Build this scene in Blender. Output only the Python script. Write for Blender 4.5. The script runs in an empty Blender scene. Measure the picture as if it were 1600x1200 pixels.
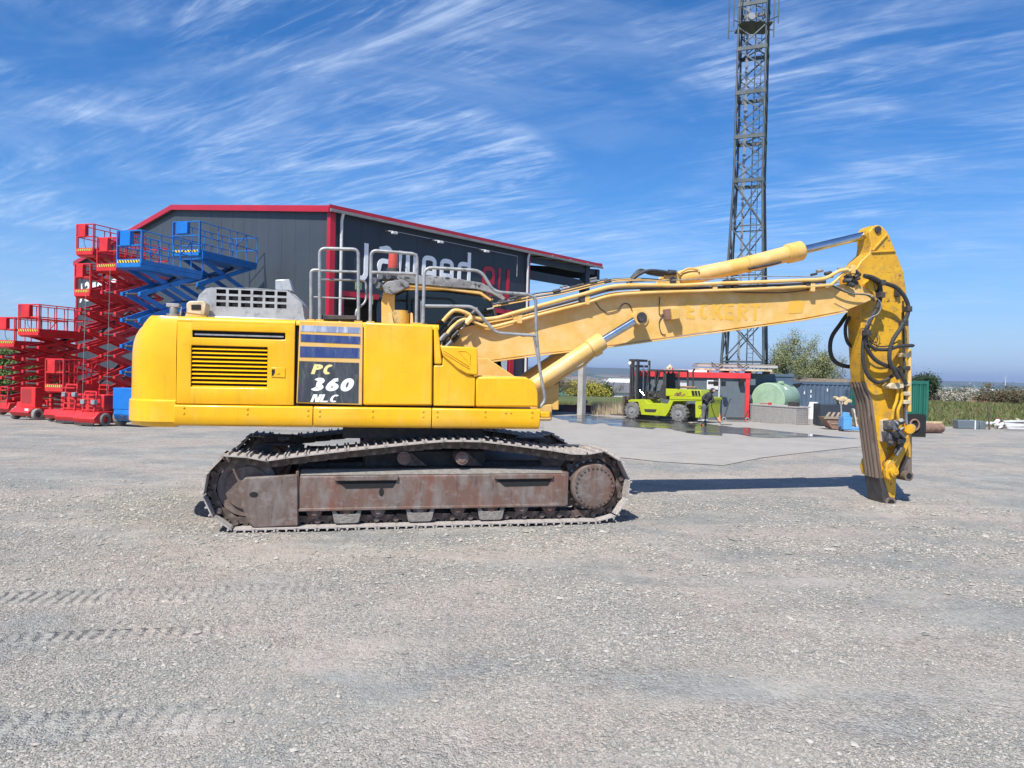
import bpy, bmesh, math, random
import numpy as np
from mathutils import Vector, Matrix, noise as mnoise
R_ = math.radians
random.seed(7)
rng = np.random.default_rng(7)
SC = bpy.context.scene
COL = SC.collection

# ------------------------------------------------------------------ camera
FPX = 1155.0; EYE = 1.85
PITCH = math.atan(20/1155); ROLL = R_(1.3)
camd = bpy.data.cameras.new('camera'); cam = bpy.data.objects.new('camera', camd); COL.objects.link(cam)
camd.sensor_fit = 'HORIZONTAL'; camd.sensor_width = 36.0; camd.lens = 36.0*FPX/1600
camd.clip_start = 0.1; camd.clip_end = 60000
RM = Matrix.Rotation(math.pi/2-PITCH, 3, 'X') @ Matrix.Rotation(ROLL, 3, 'Z')
cam.matrix_world = Matrix.Translation((0, 0, EYE)) @ RM.to_4x4()
SC.camera = cam
SC.render.resolution_x = 1024; SC.render.resolution_y = 768

# ------------------------------------------------------------------ sun + sky
SUNV = Vector((-.33, -.69, 1.0)).normalized()
sl = bpy.data.lights.new('sun', 'SUN'); sl.energy = 4.3; sl.angle = R_(.5); sl.color = (1, .955, .88)
so = bpy.data.objects.new('sun', sl); COL.objects.link(so)
so.rotation_euler = (-SUNV).to_track_quat('-Z', 'Y').to_euler()
W = bpy.data.worlds.new('World'); SC.world = W; W.use_nodes = True
nt = W.node_tree; nt.nodes.clear()
def N(nt, t, **kw):
    n = nt.nodes.new(t)
    for k, v in kw.items():
        if k.startswith('i_'): n.inputs[k[2:].replace('_', ' ')].default_value = v
        else: setattr(n, k, v)
    return n
def L(nt, a, b): nt.links.new(a, b)
def build_world():
    out = N(nt, 'ShaderNodeOutputWorld'); bg = N(nt, 'ShaderNodeBackground'); bg.inputs[1].default_value = .10
    sky = N(nt, 'ShaderNodeTexSky'); sky.sky_type = 'NISHITA'; sky.sun_disc = False
    sky.sun_elevation = math.asin(SUNV.z); sky.sun_rotation = math.atan2(SUNV.x, SUNV.y)
    sky.altitude = 200; sky.air_density = 1.0; sky.dust_density = .5; sky.ozone_density = 4.0
    hs = N(nt, 'ShaderNodeHueSaturation'); hs.inputs['Saturation'].default_value = 1.20; hs.inputs['Value'].default_value = .86
    gn = N(nt, 'ShaderNodeMix', data_type='RGBA', blend_type='MULTIPLY'); gn.inputs[0].default_value = 1; gn.inputs[7].default_value = (.84, .95, 1.13, 1)
    L(nt, sky.outputs[0], gn.inputs[6]); L(nt, gn.outputs[2], hs.inputs['Color'])
    tc = N(nt, 'ShaderNodeTexCoord'); sep = N(nt, 'ShaderNodeSeparateXYZ'); L(nt, tc.outputs['Generated'], sep.inputs[0])
    ad = N(nt, 'ShaderNodeMath', operation='ADD'); ad.inputs[1].default_value = .10; L(nt, sep.outputs['Z'], ad.inputs[0])
    mx = N(nt, 'ShaderNodeMath', operation='MAXIMUM'); mx.inputs[1].default_value = .03; L(nt, ad.outputs[0], mx.inputs[0])
    dx = N(nt, 'ShaderNodeMath', operation='DIVIDE'); dy = N(nt, 'ShaderNodeMath', operation='DIVIDE')
    L(nt, sep.outputs['X'], dx.inputs[0]); L(nt, mx.outputs[0], dx.inputs[1]); L(nt, sep.outputs['Y'], dy.inputs[0]); L(nt, mx.outputs[0], dy.inputs[1])
    cb = N(nt, 'ShaderNodeCombineXYZ'); L(nt, dx.outputs[0], cb.inputs[0]); L(nt, dy.outputs[0], cb.inputs[1])
    def layer(rot, sx, sy, scale, detail, dist, lo, hi, off=(0, 0, 0), rough=.6):
        m0 = N(nt, 'ShaderNodeMapping'); m0.inputs['Rotation'].default_value = (0, 0, R_(rot)); L(nt, cb.outputs[0], m0.inputs[0])
        mp = N(nt, 'ShaderNodeMapping'); mp.inputs['Scale'].default_value = (sx, sy, 1); mp.inputs['Location'].default_value = off
        L(nt, m0.outputs[0], mp.inputs[0])
        no = N(nt, 'ShaderNodeTexNoise'); no.inputs['Scale'].default_value = scale; no.inputs['Detail'].default_value = detail
        no.inputs['Roughness'].default_value = rough; no.inputs['Distortion'].default_value = dist; L(nt, mp.outputs[0], no.inputs['Vector'])
        mr = N(nt, 'ShaderNodeMapRange', interpolation_type='SMOOTHSTEP'); mr.inputs['From Min'].default_value = lo; mr.inputs['From Max'].default_value = hi
        L(nt, no.outputs[0], mr.inputs[0]); return mr.outputs[0]
    def op(o, a, b):
        m = N(nt, 'ShaderNodeMath', operation=o)
        for i, v in enumerate((a, b)):
            if isinstance(v, (int, float)): m.inputs[i].default_value = v
            else: L(nt, v, m.inputs[i])
        return m.outputs[0]
    streak = layer(24, .42, 1.6, 2.3, 10, 1.7, .46, .78, (5.1, 2.7, 0), .64)
    fine = layer(34, .5, 3.4, 4.2, 10, .9, .42, .74, (1, 5, 2), .68)
    patch = layer(0, 1, 1, .95, 5, .6, .36, .60, (7.3, 2.2, 4))
    wisp = layer(15, .7, 1.2, 1.3, 9, 1.4, .40, .80, (0, 9, 3), .66)
    c = op('ADD', op('MULTIPLY', op('MULTIPLY', streak, patch), .75), op('MULTIPLY', op('MULTIPLY', fine, patch), .65))
    c = op('ADD', c, op('MULTIPLY', wisp, .35))
    c = op('MULTIPLY', op('MINIMUM', c, .85), .62)
    # thin veil towards the horizon
    hz = N(nt, 'ShaderNodeMapRange'); hz.inputs['From Min'].default_value = 0; hz.inputs['From Max'].default_value = .22
    hz.inputs['To Min'].default_value = .55; hz.inputs['To Max'].default_value = 0; L(nt, sep.outputs['Z'], hz.inputs[0])
    c = op('MAXIMUM', c, 0)
    mix = N(nt, 'ShaderNodeMix', data_type='RGBA'); L(nt, c, mix.inputs[0]); L(nt, hs.outputs[0], mix.inputs[6])
    mix.inputs[7].default_value = (5.0, 6.0, 7.6, 1)
    mix2 = N(nt, 'ShaderNodeMix', data_type='RGBA'); L(nt, hz.outputs[0], mix2.inputs[0]); L(nt, mix.outputs[2], mix2.inputs[6])
    mix2.inputs[7].default_value = (2.0, 3.3, 6.0, 1)
    L(nt, mix2.outputs[2], bg.inputs[0]); L(nt, bg.outputs[0], out.inputs[0])
build_world()
SC.view_settings.view_transform = 'Standard'; SC.view_settings.look = 'None'; SC.view_settings.gamma = 1
SC.view_settings.exposure = 0.65; SC.view_settings.use_curve_mapping = False

# ------------------------------------------------------------------ survey helpers
def ray(px, py): return RM @ Vector(((px-800)/FPX, (600-py)/FPX, -1))
CAM = Vector((0, 0, EYE))
def atD(px, py, D): d = ray(px, py); return CAM + d*(D/d.y)
def g(x, y):
    """yard surface height"""
    def ss(a, b, v): t = min(1, max(0, (v-a)/(b-a))); return t*t*(3-2*t)
    return -.40*ss(16, 35, y) - .022*max(0, y-33)
def onground(px, py):
    d = ray(px, py); D = 10
    for _ in range(60):
        P = CAM + d*(D/d.y); z = g(P.x, P.y); D += ((EYE - z)*FPX/max(1, -(d.z)*FPX/d.y) - D)*.4
    P = CAM + d*(D/d.y); return Vector((P.x, P.y, g(P.x, P.y)))
class Frame:
    def __init__(s, o, yaw):
        s.o = Vector(o); s.yaw = R_(yaw); s.u = Vector((math.cos(s.yaw), math.sin(s.yaw), 0)); s.n = Vector((-math.sin(s.yaw), math.cos(s.yaw), 0))
        s.M = Matrix.Translation(s.o) @ Matrix.Rotation(s.yaw, 4, 'Z')
    def p(s, px, py, y=0.0):
        d = ray(px, py); t = ((s.o-CAM).dot(s.n)+y)/d.dot(s.n); P = CAM+d*t-s.o
        return Vector((P.dot(s.u), y, P.z))
    def w(s, x, y, z=0): return s.M @ Vector((x, y, z))
    def local(s, P): return s.M.inverted() @ Vector(P)

# ------------------------------------------------------------------ materials
MATS = {}
def M(name, col, rough=.55, metal=0.0, col2=None, scale=4.0, lo=.45, hi=.6, bump=0.0, bscale=30.0, coat=0.0, detail=6,
      stretch=(1, 1, 1), grime=None, gscale=2.0, glo=.55, ghi=.75, chip=None, cscale=14, clo=.66, chi=.69, spec=.5, ribs=None, layers=()):
    m = bpy.data.materials.new(name); m.use_nodes = True; t = m.node_tree; b = t.nodes['Principled BSDF']
    b.inputs['Roughness'].default_value = rough; b.inputs['Metallic'].default_value = metal
    b.inputs['Coat Weight'].default_value = coat; b.inputs['Coat Roughness'].default_value = .12
    b.inputs['Specular IOR Level'].default_value = spec
    tc = N(t, 'ShaderNodeTexCoord'); mp = N(t, 'ShaderNodeMapping'); mp.inputs['Scale'].default_value = stretch; L(t, tc.outputs['Object'], mp.inputs[0])
    cur = None
    def noise(sc, det=detail, vec=None, off=0):
        n = N(t, 'ShaderNodeTexNoise'); n.inputs['Scale'].default_value = sc; n.inputs['Detail'].default_value = det; n.inputs['Roughness'].default_value = .65
        L(t, vec or mp.outputs[0], n.inputs['Vector']); return n.outputs[0]
    def lay(cur, c, sc, lo, hi, det=6):
        r = N(t, 'ShaderNodeMapRange'); r.inputs['From Min'].default_value = lo; r.inputs['From Max'].default_value = hi; L(t, noise(sc, det), r.inputs[0])
        x = N(t, 'ShaderNodeMix', data_type='RGBA'); L(t, r.outputs[0], x.inputs[0])
        if cur is None: x.inputs[6].default_value = (*col, 1)
        else: L(t, cur, x.inputs[6])
        x.inputs[7].default_value = (*c, 1); return x.outputs[2], r.outputs[0]
    if col2 is None: col2 = tuple(c*.86 for c in col)
    cur, _ = lay(cur, col2, scale, lo, hi)
    if grime: cur, _ = lay(cur, grime, gscale, glo, ghi, 9)
    if chip: cur, _ = lay(cur, chip, cscale, clo, chi, 9)
    for (c_, sc_, lo_, hi_, st_, mx_) in layers:
        m2 = N(t, 'ShaderNodeMapping'); m2.inputs['Scale'].default_value = st_; m2.inputs['Location'].default_value = (sc_, 3.3, 1.7); L(t, tc.outputs['Object'], m2.inputs[0])
        r = N(t, 'ShaderNodeMapRange'); r.inputs[1].default_value = lo_; r.inputs[2].default_value = hi_; r.inputs[4].default_value = mx_; L(t, noise(sc_, 9, m2.outputs[0]), r.inputs[0])
        x = N(t, 'ShaderNodeMix', data_type='RGBA'); L(t, r.outputs[0], x.inputs[0]); L(t, cur, x.inputs[6]); x.inputs[7].default_value = (*c_, 1); cur = x.outputs[2]
    L(t, cur, b.inputs['Base Color'])
    rr = N(t, 'ShaderNodeMapRange'); rr.inputs['To Min'].default_value = max(0.02, rough-.12); rr.inputs['To Max'].default_value = min(1, rough+.14)
    L(t, noise(scale*2.3), rr.inputs[0]); L(t, rr.outputs[0], b.inputs['Roughness'])
    nrm = None
    if ribs:
        axis, per, dep = ribs
        w = N(t, 'ShaderNodeTexWave', bands_direction=axis, wave_profile='SIN'); w.inputs['Scale'].default_value = 2*math.pi/per/20; w.inputs['Distortion'].default_value = 0
        L(t, tc.outputs['Object'], w.inputs['Vector'])
        bp = N(t, 'ShaderNodeBump'); bp.inputs['Strength'].default_value = 1; bp.inputs['Distance'].default_value = dep; L(t, w.outputs[0], bp.inputs['Height']); nrm = bp.outputs[0]
    if bump:
        bp = N(t, 'ShaderNodeBump'); bp.inputs['Strength'].default_value = 1; bp.inputs['Distance'].default_value = bump
        L(t, noise(bscale), bp.inputs['Height'])
        if nrm: L(t, nrm, bp.inputs['Normal'])
        nrm = bp.outputs[0]
    if nrm: L(t, nrm, b.inputs['Normal'])
    MATS[name] = m; return m
Y = M('paint_yellow', (.87, .455, .003), .34, coat=.3, col2=(.80, .41, .003), scale=1.6, grime=(.70, .39, .03), gscale=5, glo=.6, ghi=.85, bump=.0022, bscale=3.2, layers=[((.86, .56, .16), 1.1, .5, .74, (1, 1, .7), .55), ((.46, .25, .03), 2.6, .56, .72, (9, 9, .5), .45), ((.25, .16, .05), 9, .68, .74, (1, 1, 1), .5), ((.30, .18, .03), 16, .62, .66, (.35, .35, 3), .25)])
YB = M('paint_boom', (.70, .43, .115), .45, col2=(.64, .385, .09), scale=2.2, grime=(.76, .51, .23), gscale=3.5, glo=.42, ghi=.68, chip=(.16, .10, .05), cscale=16, clo=.735, chi=.75, bump=.0015, bscale=9)
YL = M('paint_letter', (.73, .41, .04), .45, col2=(.69, .41, .085), scale=14, lo=.45, hi=.62)
YS = M('paint_stick', (.66, .37, .018), .42, col2=(.60, .32, .02), scale=3, grime=(.40, .24, .06), gscale=7, glo=.52, ghi=.68, chip=(.06, .04, .03), cscale=15, clo=.64, chi=.655, bump=.002, bscale=12, layers=[((.10, .06, .03), 5, .62, .64, (1.6, 1.6, 9), .7), ((.12, .07, .03), 6, .63, .645, (8, 8, 1.2), .7), ((.30, .15, .05), 2.2, .56, .68, (1, 1, 1), .6)])
YP = M('paint_pale_panel', (.68, .43, .15), .5, col2=(.70, .38, .04), scale=2, bump=.001)
RUST = M('rusty_steel', (.13, .095, .078), .62, col2=(.18, .082, .056), scale=2.2, lo=.42, hi=.66, grime=(.20, .175, .16), gscale=5, glo=.46, ghi=.66, stretch=(1, 1, .35), bump=.004, bscale=22, spec=.35, layers=[((.25, .225, .21), 7, .52, .66, (1, 1, 1.5), .55), ((.05, .04, .035), 4, .56, .68, (3, 3, .8), .6)])
RUSTD = M('dark_track_steel', (.085, .065, .055), .6, metal=.2, col2=(.15, .10, .08), scale=8, grime=(.24, .21, .19), gscale=12, glo=.5, ghi=.72, bump=.003, bscale=40)
SHOE = M('dusty_shoe_steel', (.36, .32, .29), .75, col2=(.24, .20, .18), scale=9, grime=(.45, .42, .39), gscale=20, glo=.45, ghi=.6, bump=.004, bscale=45)
BARE = M('scraped_steel', (.26, .20, .155), .42, metal=.5, col2=(.30, .24, .2), scale=4, stretch=(3, 3, .5), grime=(.10, .06, .05), gscale=4, glo=.5, ghi=.7, bump=.001, bscale=40)
GALV = M('worn_grey_tube', (.36, .365, .37), .5, metal=.35, col2=(.25, .255, .26), scale=9, grime=(.12, .115, .11), gscale=16, glo=.6, ghi=.72, bump=.001, bscale=60)
SILV = M('silver_hood_paint', (.50, .50, .49), .38, metal=.45, col2=(.38, .38, .37), scale=3, grime=(.20, .19, .18), gscale=8, glo=.55, ghi=.72, bump=.002, bscale=10)
GUARD = M('dirty_grey_guard', (.26, .265, .27), .6, col2=(.16, .16, .165), scale=6, grime=(.03, .03, .03), gscale=11, glo=.56, ghi=.62, bump=.003, bscale=20)
CHROME = M('chrome_rod', (.62, .66, .72), .12, metal=1, col2=(.5, .54, .6), scale=2)
BLACK = M('black_hose', (.028, .028, .03), .55, col2=(.045, .043, .042), scale=20, bump=.001, bscale=70)
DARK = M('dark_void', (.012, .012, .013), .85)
DKST = M('dark_steel', (.045, .043, .045), .55, metal=.2, col2=(.08, .07, .065), scale=10, bump=.001)
GREYV = M('grey_valve', (.16, .17, .185), .5, metal=.4, col2=(.08, .08, .085), scale=9, bump=.001)
DECK = M('deck_yellow_worn', (.62, .36, .06), .6, col2=(.45, .33, .14), scale=7, grime=(.15, .12, .09), gscale=9, glo=.55, ghi=.7)
DECB = M('decal_blue', (.02, .045, .17), .5, col2=(.045, .075, .19), scale=3, stretch=(6, 1, 1), grime=(.42, .47, .56), gscale=2.4, glo=.56, ghi=.75)
DECB2 = M('decal_blue_pale', (.20, .25, .38), .5, col2=(.32, .36, .46), scale=3, stretch=(5, 1, 1), grime=(.55, .57, .62), gscale=3, glo=.5, ghi=.7)
DECK2 = M('decal_black', (.035, .04, .05), .5, col2=(.06, .07, .08), scale=3, stretch=(5, 1, 1), grime=(.17, .18, .18), gscale=5, glo=.56, ghi=.74)
WHITE = M('white_lettering', (.88, .88, .88), .5, col2=(.82, .82, .83), scale=6)
CREAM = M('cream_lettering', (.80, .66, .28), .5)
ORLENS = M('orange_lens', (.48, .06, .03), .25, col2=(.5, .07, .03), scale=6, coat=.5)
TANB = M('tan_camera_box', (.62, .52, .36), .5, col2=(.4, .33, .2), scale=5)
CLAD = M('anthracite_cladding', (.032, .042, .056), .5, col2=(.028, .037, .050), scale=.5, metal=.1)
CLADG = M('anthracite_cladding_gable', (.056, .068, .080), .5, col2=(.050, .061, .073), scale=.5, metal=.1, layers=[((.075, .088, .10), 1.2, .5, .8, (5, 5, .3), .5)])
SOFF = M('soffit_metal', (.22, .22, .22), .5, col2=(.18, .18, .18))
REDT = M('red_trim', (.46, .012, .03), .4, col2=(.40, .012, .028), scale=1)
PIPEW = M('pale_downpipe', (.62, .62, .62), .4)
RED = M('lift_red', (.62, .028, .03), .42, col2=(.54, .02, .022), scale=3, coat=.1, grime=(.34, .03, .03), gscale=5, glo=.6, ghi=.8)
BLUE = M('lift_blue', (.006, .165, .50), .4, col2=(.006, .13, .42), scale=3, coat=.1)
BLUED = M('lift_blue_box', (.008, .16, .52), .42, col2=(.008, .145, .48), scale=3)
TYRE = M('pale_dusty_tyre', (.30, .285, .27), .8, col2=(.20, .19, .18), scale=8, bump=.004, bscale=20)
TYREG = M('grey_tyre', (.13, .125, .12), .8, col2=(.21, .2, .19), scale=7, bump=.01, bscale=14)
CLIME = M('lime_paint', (.42, .48, .02), .42, col2=(.37, .43, .02), scale=2.5, grime=(.36, .38, .07), gscale=5, glo=.58, ghi=.75)
GALT = M('galvanised_tower', (.10, .115, .12), .5, metal=.3, col2=(.065, .08, .085), scale=1.2)
CONC = M('pale_concrete', (.42, .41, .38), .8, col2=(.34, .33, .31), scale=1.5, bump=.003, bscale=20)
CGREY = M('container_grey', (.12, .145, .165), .5, col2=(.105, .13, .15), scale=.8, grime=(.17, .19, .2), gscale=2)
CBLUE = M('container_blue', (.085, .125, .18), .5, col2=(.07, .105, .15), scale=1.2, grime=(.14, .17, .2), gscale=3)
CGREEN = M('container_green', (.018, .14, .10), .5, col2=(.015, .115, .085), scale=1.2)
CRED = M('container_red', (.70, .045, .05), .45, col2=(.62, .04, .045), scale=2)
TANK = M('pale_green_tank', (.33, .46, .31), .45, col2=(.27, .39, .27), scale=1.5, grime=(.25, .34, .25), gscale=3)
GRNB = M('mid_green_bund', (.16, .26, .15), .55)
MESHB = M('grey_mesh_box', (.42, .40, .38), .7, col2=(.30, .29, .28), scale=25, bump=.01, bscale=20)
WOOD = M('weathered_wood', (.30, .24, .17), .75, col2=(.2, .15, .11), scale=5, stretch=(1, 6, 6), bump=.003)
WOODL = M('fresh_split_wood', (.62, .50, .30), .7, col2=(.45, .33, .18), scale=9)
RBROWN = M('rusty_pipe', (.20, .115, .085), .75, col2=(.28, .17, .12), scale=5)
WHITEP = M('white_panel', (.78, .78, .77), .5)
ORANGE = M('digger_orange', (.78, .36, .04), .45, col2=(.7, .31, .035), scale=3)
CLOTHK = M('black_workwear', (.02, .021, .024), .8, col2=(.035, .036, .04), scale=14, bump=.004)
CLOTHG = M('grey_trousers', (.12, .13, .12), .8, col2=(.05, .055, .055), scale=8, bump=.004)
SKIN = M('skin', (.55, .33, .23), .5)
ORB = M('orange_boots', (.65, .10, .02), .5)
BARK = M('bark', (.13, .115, .09), .85, col2=(.08, .07, .055), scale=12)
def glassm(name, tint, alpha):
    m = bpy.data.materials.new(name); m.use_nodes = True; t = m.node_tree; t.nodes.clear()
    o = N(t, 'ShaderNodeOutputMaterial'); g1 = N(t, 'ShaderNodeBsdfGlossy'); g1.inputs['Roughness'].default_value = .03; g1.inputs['Color'].default_value = (.9, .95, 1, 1)
    tr = N(t, 'ShaderNodeBsdfTransparent'); tr.inputs[0].default_value = (*tint, 1); di = N(t, 'ShaderNodeBsdfDiffuse'); di.inputs[0].default_value = (.03, .04, .045, 1)
    a = N(t, 'ShaderNodeMixShader'); a.inputs[0].default_value = alpha; L(t, tr.outputs[0], a.inputs[1]); L(t, di.outputs[0], a.inputs[2])
    fr = N(t, 'ShaderNodeFresnel'); fr.inputs[0].default_value = 1.5; b = N(t, 'ShaderNodeMixShader'); L(t, fr.outputs[0], b.inputs[0]); L(t, a.outputs[0], b.inputs[1]); L(t, g1.outputs[0], b.inputs[2])
    L(t, b.outputs[0], o.inputs[0]); return m
GLASS = glassm('tinted_glass', (.28, .38, .40), .25)
GLASSC = glassm('clear_glass', (.62, .70, .70), .12)
def leafm(name, c1, c2):
    m = bpy.data.materials.new(name); m.use_nodes = True; t = m.node_tree; b = t.nodes['Principled BSDF']
    b.inputs['Roughness'].default_value = .7; b.inputs['Specular IOR Level'].default_value = .2
    n = N(t, 'ShaderNodeTexNoise'); tc = N(t, 'ShaderNodeTexCoord'); n.inputs['Scale'].default_value = 1.3; n.inputs['Detail'].default_value = 8; L(t, tc.outputs['Object'], n.inputs['Vector'])
    r = N(t, 'ShaderNodeMapRange'); r.inputs['From Min'].default_value = .35; r.inputs['From Max'].default_value = .65; L(t, n.outputs[0], r.inputs[0])
    x = N(t, 'ShaderNodeMix', data_type='RGBA'); L(t, r.outputs[0], x.inputs[0]); x.inputs[6].default_value = (*c1, 1); x.inputs[7].default_value = (*c2, 1); L(t, x.outputs[2], b.inputs['Base Color'])
    return m
LF_OL = leafm('leaf_olive', (.27, .29, .13), (.17, .19, .085))
LF_DK = leafm('leaf_dark', (.035, .06, .03), (.06, .085, .035))
LF_YE = leafm('leaf_yellow', (.38, .33, .05), (.25, .24, .05))
LF_WH = leafm('blossom_white', (.55, .52, .45), (.30, .28, .20))
LF_BR = leafm('leaf_brown', (.15, .115, .07), (.10, .09, .05))
LF_GR = leafm('leaf_green', (.085, .14, .04), (.13, .18, .055))

# ------------------------------------------------------------------ mesh builder
class MB:
    def __init__(s): s.v = []; s.f = []; s.s = []
    def add(s, vs, fs, smooth=False):
        o = len(s.v); s.v += [tuple(v) for v in vs]; s.f += [tuple(i+o for i in f) for f in fs]; s.s += [smooth]*len(fs); return s
    def box(s, x0, x1, y0, y1, z0, z1):
        vs = [(x, y, z) for x in (x0, x1) for y in (y0, y1) for z in (z0, z1)]
        return s.add(vs, [(0, 1, 3, 2), (4, 6, 7, 5), (0, 4, 5, 1), (2, 3, 7, 6), (0, 2, 6, 4), (1, 5, 7, 3)])
    def beam(s, a, b, w, h=None, up=(0, 0, 1)):
        a = Vector(a); b = Vector(b); h = h or w; d = (b-a).normalized(); up = Vector(up)
        if abs(d.dot(up)) > .98: up = Vector((1, 0, 0))
        x = d.cross(up).normalized(); z = x.cross(d).normalized(); x *= w/2; z *= h/2
        return s.add([a-x-z, a+x-z, a+x+z, a-x+z, b-x-z, b+x-z, b+x+z, b-x+z], [(3, 2, 1, 0), (4, 5, 6, 7), (0, 1, 5, 4), (1, 2, 6, 5), (2, 3, 7, 6), (3, 0, 4, 7)])
    def tube(s, pts, r, n=8, closed=False, cap=True):
        P = [Vector(p) for p in pts]; m = len(P); rs = r if isinstance(r, (list, tuple)) else [r]*m
        T = []
        for i in range(m):
            a = P[i-1] if (i > 0 or closed) else P[i]; b = P[(i+1) % m] if (i < m-1 or closed) else P[i]
            t = (b-a); T.append(t.normalized() if t.length > 1e-9 else Vector((0, 0, 1)))
        u = T[0].orthogonal().normalized(); vs = []
        for i in range(m):
            u = (u - T[i]*u.dot(T[i])); u = u.normalized() if u.length > 1e-6 else T[i].orthogonal().normalized(); w = T[i].cross(u)
            for k in range(n):
                a = 2*math.pi*k/n; vs.append(P[i]+(u*math.cos(a)+w*math.sin(a))*rs[i])
        fs = []
        for i in range(m if closed else m-1):
            for k in range(n):
                a = i*n+k; b = i*n+(k+1) % n; c = ((i+1) % m)*n+(k+1) % n; d = ((i+1) % m)*n+k; fs.append((a, b, c, d))
        s.add(vs, fs, True)
        if cap and not closed: s.add(vs[:n], [tuple(range(n))[::-1]]); s.add(vs[-n:], [tuple(range(n))])
        return s
    def cyl(s, a, b, r, n=24, r2=None): return s.tube([a, b], [r, r if r2 is None else r2], n)
    def prism(s, pts, y0, y1):   # pts: (x,z)
        A = 0; n = len(pts)
        for i in range(n): A += pts[i][0]*pts[(i+1) % n][1]-pts[(i+1) % n][0]*pts[i][1]
        if A < 0: pts = pts[::-1]
        vs = [(p[0], y0, p[1]) for p in pts]+[(p[0], y1, p[1]) for p in pts]
        fs = [tuple(range(n)), tuple(range(2*n-1, n-1, -1))]+[(i+n, (i+1) % n+n, (i+1) % n, i) for i in range(n)]
        return s.add(vs, fs)
    def quad(s, a, b, c, d): return s.add([a, b, c, d], [(0, 1, 2, 3)])
    def wheel(s, c, r, w, ax='y', n=28, hub=.55):
        c = Vector(c); prof = [(hub*r, -w*.36), (hub*r*1.05, -w*.5), (r*.9, -w*.5), (r, -w*.34), (r, w*.34), (r*.9, w*.5), (hub*r*1.05, w*.5), (hub*r, w*.36)]
        vs = []; 
        for k in range(n):
            a = 2*math.pi*k/n
            for q, t in prof: vs.append(c+(Vector((q*math.cos(a), t, q*math.sin(a))) if ax == 'y' else Vector((t, q*math.cos(a), q*math.sin(a)))))
        m = len(prof); fs = [(k*m+i, k*m+(i+1) % m, ((k+1) % n)*m+(i+1) % m, ((k+1) % n)*m+i) for k in range(n) for i in range(m)]
        return s.add(vs, fs, True)
    def mesh(s, name, xf=None):
        me = bpy.data.meshes.new(name); vs = s.v
        if xf is not None: vs = [tuple(xf @ Vector(v)) for v in vs]
        me.from_pydata(vs, [], s.f); me.polygons.foreach_set('use_smooth', [True]*len(s.f))
        bm = bmesh.new(); bm.from_mesh(me); bmesh.ops.recalc_face_normals(bm, faces=bm.faces); bm.to_mesh(me); bm.free()
        me.set_sharp_from_angle(angle=R_(32)); return me
    def build(s, name, mat, parent=None, bevel=0, xf=None, label=None, seg=2):
        me = s.mesh(name, xf); me.materials.append(mat); o = bpy.data.objects.new(name, me); COL.objects.link(o)
        if parent: o.parent = parent
        if bevel:
            b = o.modifiers.new('b', 'BEVEL'); b.width = bevel; b.segments = seg; b.limit_method = 'ANGLE'; b.angle_limit = R_(35)
        if label: o['label'] = label
        return o
def tag(o, label=None, cat=None, group=None, kind=None):
    if label: o['label'] = label
    if cat: o['category'] = cat
    if group: o['group'] = group
    if kind: o['kind'] = kind
    return o
def thing(name, label, cat, frame=None, loc=None, yaw=0, group=None):
    o = bpy.data.objects.new(name, None); COL.objects.link(o); o.empty_display_size = .3
    if frame: o.location = frame.o; o.rotation_euler = (0, 0, frame.yaw)
    if loc is not None: o.location = loc; o.rotation_euler = (0, 0, R_(yaw))
    return tag(o, label, cat, group)
def fillet(pts, r, n=5, closed=False):
    P = [Vector(p) for p in pts]; out = []; m = len(P)
    for i in range(m):
        if not closed and i in (0, m-1): out.append(P[i]); continue
        a = P[i-1]; b = P[i]; c = P[(i+1) % m]; d1 = (a-b); d2 = (c-b); k = min(r, d1.length*.45, d2.length*.45)
        p = b+d1.normalized()*k; q = b+d2.normalized()*k
        for j in range(n+1): t = j/n; out.append(p*(1-t)**2+b*2*t*(1-t)+q*t*t)
    return out
def spline(pts, n=6):
    P = [Vector(p) for p in pts]; out = []
    for i in range(len(P)-1):
        p0 = P[max(0, i-1)]; p1 = P[i]; p2 = P[i+1]; p3 = P[min(len(P)-1, i+2)]
        for j in range(n):
            t = j/n; out.append(.5*((2*p1)+(p2-p0)*t+(2*p0-5*p1+4*p2-p3)*t*t+(3*p1-p0-3*p2+p3)*t**3))
    out.append(P[-1]); return out
def ribbon(mb, pts, w, y0, y1, closed=False):   # flat stroke in the xz plane
    P = [Vector((p[0], p[1])) for p in pts]; m = len(P); Lf = []; Rt = []
    for i in range(m):
        a = P[i-1] if (i > 0 or closed) else None; b = P[(i+1) % m] if (i < m-1 or closed) else None
        d1 = (P[i]-a).normalized() if a is not None else (b-P[i]).normalized(); d2 = (b-P[i]).normalized() if b is not None else d1
        n1 = Vector((-d1.y, d1.x)); n2 = Vector((-d2.y, d2.x)); k = (n1+n2)/max(.4, 1+n1.dot(n2)); Lf.append(P[i]+k*w/2); Rt.append(P[i]-k*w/2)
    for i in range(m if closed else m-1):
        j = (i+1) % m; mb.prism([tuple(Lf[i]), tuple(Rt[i]), tuple(Rt[j]), tuple(Lf[j])], y0, y1)
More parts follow.
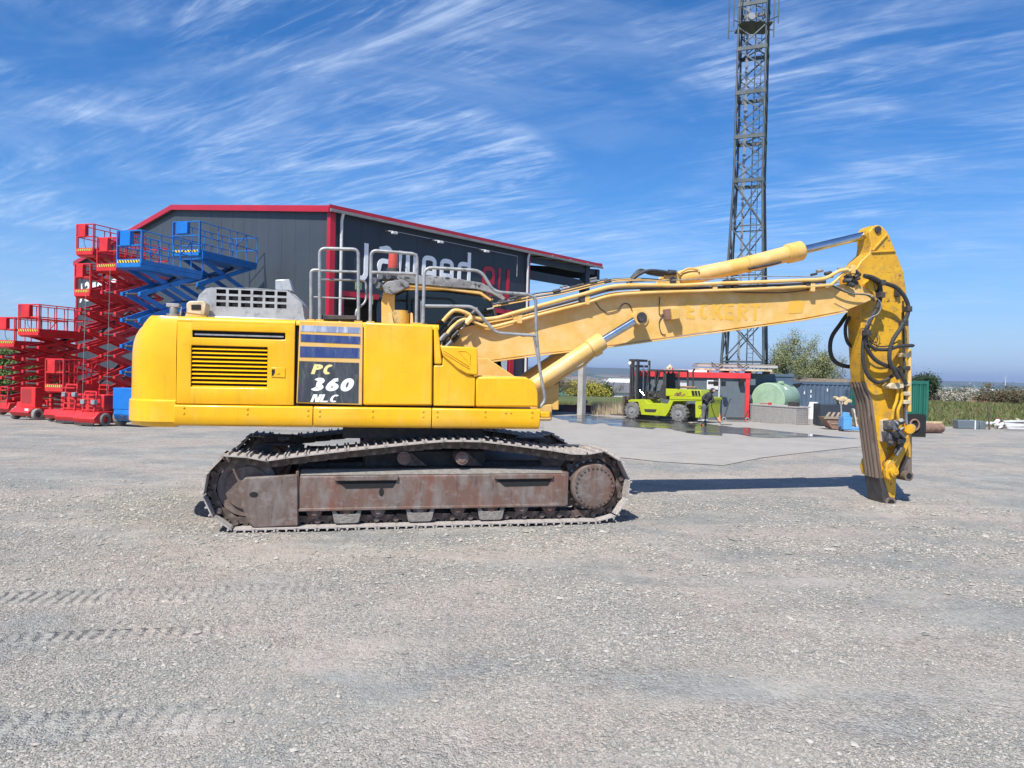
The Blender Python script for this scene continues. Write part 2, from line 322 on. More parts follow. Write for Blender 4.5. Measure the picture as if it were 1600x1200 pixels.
def plate_holes(xs, zs, holes, y):
    """grid sheet in xz with rectangular holes"""
    X = sorted(set([xs[0], xs[1]]+[h[0] for h in holes]+[h[1] for h in holes])); Z = sorted(set([zs[0], zs[1]]+[h[2] for h in holes]+[h[3] for h in holes]))
    mb = MB(); idx = {}; vs = []; fs = []
    def vi(i, j):
        if (i, j) not in idx: idx[(i, j)] = len(vs); vs.append((X[i], y, Z[j]))
        return idx[(i, j)]
    for i in range(len(X)-1):
        for j in range(len(Z)-1):
            cx = (X[i]+X[i+1])/2; cz = (Z[j]+Z[j+1])/2
            if any(h[0] < cx < h[1] and h[2] < cz < h[3] for h in holes): continue
            fs.append((vi(i, j), vi(i+1, j), vi(i+1, j+1), vi(i, j+1)))
    mb.add(vs, fs); return mb
def textmesh(name, body, size, mat, parent, loc, frame_rot=(math.pi/2, 0, 0), extrude=.004, offset=.0, shear=0, sx=1, label=None, space=1):
    c = bpy.data.curves.new(name, 'FONT'); c.body = body; c.size = size; c.extrude = extrude; c.offset = offset; c.shear = shear; c.space_character = space
    t = bpy.data.objects.new(name, c); COL.objects.link(t); bpy.context.view_layer.update()
    me = bpy.data.meshes.new_from_object(t); bpy.data.objects.remove(t); bpy.data.curves.remove(c)
    me.materials.clear(); me.materials.append(mat); o = bpy.data.objects.new(name, me); COL.objects.link(o); o.parent = parent
    me.transform(Matrix.Translation(loc) @ Matrix.Rotation(frame_rot[2], 4, 'Z') @ Matrix.Rotation(math.pi/2, 4, 'X') @ Matrix.Diagonal((sx, 1, 1, 1)))
    if label: o['label'] = label
    return o


# stroke lettering: unit glyphs (width .62, height 1)
def _a(cx, cz, rx, rz, a0, a1, n=9): return [(cx+rx*math.cos(R_(a)), cz+rz*math.sin(R_(a))) for a in np.linspace(a0, a1, n)]
def GLY(q):
    h = q/2; w = .62-q
    return {'P': [[(h, 0), (h, 1)], [(q, 1-h), (w*.62, 1-h)]+_a(w*.62+.02, .72, w*.38+h-.0, .28-h, 88, -88)+[(q, .44+h)]],
     'C': [_a(.33, .5, .31-h, .5-h, 52, 308, 18)], '0': [_a(.33, .5, .31-h, .5-h, 90, 450, 26)],
     '3': [_a(.29, .74, .27-h, .26-h, 160, -75, 12)+_a(.30, .27, .31-h, .27-h, 78, -155, 13)],
     '6': [_a(.33, .31, .31-h, .31-h, 90, 450, 20), [(h+.02, .31), (h+.06, .55), (.22+h, .84), (.50, 1-h)]],
     'N': [[(h, 0), (h, 1)], [(.62-h, 0), (.62-h, 1)], [(q*.9, 1-.02), (.62-q*.9, .02)]], 'L': [[(h, 1), (h, 0)], [(q, h), (.56, h)]],
     'E': [[(h, 0), (h, 1)], [(q, h), (.56, h)], [(q, 1-h), (.56, 1-h)], [(q, .52), (.50, .52)]],
     'K': [[(h, 0), (h, 1)], [(q, .40), (.60, 1)], [(.26, .58), (.62, 0)]], 'R': [[(h, 0), (h, 1)], [(q, 1-h), (w*.62, 1-h)]+_a(w*.62+.02, .72, w*.38+h, .28-h, 88, -88)+[(q, .44+h)], [(.30, .44), (.60, 0)]],
     'T': [[(.31, 0), (.31, 1-q)], [(0, 1-h), (.62, 1-h)]], 'A': [[(h, 0), (.31, 1)], [(.62-h, 0), (.31, 1)], [(.14, .3), (.48, .3)]]}
def strokes(body, x, z, hgt, wid, q, y0, th, shear=0, gap=.16, slope=0):
    """list of one mesh builder per glyph; baseline (x,z), slope = rise per metre"""
    out = []; G = GLY(q); cx = x
    for ch in body:
        if ch == ' ': cx += wid*.6; continue
        m = MB()
        for k, st in enumerate(G[ch]):
            n0 = len(m.v); cl = (Vector(st[0])-Vector(st[-1])).length < 1e-4
            ribbon(m, st[:-1] if cl else st, q, -th, 0, closed=cl)
            for i in range(n0, len(m.v)):
                a, b, c = m.v[i]; X_ = cx+(a+c*shear)*wid; m.v[i] = (X_, y0+b-.0004*k if b < 0 else y0, z+c*hgt+(X_-x)*slope)
        out.append(m); cx += wid*(.62+gap)
    return out

# ------------------------------------------------------------------ terrain (one sheet to the horizon)
def ss(a, b, v): t = min(1, max(0, (v-a)/(b-a))); return t*t*(3-2*t)
def edge_y(x):       # where the gravel yard ends
    return 52 - 13.5*ss(12, 24, x) if x > 0 else 52 - 10*ss(-10, -30, x)
def hterr(x, y):
    r = math.hypot(x, y)
    z = g(x, min(y, 60))
    e = edge_y(x); d = y-e
    if d > 0:
        z += (.75*ss(12, 25, x)+.25)*ss(0, 7, d) + .12*mnoise.noise(Vector((x*.3, y*.3, 0)))*ss(0, 5, d)
        z -= (ss(15, 420, d))*34
        if y > 200: z += 1.5*mnoise.noise(Vector((x/300, y/300, 1)))
        if y > 1500:
            a = x/y
            ridge = 52*math.exp(-((a-.12)/.20)**2)+34+8*mnoise.noise(Vector((a*9, 0, 3)))
            z += ridge*ss(2500, 6500, y)*(.55 + .45*ss(5200, 6500, y))
        if x < -25: z += 6*ss(60, 150, y)*ss(-25, -60, x)*(1-ss(300, 900, y))*1.0 + 34*ss(15, 420, d)*ss(-25, -60, x)*(1-ss(300, 900, y))
    if y < -20: z -= 0
    # shallow ruts and unevenness of the yard
    if r < 15: z += (1-ss(10.5, 13.5, r))*(.018*mnoise.noise(Vector((x*.55, y*.55, 5)))*ss(2, 5, r) + .008*mnoise.noise(Vector((x*2.1, y*2.1, 9))))
    return z
def build_ground():
    rs = [0.0]; r = .9
    while r < 24000: rs.append(r); r *= 1.022 if r < 60 else 1.045
    A = []
    a = -62.0
    while a < 62: A.append(a); a += .45
    while a < 298: A.append(a); a += 6
    na = len(A); vs = [(0, 0, hterr(0, 0))]; zone = [0]
    for r in rs[1:]:
        for a in A:
            x = r*math.sin(R_(a)); y = r*math.cos(R_(a)); vs.append((x, y, hterr(x, y)))
            if r > 400: zone.append(2.0 if y > 0 else 1)
            else:
                dd = max(y-edge_y(x), abs(x)-55, -y-45); zone.append(min(1, max(0, .5+dd/4.0)) + ss(90, 300, r))
    fs = [(0, 1+i, 1+(i+1) % na) for i in range(na)]
    for k in range(len(rs)-2):
        o = 1+k*na; p = o+na
        fs += [(o+i, p+i, p+(i+1) % na, o+(i+1) % na) for i in range(na)]
    me = bpy.data.meshes.new('ground'); me.from_pydata(vs, [], [f[::-1] for f in fs]); me.polygons.foreach_set('use_smooth', [True]*len(fs))
    at = me.attributes.new('zone', 'FLOAT', 'POINT'); at.data.foreach_set('value', zone)
    bm = bmesh.new(); bm.from_mesh(me); bmesh.ops.recalc_face_normals(bm, faces=bm.faces)
    if sum(f.normal.z for f in bm.faces) < 0: bmesh.ops.reverse_faces(bm, faces=bm.faces)
    bm.to_mesh(me); bm.free()
    o = bpy.data.objects.new('ground', me); COL.objects.link(o); o['kind'] = 'structure'; return o
def ground_mat():
    m = bpy.data.materials.new('gravel_and_fields'); m.use_nodes = True; t = m.node_tree; b = t.nodes['Principled BSDF']; b.inputs['Roughness'].default_value = .92; b.inputs['Specular IOR Level'].default_value = .2
    tc = N(t, 'ShaderNodeTexCoord'); co = tc.outputs['Object']
    def noi(s, d=6, v=None, ro=.6, stretch=None, di=0):
        n = N(t, 'ShaderNodeTexNoise'); n.inputs['Scale'].default_value = s; n.inputs['Detail'].default_value = d; n.inputs['Roughness'].default_value = ro; n.inputs['Distortion'].default_value = di
        src = v or co
        if stretch: mp = N(t, 'ShaderNodeMapping'); mp.inputs['Scale'].default_value = stretch[:3]; mp.inputs['Rotation'].default_value = (0, 0, R_(stretch[3])); L(t, src, mp.inputs[0]); src = mp.outputs[0]
        L(t, src, n.inputs['Vector']); return n.outputs[0]
    def vor(s, feat='F1', out=0, stretch=None):
        n = N(t, 'ShaderNodeTexVoronoi', feature=feat); n.inputs['Scale'].default_value = s; src = co
        if stretch: mp = N(t, 'ShaderNodeMapping'); mp.inputs['Scale'].default_value = stretch[:3]; mp.inputs['Rotation'].default_value = (0, 0, R_(stretch[3])); L(t, src, mp.inputs[0]); src = mp.outputs[0]
        L(t, src, n.inputs['Vector']); return n.outputs[out]
    def rng_(v, a, b_, c=0, d=1): r = N(t, 'ShaderNodeMapRange'); r.inputs[1].default_value = a; r.inputs[2].default_value = b_; r.inputs[3].default_value = c; r.inputs[4].default_value = d; L(t, v, r.inputs[0]); return r.outputs[0]
    def op(o, a, b_):
        n = N(t, 'ShaderNodeMath', operation=o)
        for i, v in enumerate((a, b_)):
            if isinstance(v, (int, float)): n.inputs[i].default_value = v
            else: L(t, v, n.inputs[i])
        return n.outputs[0]
    def mix(f, a, b_):
        n = N(t, 'ShaderNodeMix', data_type='RGBA')
        if isinstance(f, (int, float)): n.inputs[0].default_value = f
        else: L(t, f, n.inputs[0])
        for i, v in ((6, a), (7, b_)):
            if isinstance(v, tuple): n.inputs[i].default_value = (*v, 1)
            else: L(t, v, n.inputs[i])
        return n.outputs[2]
    # gravel colours
    patch = rng_(noi(.33, 7, stretch=(1, 1.6, 1, 12), di=.5), .44, .56)
    patch2 = rng_(noi(1.1, 7, di=.6), .45, .62)
    base = mix(patch, (.272, .270, .250), (.365, .322, .280))
    base = mix(op('MULTIPLY', patch2, .5), base, (.42, .385, .335))
    dust = rng_(noi(.7, 8, stretch=(.5, 1.3, 1, 20), di=.8), .50, .66)   # compacted fines
    stones = vor(38, out=1); sep = N(t, 'ShaderNodeSeparateColor'); L(t, stones, sep.inputs[0])
    stones2 = vor(95, out=1); sep2 = N(t, 'ShaderNodeSeparateColor'); L(t, stones2, sep2.inputs[0])
    sv = op('ADD', op('MULTIPLY', rng_(sep.outputs[0], 0, 1, -.5, .5), .30), op('MULTIPLY', rng_(sep2.outputs[1], 0, 1, -.5, .5), .28))
    amt = op('SUBTRACT', 1.0, op('MULTIPLY', dust, .65))
    val = op('ADD', 1.0, op('MULTIPLY', sv, op('MULTIPLY', amt, 1.25)))
    fine = rng_(noi(260, 3), .3, .7, .86, 1.14); val = op('MULTIPLY', val, fine)
    med = rng_(noi(5, 8, di=.3), .3, .7, .90, 1.10); val = op('MULTIPLY', val, med)
    hsv = N(t, 'ShaderNodeHueSaturation'); L(t, base, hsv.inputs['Color']); L(t, val, hsv.inputs['Value'])
    stain = rng_(noi(1.7, 3, di=.4), .735, .76); grav = mix(op('MULTIPLY', stain, .5), hsv.outputs[0], (.12, .11, .10))
    ocr = rng_(noi(.9, 3, stretch=(1, 1, 1, 77), di=.4), .72, .78); grav = mix(op('MULTIPLY', ocr, .45), grav, (.42, .30, .20))
    # meadow
    gr = mix(rng_(noi(.5, 8), .35, .65), (.10, .125, .04), (.20, .18, .09)); gr = mix(rng_(noi(7, 6), .4, .6), gr, (.075, .105, .03))
    # far fields
    cell = vor(.0022, out=1, stretch=(1, .42, 1, 18)); sc = N(t, 'ShaderNodeSeparateColor'); L(t, cell, sc.inputs[0])
    ramp = N(t, 'ShaderNodeValToRGB'); L(t, sc.outputs[0], ramp.inputs[0]); cr = ramp.color_ramp; cr.interpolation = 'CONSTANT'
    cols = [(0, (.045, .115, .045)), (.22, (.06, .135, .05)), (.40, (.30, .20, .13)), (.52, (.05, .10, .04)), (.68, (.20, .16, .11)), (.78, (.085, .15, .06)), (.9, (.26, .24, .15))]
    while len(cr.elements) < len(cols): cr.elements.new(.5)
    for e, (p_, c_) in zip(cr.elements, cols): e.position = p_; e.color = (*c_, 1)
    fld = mix(rng_(noi(.004, 9, stretch=(1, .35, 1, 5), ro=.75), .54, .60), ramp.outputs[0], (.05, .06, .04))
    sepc = N(t, 'ShaderNodeSeparateXYZ'); L(t, co, sepc.inputs[0])
    fld = mix(rng_(sepc.outputs['Y'], 3600, 5200), fld, mix(rng_(noi(.0016, 8), .4, .6), (.035, .05, .035), (.07, .09, .06)))
    az = N(t, 'ShaderNodeAttribute', attribute_name='zone'); z = az.outputs['Fac']
    zz = op('ADD', z, op('MULTIPLY', rng_(noi(.9, 8), 0, 1, -.5, .5), .9))
    c = mix(rng_(zz, .46, .56), grav, gr); c = mix(rng_(z, 1.05, 1.9), c, fld); L(t, c, b.inputs['Base Color'])
    # relief
    h = op('ADD', op('MULTIPLY', vor(38), -.014), op('MULTIPLY', vor(95), -.014)); h = op('MULTIPLY', h, amt)
    h = op('ADD', h, op('MULTIPLY', noi(9, 9, ro=.7), .012)); h = op('ADD', h, op('MULTIPLY', noi(120, 3), .005))
    # crawler imprints in two lanes at the lower left
    wv = N(t, 'ShaderNodeTexWave', bands_direction='X'); wv.inputs['Scale'].default_value = 3.4; wv.inputs['Distortion'].default_value = 3; wv.inputs['Detail'].default_value = 2
    mp = N(t, 'ShaderNodeMapping'); mp.inputs['Rotation'].default_value = (0, 0, R_(-10)); L(t, co, mp.inputs[0]); L(t, mp.outputs[0], wv.inputs[0])
    s2 = N(t, 'ShaderNodeSeparateXYZ'); L(t, mp.outputs[0], s2.inputs[0])
    def lane(y0, w_): return rng_(op('ABSOLUTE', op('SUBTRACT', s2.outputs['Y'], y0), 0), w_*.75, w_, 1, 0)
    ln = op('MAXIMUM', lane(6.28, .20), op('MAXIMUM', lane(4.06, .17), lane(5.4, .10))); ln = op('MULTIPLY', ln, rng_(sepc.outputs['X'], -2.6, -1.0, 1, 0)); ln = op('MULTIPLY', ln, rng_(noi(1.6, 4), .36, .58))
    h = op('ADD', h, op('MULTIPLY', op('MULTIPLY', wv.outputs[0], ln), .05))
    bp = N(t, 'ShaderNodeBump'); bp.inputs['Strength'].default_value = .85; bp.inputs['Distance'].default_value = 1.0; L(t, h, bp.inputs['Height']); L(t, bp.outputs[0], b.inputs['Normal'])
    return m
GND = build_ground(); GND.data.materials.append(ground_mat())

def drape(name, near, far, nu, nv, lift, mat, noisy=0, kind='structure'):
    def at(poly, t):
        t *= len(poly)-1; i = min(len(poly)-2, int(t)); f = t-i; return poly[i]*(1-f)+poly[i+1]*f
    near = [onground(*p) for p in near]; far = [onground(*p) for p in far]; vs = []
    for j in range(nv+1):
        for i in range(nu+1):
            t = i/nu; a = at(near, t); b = at(far, t); f = j/nv
            if noisy:
                w = noisy*(mnoise.noise(Vector((t*9, 1, 2)))+.5*mnoise.noise(Vector((t*27, 3, 2)))); f0 = max(0, w); f1 = 1-max(0, noisy*(mnoise.noise(Vector((t*8, 7, 2)))+.5*mnoise.noise(Vector((t*31, 8, 2))))); 
                e = min(1, t*6, (1-t)*6); mid = .5; f0 = mid+(f0-mid)*e; f1 = mid+(f1-mid)*e; f = f0+(f1-f0)*f
            P = a*(1-f)+b*f; vs.append((P.x, P.y, hterr(P.x, P.y)+lift))
    fs = [(j*(nu+1)+i, j*(nu+1)+i+1, (j+1)*(nu+1)+i+1, (j+1)*(nu+1)+i) for j in range(nv) for i in range(nu)]
    me = bpy.data.meshes.new(name); me.from_pydata(vs, [], fs); me.polygons.foreach_set('use_smooth', [True]*len(fs)); me.materials.append(mat)
    o = bpy.data.objects.new(name, me); COL.objects.link(o); o['kind'] = kind; return o
APR = M('concrete_apron', (.345, .318, .28), .85, col2=(.31, .288, .252), scale=.6, grime=(.25, .245, .235), gscale=2.5, glo=.5, ghi=.75, bump=.004, bscale=30, spec=.3)
drape('concrete_apron', [(850, 702), (905, 709), (1030, 722), (1130, 728), (1190, 716), (1350, 698)], [(850, 648), (935, 648), (1100, 657), (1200, 662), (1280, 664), (1345, 672)], 90, 40, .012, APR)
WET = M('wet_ground', (.055, .055, .055), .16, col2=(.09, .088, .082), scale=1.2, spec=.6, bump=.0025, bscale=1.5)
def wet_mat(name, base, lo, hi):
    m = bpy.data.materials.new(name); m.use_nodes = True; t = m.node_tree; b = t.nodes['Principled BSDF']; b.inputs['Base Color'].default_value = (*base, 1)
    n = N(t, 'ShaderNodeTexNoise'); tc = N(t, 'ShaderNodeTexCoord'); n.inputs['Scale'].default_value = .7; n.inputs['Detail'].default_value = 7; L(t, tc.outputs['Object'], n.inputs[0])
    r = N(t, 'ShaderNodeMapRange'); r.inputs[1].default_value = .4; r.inputs[2].default_value = .62; r.inputs[3].default_value = lo; r.inputs[4].default_value = hi; L(t, n.outputs[0], r.inputs[0]); L(t, r.outputs[0], b.inputs['Roughness'])
    return m
drape('puddle', [(846, 655), (900, 662), (1000, 669), (1100, 680), (1190, 684), (1345, 692)], [(860, 646), (930, 650), (1000, 654), (1060, 659), (1120, 664), (1345, 682)], 110, 16, .021, wet_mat('wet_concrete', (.075, .072, .068), .04, .38), .35)
GRP = M('path_dirt', (.40, .36, .30), .9, col2=(.34, .31, .27), scale=1, bump=.01, bscale=15)

# ------------------------------------------------------------------ loose stones
def stones():
    Nn = 430000
    u = rng.random(Nn); D = 3.0*(11.5/3.0)**(u**1.3)          # denser close to the camera
    X = (rng.random(Nn)*2-1)*.80*D
    # clumping
    pn = np.array([mnoise.noise(Vector((x*.7, y*1.3, 3)))+.6*mnoise.noise(Vector((x*2.3, y*2.9, 8))) for x, y in zip(X, D)])
    yp = -math.sin(R_(10))*X+math.cos(R_(10))*D; lane = ((np.abs(yp-6.28) < .21) | (np.abs(yp-4.06) < .18) | (np.abs(yp-5.4) < .11)) & (X < -1.6)
    keep = (pn + rng.normal(0, .26, Nn) > .03) & (~lane | (rng.random(Nn) < .12))
    X = X[keep]; D = D[keep]; n = len(X)
    S = .0028+.0092*rng.random(n)**3+np.where(rng.random(n) < .006, .018*rng.random(n), 0)
    S *= np.clip(D/5, .85, 1.7)
    # windrow pushed up by a blade: a ridge of coarser stones
    K = 420; t = rng.random(K); P0 = onground(770, 1075); P1 = onground(1085, 960); 
    wx = P0.x+(P1.x-P0.x)*t+rng.normal(0, .045, K); wy = P0.y+(P1.y-P0.y)*t+rng.normal(0, .06, K)+.05*np.sin(t*9)
    X = np.concatenate([X, wx]); D = np.concatenate([D, wy]); S = np.concatenate([S, .005+.015*rng.random(K)**3]); n = len(X)
    Z = np.array([hterr(x, y) for x, y in zip(X, D)])
    octv = np.array([(1, 0, 0), (0, 1, 0), (-1, 0, 0), (0, -1, 0), (.35, .4, .8), (-.35, -.3, .75)], float)
    octf = [(0, 1, 4), (1, 2, 4), (2, 5, 4), (2, 3, 5), (3, 0, 5), (0, 4, 5)]
    V = octv[None]*(1+rng.normal(0, .22, (n, 6, 3))); V = V*S[:, None, None]*np.stack([rng.uniform(.8, 1.5, n), rng.uniform(.7, 1.1, n), rng.uniform(.4, .85, n)], 1)[:, None, :]
    a = rng.random(n)*6.283; c, s_ = np.cos(a)[:, None], np.sin(a)[:, None]
    x = V[..., 0]*c-V[..., 1]*s_; y = V[..., 0]*s_+V[..., 1]*c
    V = np.stack([x+X[:, None], y+D[:, None], V[..., 2]+Z[:, None]+S[:, None]*.25], -1).reshape(-1, 3)
    Fc = (np.array(octf)[None]+np.arange(n)[:, None, None]*6).reshape(-1)
    me = bpy.data.meshes.new('gravel_stones'); nf = n*6
    me.vertices.add(n*6); me.vertices.foreach_set('co', V.reshape(-1).astype(np.float32)); me.loops.add(nf*3); me.loops.foreach_set('vertex_index', Fc.astype(np.int32))
    me.polygons.add(nf); me.polygons.foreach_set('loop_start', np.arange(nf, dtype=np.int32)*3); me.update(calc_edges=True)
    at = me.attributes.new('tone', 'FLOAT', 'POINT'); at.data.foreach_set('value', np.repeat(rng.random(n), 6).astype(np.float32))
    m = bpy.data.materials.new('stone_chips'); m.use_nodes = True; t_ = m.node_tree; b = t_.nodes['Principled BSDF']; b.inputs['Roughness'].default_value = .9; b.inputs['Specular IOR Level'].default_value = .2
    A = N(t_, 'ShaderNodeAttribute', attribute_name='tone'); r = N(t_, 'ShaderNodeValToRGB'); L(t_, A.outputs['Fac'], r.inputs[0])
    e = r.color_ramp.elements; e[0].color = (.19, .19, .172, 1); e[1].color = (.44, .42, .38, 1)
    for p_, c_ in ((.35, (.28, .275, .25, 1)), (.75, (.37, .33, .285, 1))): q = r.color_ramp.elements.new(p_); q.color = c_
    L(t_, r.outputs[0], b.inputs['Base Color']); me.materials.append(m)
    o = bpy.data.objects.new('gravel_stones', me); COL.objects.link(o); tag(o, 'loose grey and beige crushed stone chips scattered over the yard', 'gravel', kind='stuff')
stones()

# ------------------------------------------------------------------ the big yellow excavator
EX = Frame((-1.256, 10.007, 0), 10); TX = Frame((-1.256, 10.007, 0), 13); T2E = EX.M.inverted() @ TX.M
ex = thing('excavator', 'large yellow tracked excavator with long boom lowered to the gravel in the foreground', 'excavator', EX)
YN = -1.45                                     # near side of the upper body
def e2(px, py, y=YN): v = EX.p(px, py, y); return (v.x, v.z)
def e3(px, py, y=YN): return EX.p(px, py, y)
def poly(name, pts, y0, y1, mat, parent=ex, bevel=.012, yref=None, label=None):
    yref = y0 if yref is None else yref
    return MB().prism([e2(*p, yref) for p in pts], y0, y1).build(name, mat, parent, bevel, label=label)
def bolts(pts, r=.012, y=-1.478, parent=None, name='bolt', mat=None):
    for p in pts:
        v = EX.p(*p, y); MB().cyl((v.x, y+.012, v.z), (v.x, y-.008, v.z), r, 10).build(name, mat or Y, parent or ex)
ZB, ZS, ZT = 1.165, 1.405, 2.372
# counterweight
def counterweight():
    plan = [(-2.725, -1.45), (-2.95, -1.445), (-3.09, -1.40), (-3.2, -1.31), (-3.28, -1.18), (-3.34, -.98), (-3.385, -.7), (-3.41, -.35), (-3.42, 0)]
    plan = [tuple(v)[:2] for v in spline([(a, b, 0) for a, b in plan], 4)]
    plan = plan+[(x, -y) for x, y in plan[-2::-1]]
    rows = [(1.15, .10), (1.165, .03), (1.21, 0), (1.40, 0), (1.435, .002), (1.45, .022), (1.9, .026), (2.0, .03), (2.08, .04), (2.16, .065), (2.23, .105), (2.29, .17), (2.335, .25), (2.36, .32), (2.372, .40)]
    vs = []; m = len(plan)
    for z, ins in rows:
        for i, (x, y) in enumerate(plan):
            a = Vector(plan[max(0, i-1)]); b = Vector(plan[min(m-1, i+1)]); d = (b-a).normalized(); n = Vector((d.y, -d.x))
            if n.dot(Vector((x+1, y))) < 0: n = -n
            k = ins if z < 1.5 else ins*(.12+.88*max(0, -n.x)**1.5)
            vs.append((x-n.x*k if i not in (0, m-1) else x, y-n.y*min(k, .05) if abs(n.y) > .7 else y-n.y*k, z))
    fs = [(j*m+i, j*m+i+1, (j+1)*m+i+1, (j+1)*m+i) for j in range(len(rows)-1) for i in range(m-1)]
    fs += [tuple(range((len(rows)-1)*m, len(rows)*m)), tuple(range(m))[::-1]]
    fs.append(tuple([j*m for j in range(len(rows))]+[j*m+m-1 for j in range(len(rows)-1, -1, -1)]))
    return MB().add(vs, fs, True).build('counterweight', Y, ex)
cw = counterweight()
v = e3(271, 480, -1.0)
MB().cyl((v.x, -1.0, 2.36), (v.x, -1.0, 2.42), .075, 18).cyl((v.x, -1.0, 2.42), (v.x, -1.0, 2.50), .04, 14).box(v.x-.07, v.x+.07, -1.04, -.96, 2.50, 2.54).tube([(v.x+.02, -1, 2.53), (v.x+.09, -1.01, 2.5), (v.x+.08, -1.02, 2.40)], .01).build('filler_cap', GALV, ex, .004)
# inner body
MB().box(-2.72, .12, -1.425, 1.43, 1.2, 2.35).box(.12, .57, -1.40, -.8, 1.2, 1.93).build('body_core', DARK, ex)
MB().box(-.95, .75, -1.0, 1.0, 1.0, 1.2).box(-2.6, 1.28, -1.3, 1.3, 1.19, 1.21).build('revolving_frame', DKST, ex)
# engine door with louvres
x0, x1 = -2.715, -1.47
sl_ = e2(301, 523)[0], e2(446, 523)[0]; lz = e2(360, 541)[1], e2(360, 606)[1]; lx = e2(299, 570)[0], e2(418, 570)[0]
szt, szb = e2(370, 518)[1], e2(370, 529)[1]
ed = plate_holes((x0, x1), (ZS+.006, ZT-.03), [(sl_[0], sl_[1], szb, szt), (lx[0], lx[1], lz[1], lz[0])], -1.45).build('engine_door', Y, ex)
sm = ed.modifiers.new('s', 'SOLIDIFY'); sm.thickness = .03; sm.offset = -1 if False else 0
bv = ed.modifiers.new('b', 'BEVEL'); bv.width = .009; bv.segments = 2; bv.limit_method = 'ANGLE'; bv.angle_limit = R_(40)
nl = 10; hh = (lz[0]-lz[1])/nl
for i in range(nl):
    z = lz[1]+hh*(i+.5)
    MB().add([(lx[0]+.004, -1.458, z-hh*.44), (lx[1]-.004, -1.458, z-hh*.44), (lx[1]-.004, -1.43, z+hh*.02), (lx[0]+.004, -1.43, z+hh*.02), (lx[0]+.004, -1.452, z-hh*.5), (lx[1]-.004, -1.452, z-hh*.5), (lx[1]-.004, -1.424, z-hh*.04), (lx[0]+.004, -1.424, z-hh*.04)], [(0, 1, 2, 3), (7, 6, 5, 4), (0, 4, 5, 1), (3, 2, 6, 7)]).build('louvre_slat', Y, ed)
MB().box(sl_[0]+.02, sl_[1]-.02, -1.445, -1.43, (szt+szb)/2-.012, (szt+szb)/2+.004).build('slot_rail', GALV, ed)
# top rolled edge of the body
def rolled(xa, xb, name='top_edge', par=ex):
    pr = []
    for k in range(7):
        a = math.pi/2*k/6; pr.append((-1.465+.05*(1-math.cos(a)), ZT-.05+.05*math.sin(a)))
    pr = [(-1.465, ZT-.06)]+pr+[(-1.3, ZT), (-1.3, ZT-.06)]
    m = len(pr); vs = [(xa, *p) for p in pr]+[(xb, *p) for p in pr]
    return MB().add(vs, [(i, (i+1) % m, (i+1) % m+m, i+m) for i in range(m)]+[tuple(range(m)), tuple(range(2*m-1, m-1, -1))], True).build(name, Y, par)
rolled(x0, x1)
MB().box(-2.7, .15, -1.3, 1.4, ZT-.08, ZT-.005).build('hood_deck', DECK, ex)
lt = MB().prism([e2(*p) for p in [(424, 574), (446, 575), (446, 590), (424, 589)]], -1.474, -1.46).build('door_latch', Y, ed, .004)
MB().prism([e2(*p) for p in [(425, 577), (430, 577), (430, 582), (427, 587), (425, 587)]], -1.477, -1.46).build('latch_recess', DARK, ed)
v = e3(435, 582); MB().cyl((v.x, -1.474, v.z), (v.x, -1.48, v.z), .018, 14).build('lock', Y, ed)
# decal door
xd0, xd1 = -1.455, -.58
dd = poly('decal_door', [(468, 501), (567, 505), (566, 633), (463, 630)], -1.47, -1.43, YP, bevel=.008)
dd.data.materials[0] = YP
def dec(name, pts, m, par=dd, y=-1.474): return MB().prism([e2(*p) for p in pts], y, -1.4705).build(name, m, par)
dec('blue_stripe', [(470, 508), (563, 512), (563, 521), (470, 518)], DECB2)
dec('blue_stripe', [(470, 522), (563, 526), (563, 538), (470, 534)], DECB)
dec('blue_stripe', [(469, 541), (562, 544), (562, 560), (469, 558)], DECB)
dec('black_field', [(468, 564), (561, 567), (560, 630), (465, 628)], DECK2)
def lett(body, p0, h, m, par, yy=-1.4765, off=.006, sx=1.05, shear=.22, name='lettering'):
    v = e3(*p0)
    mb_ = textmesh(name, body, h/.72, m, par, Vector((v.x, yy, v.z)), extrude=.0012, offset=off, sx=sx, shear=shear); return mb_
for body_, p_, h_, w_, q_, mt_, gp_ in (('PC', (486, 584.5), .113, .165, .24, CREAM, .10), ('360', (484, 610.5), .150, .225, .25, WHITE, .08), ('NLC', (485, 628), .088, .155, .19, WHITE, .03)):
    v = e3(*p_)
    for m_ in strokes(body_, v.x, v.z, h_, w_, q_, -1.4745, .002, shear=.22, gap=gp_): m_.build('lettering', mt_, dd)
rolled(-1.46, -.58)
# plain panels
pp = poly('side_panel', [(568.5, 503), (676, 509), (675.5, 633.5), (567.5, 633)], -1.478, -1.43, Y, bevel=.02); 
poly('corner_trim', [(678, 508), (684, 511), (687, 530), (691, 566), (689, 570), (679, 569)], -1.482, -1.3, Y, bevel=.015)
rolled(-.575, .14)
poly('front_panel', [(678, 571), (691, 571), (693, 552), (726, 583), (743, 589), (742, 635), (677.5, 634)], -1.47, -1.40, Y, bevel=.012)
bxp = poly('tool_box', [(688, 540), (746, 543), (747.5, 584), (744, 587), (729, 585), (715, 577), (692, 556)], -1.50, -1.15, Y, bevel=.018)
MB().tube([e3(*p, -1.503) for p in [(716, 548), (729, 549), (735, 555), (735, 570), (716, 548)]], .004).build('pressed_rib', Y, bxp)
for a, b in [((693, 547), (733, 572)), ((693, 551), (734, 576))]: MB().beam(e3(*a, -1.503), e3(*b, -1.503), .012, .012).build('pressed_rib', Y, bxp, .004)
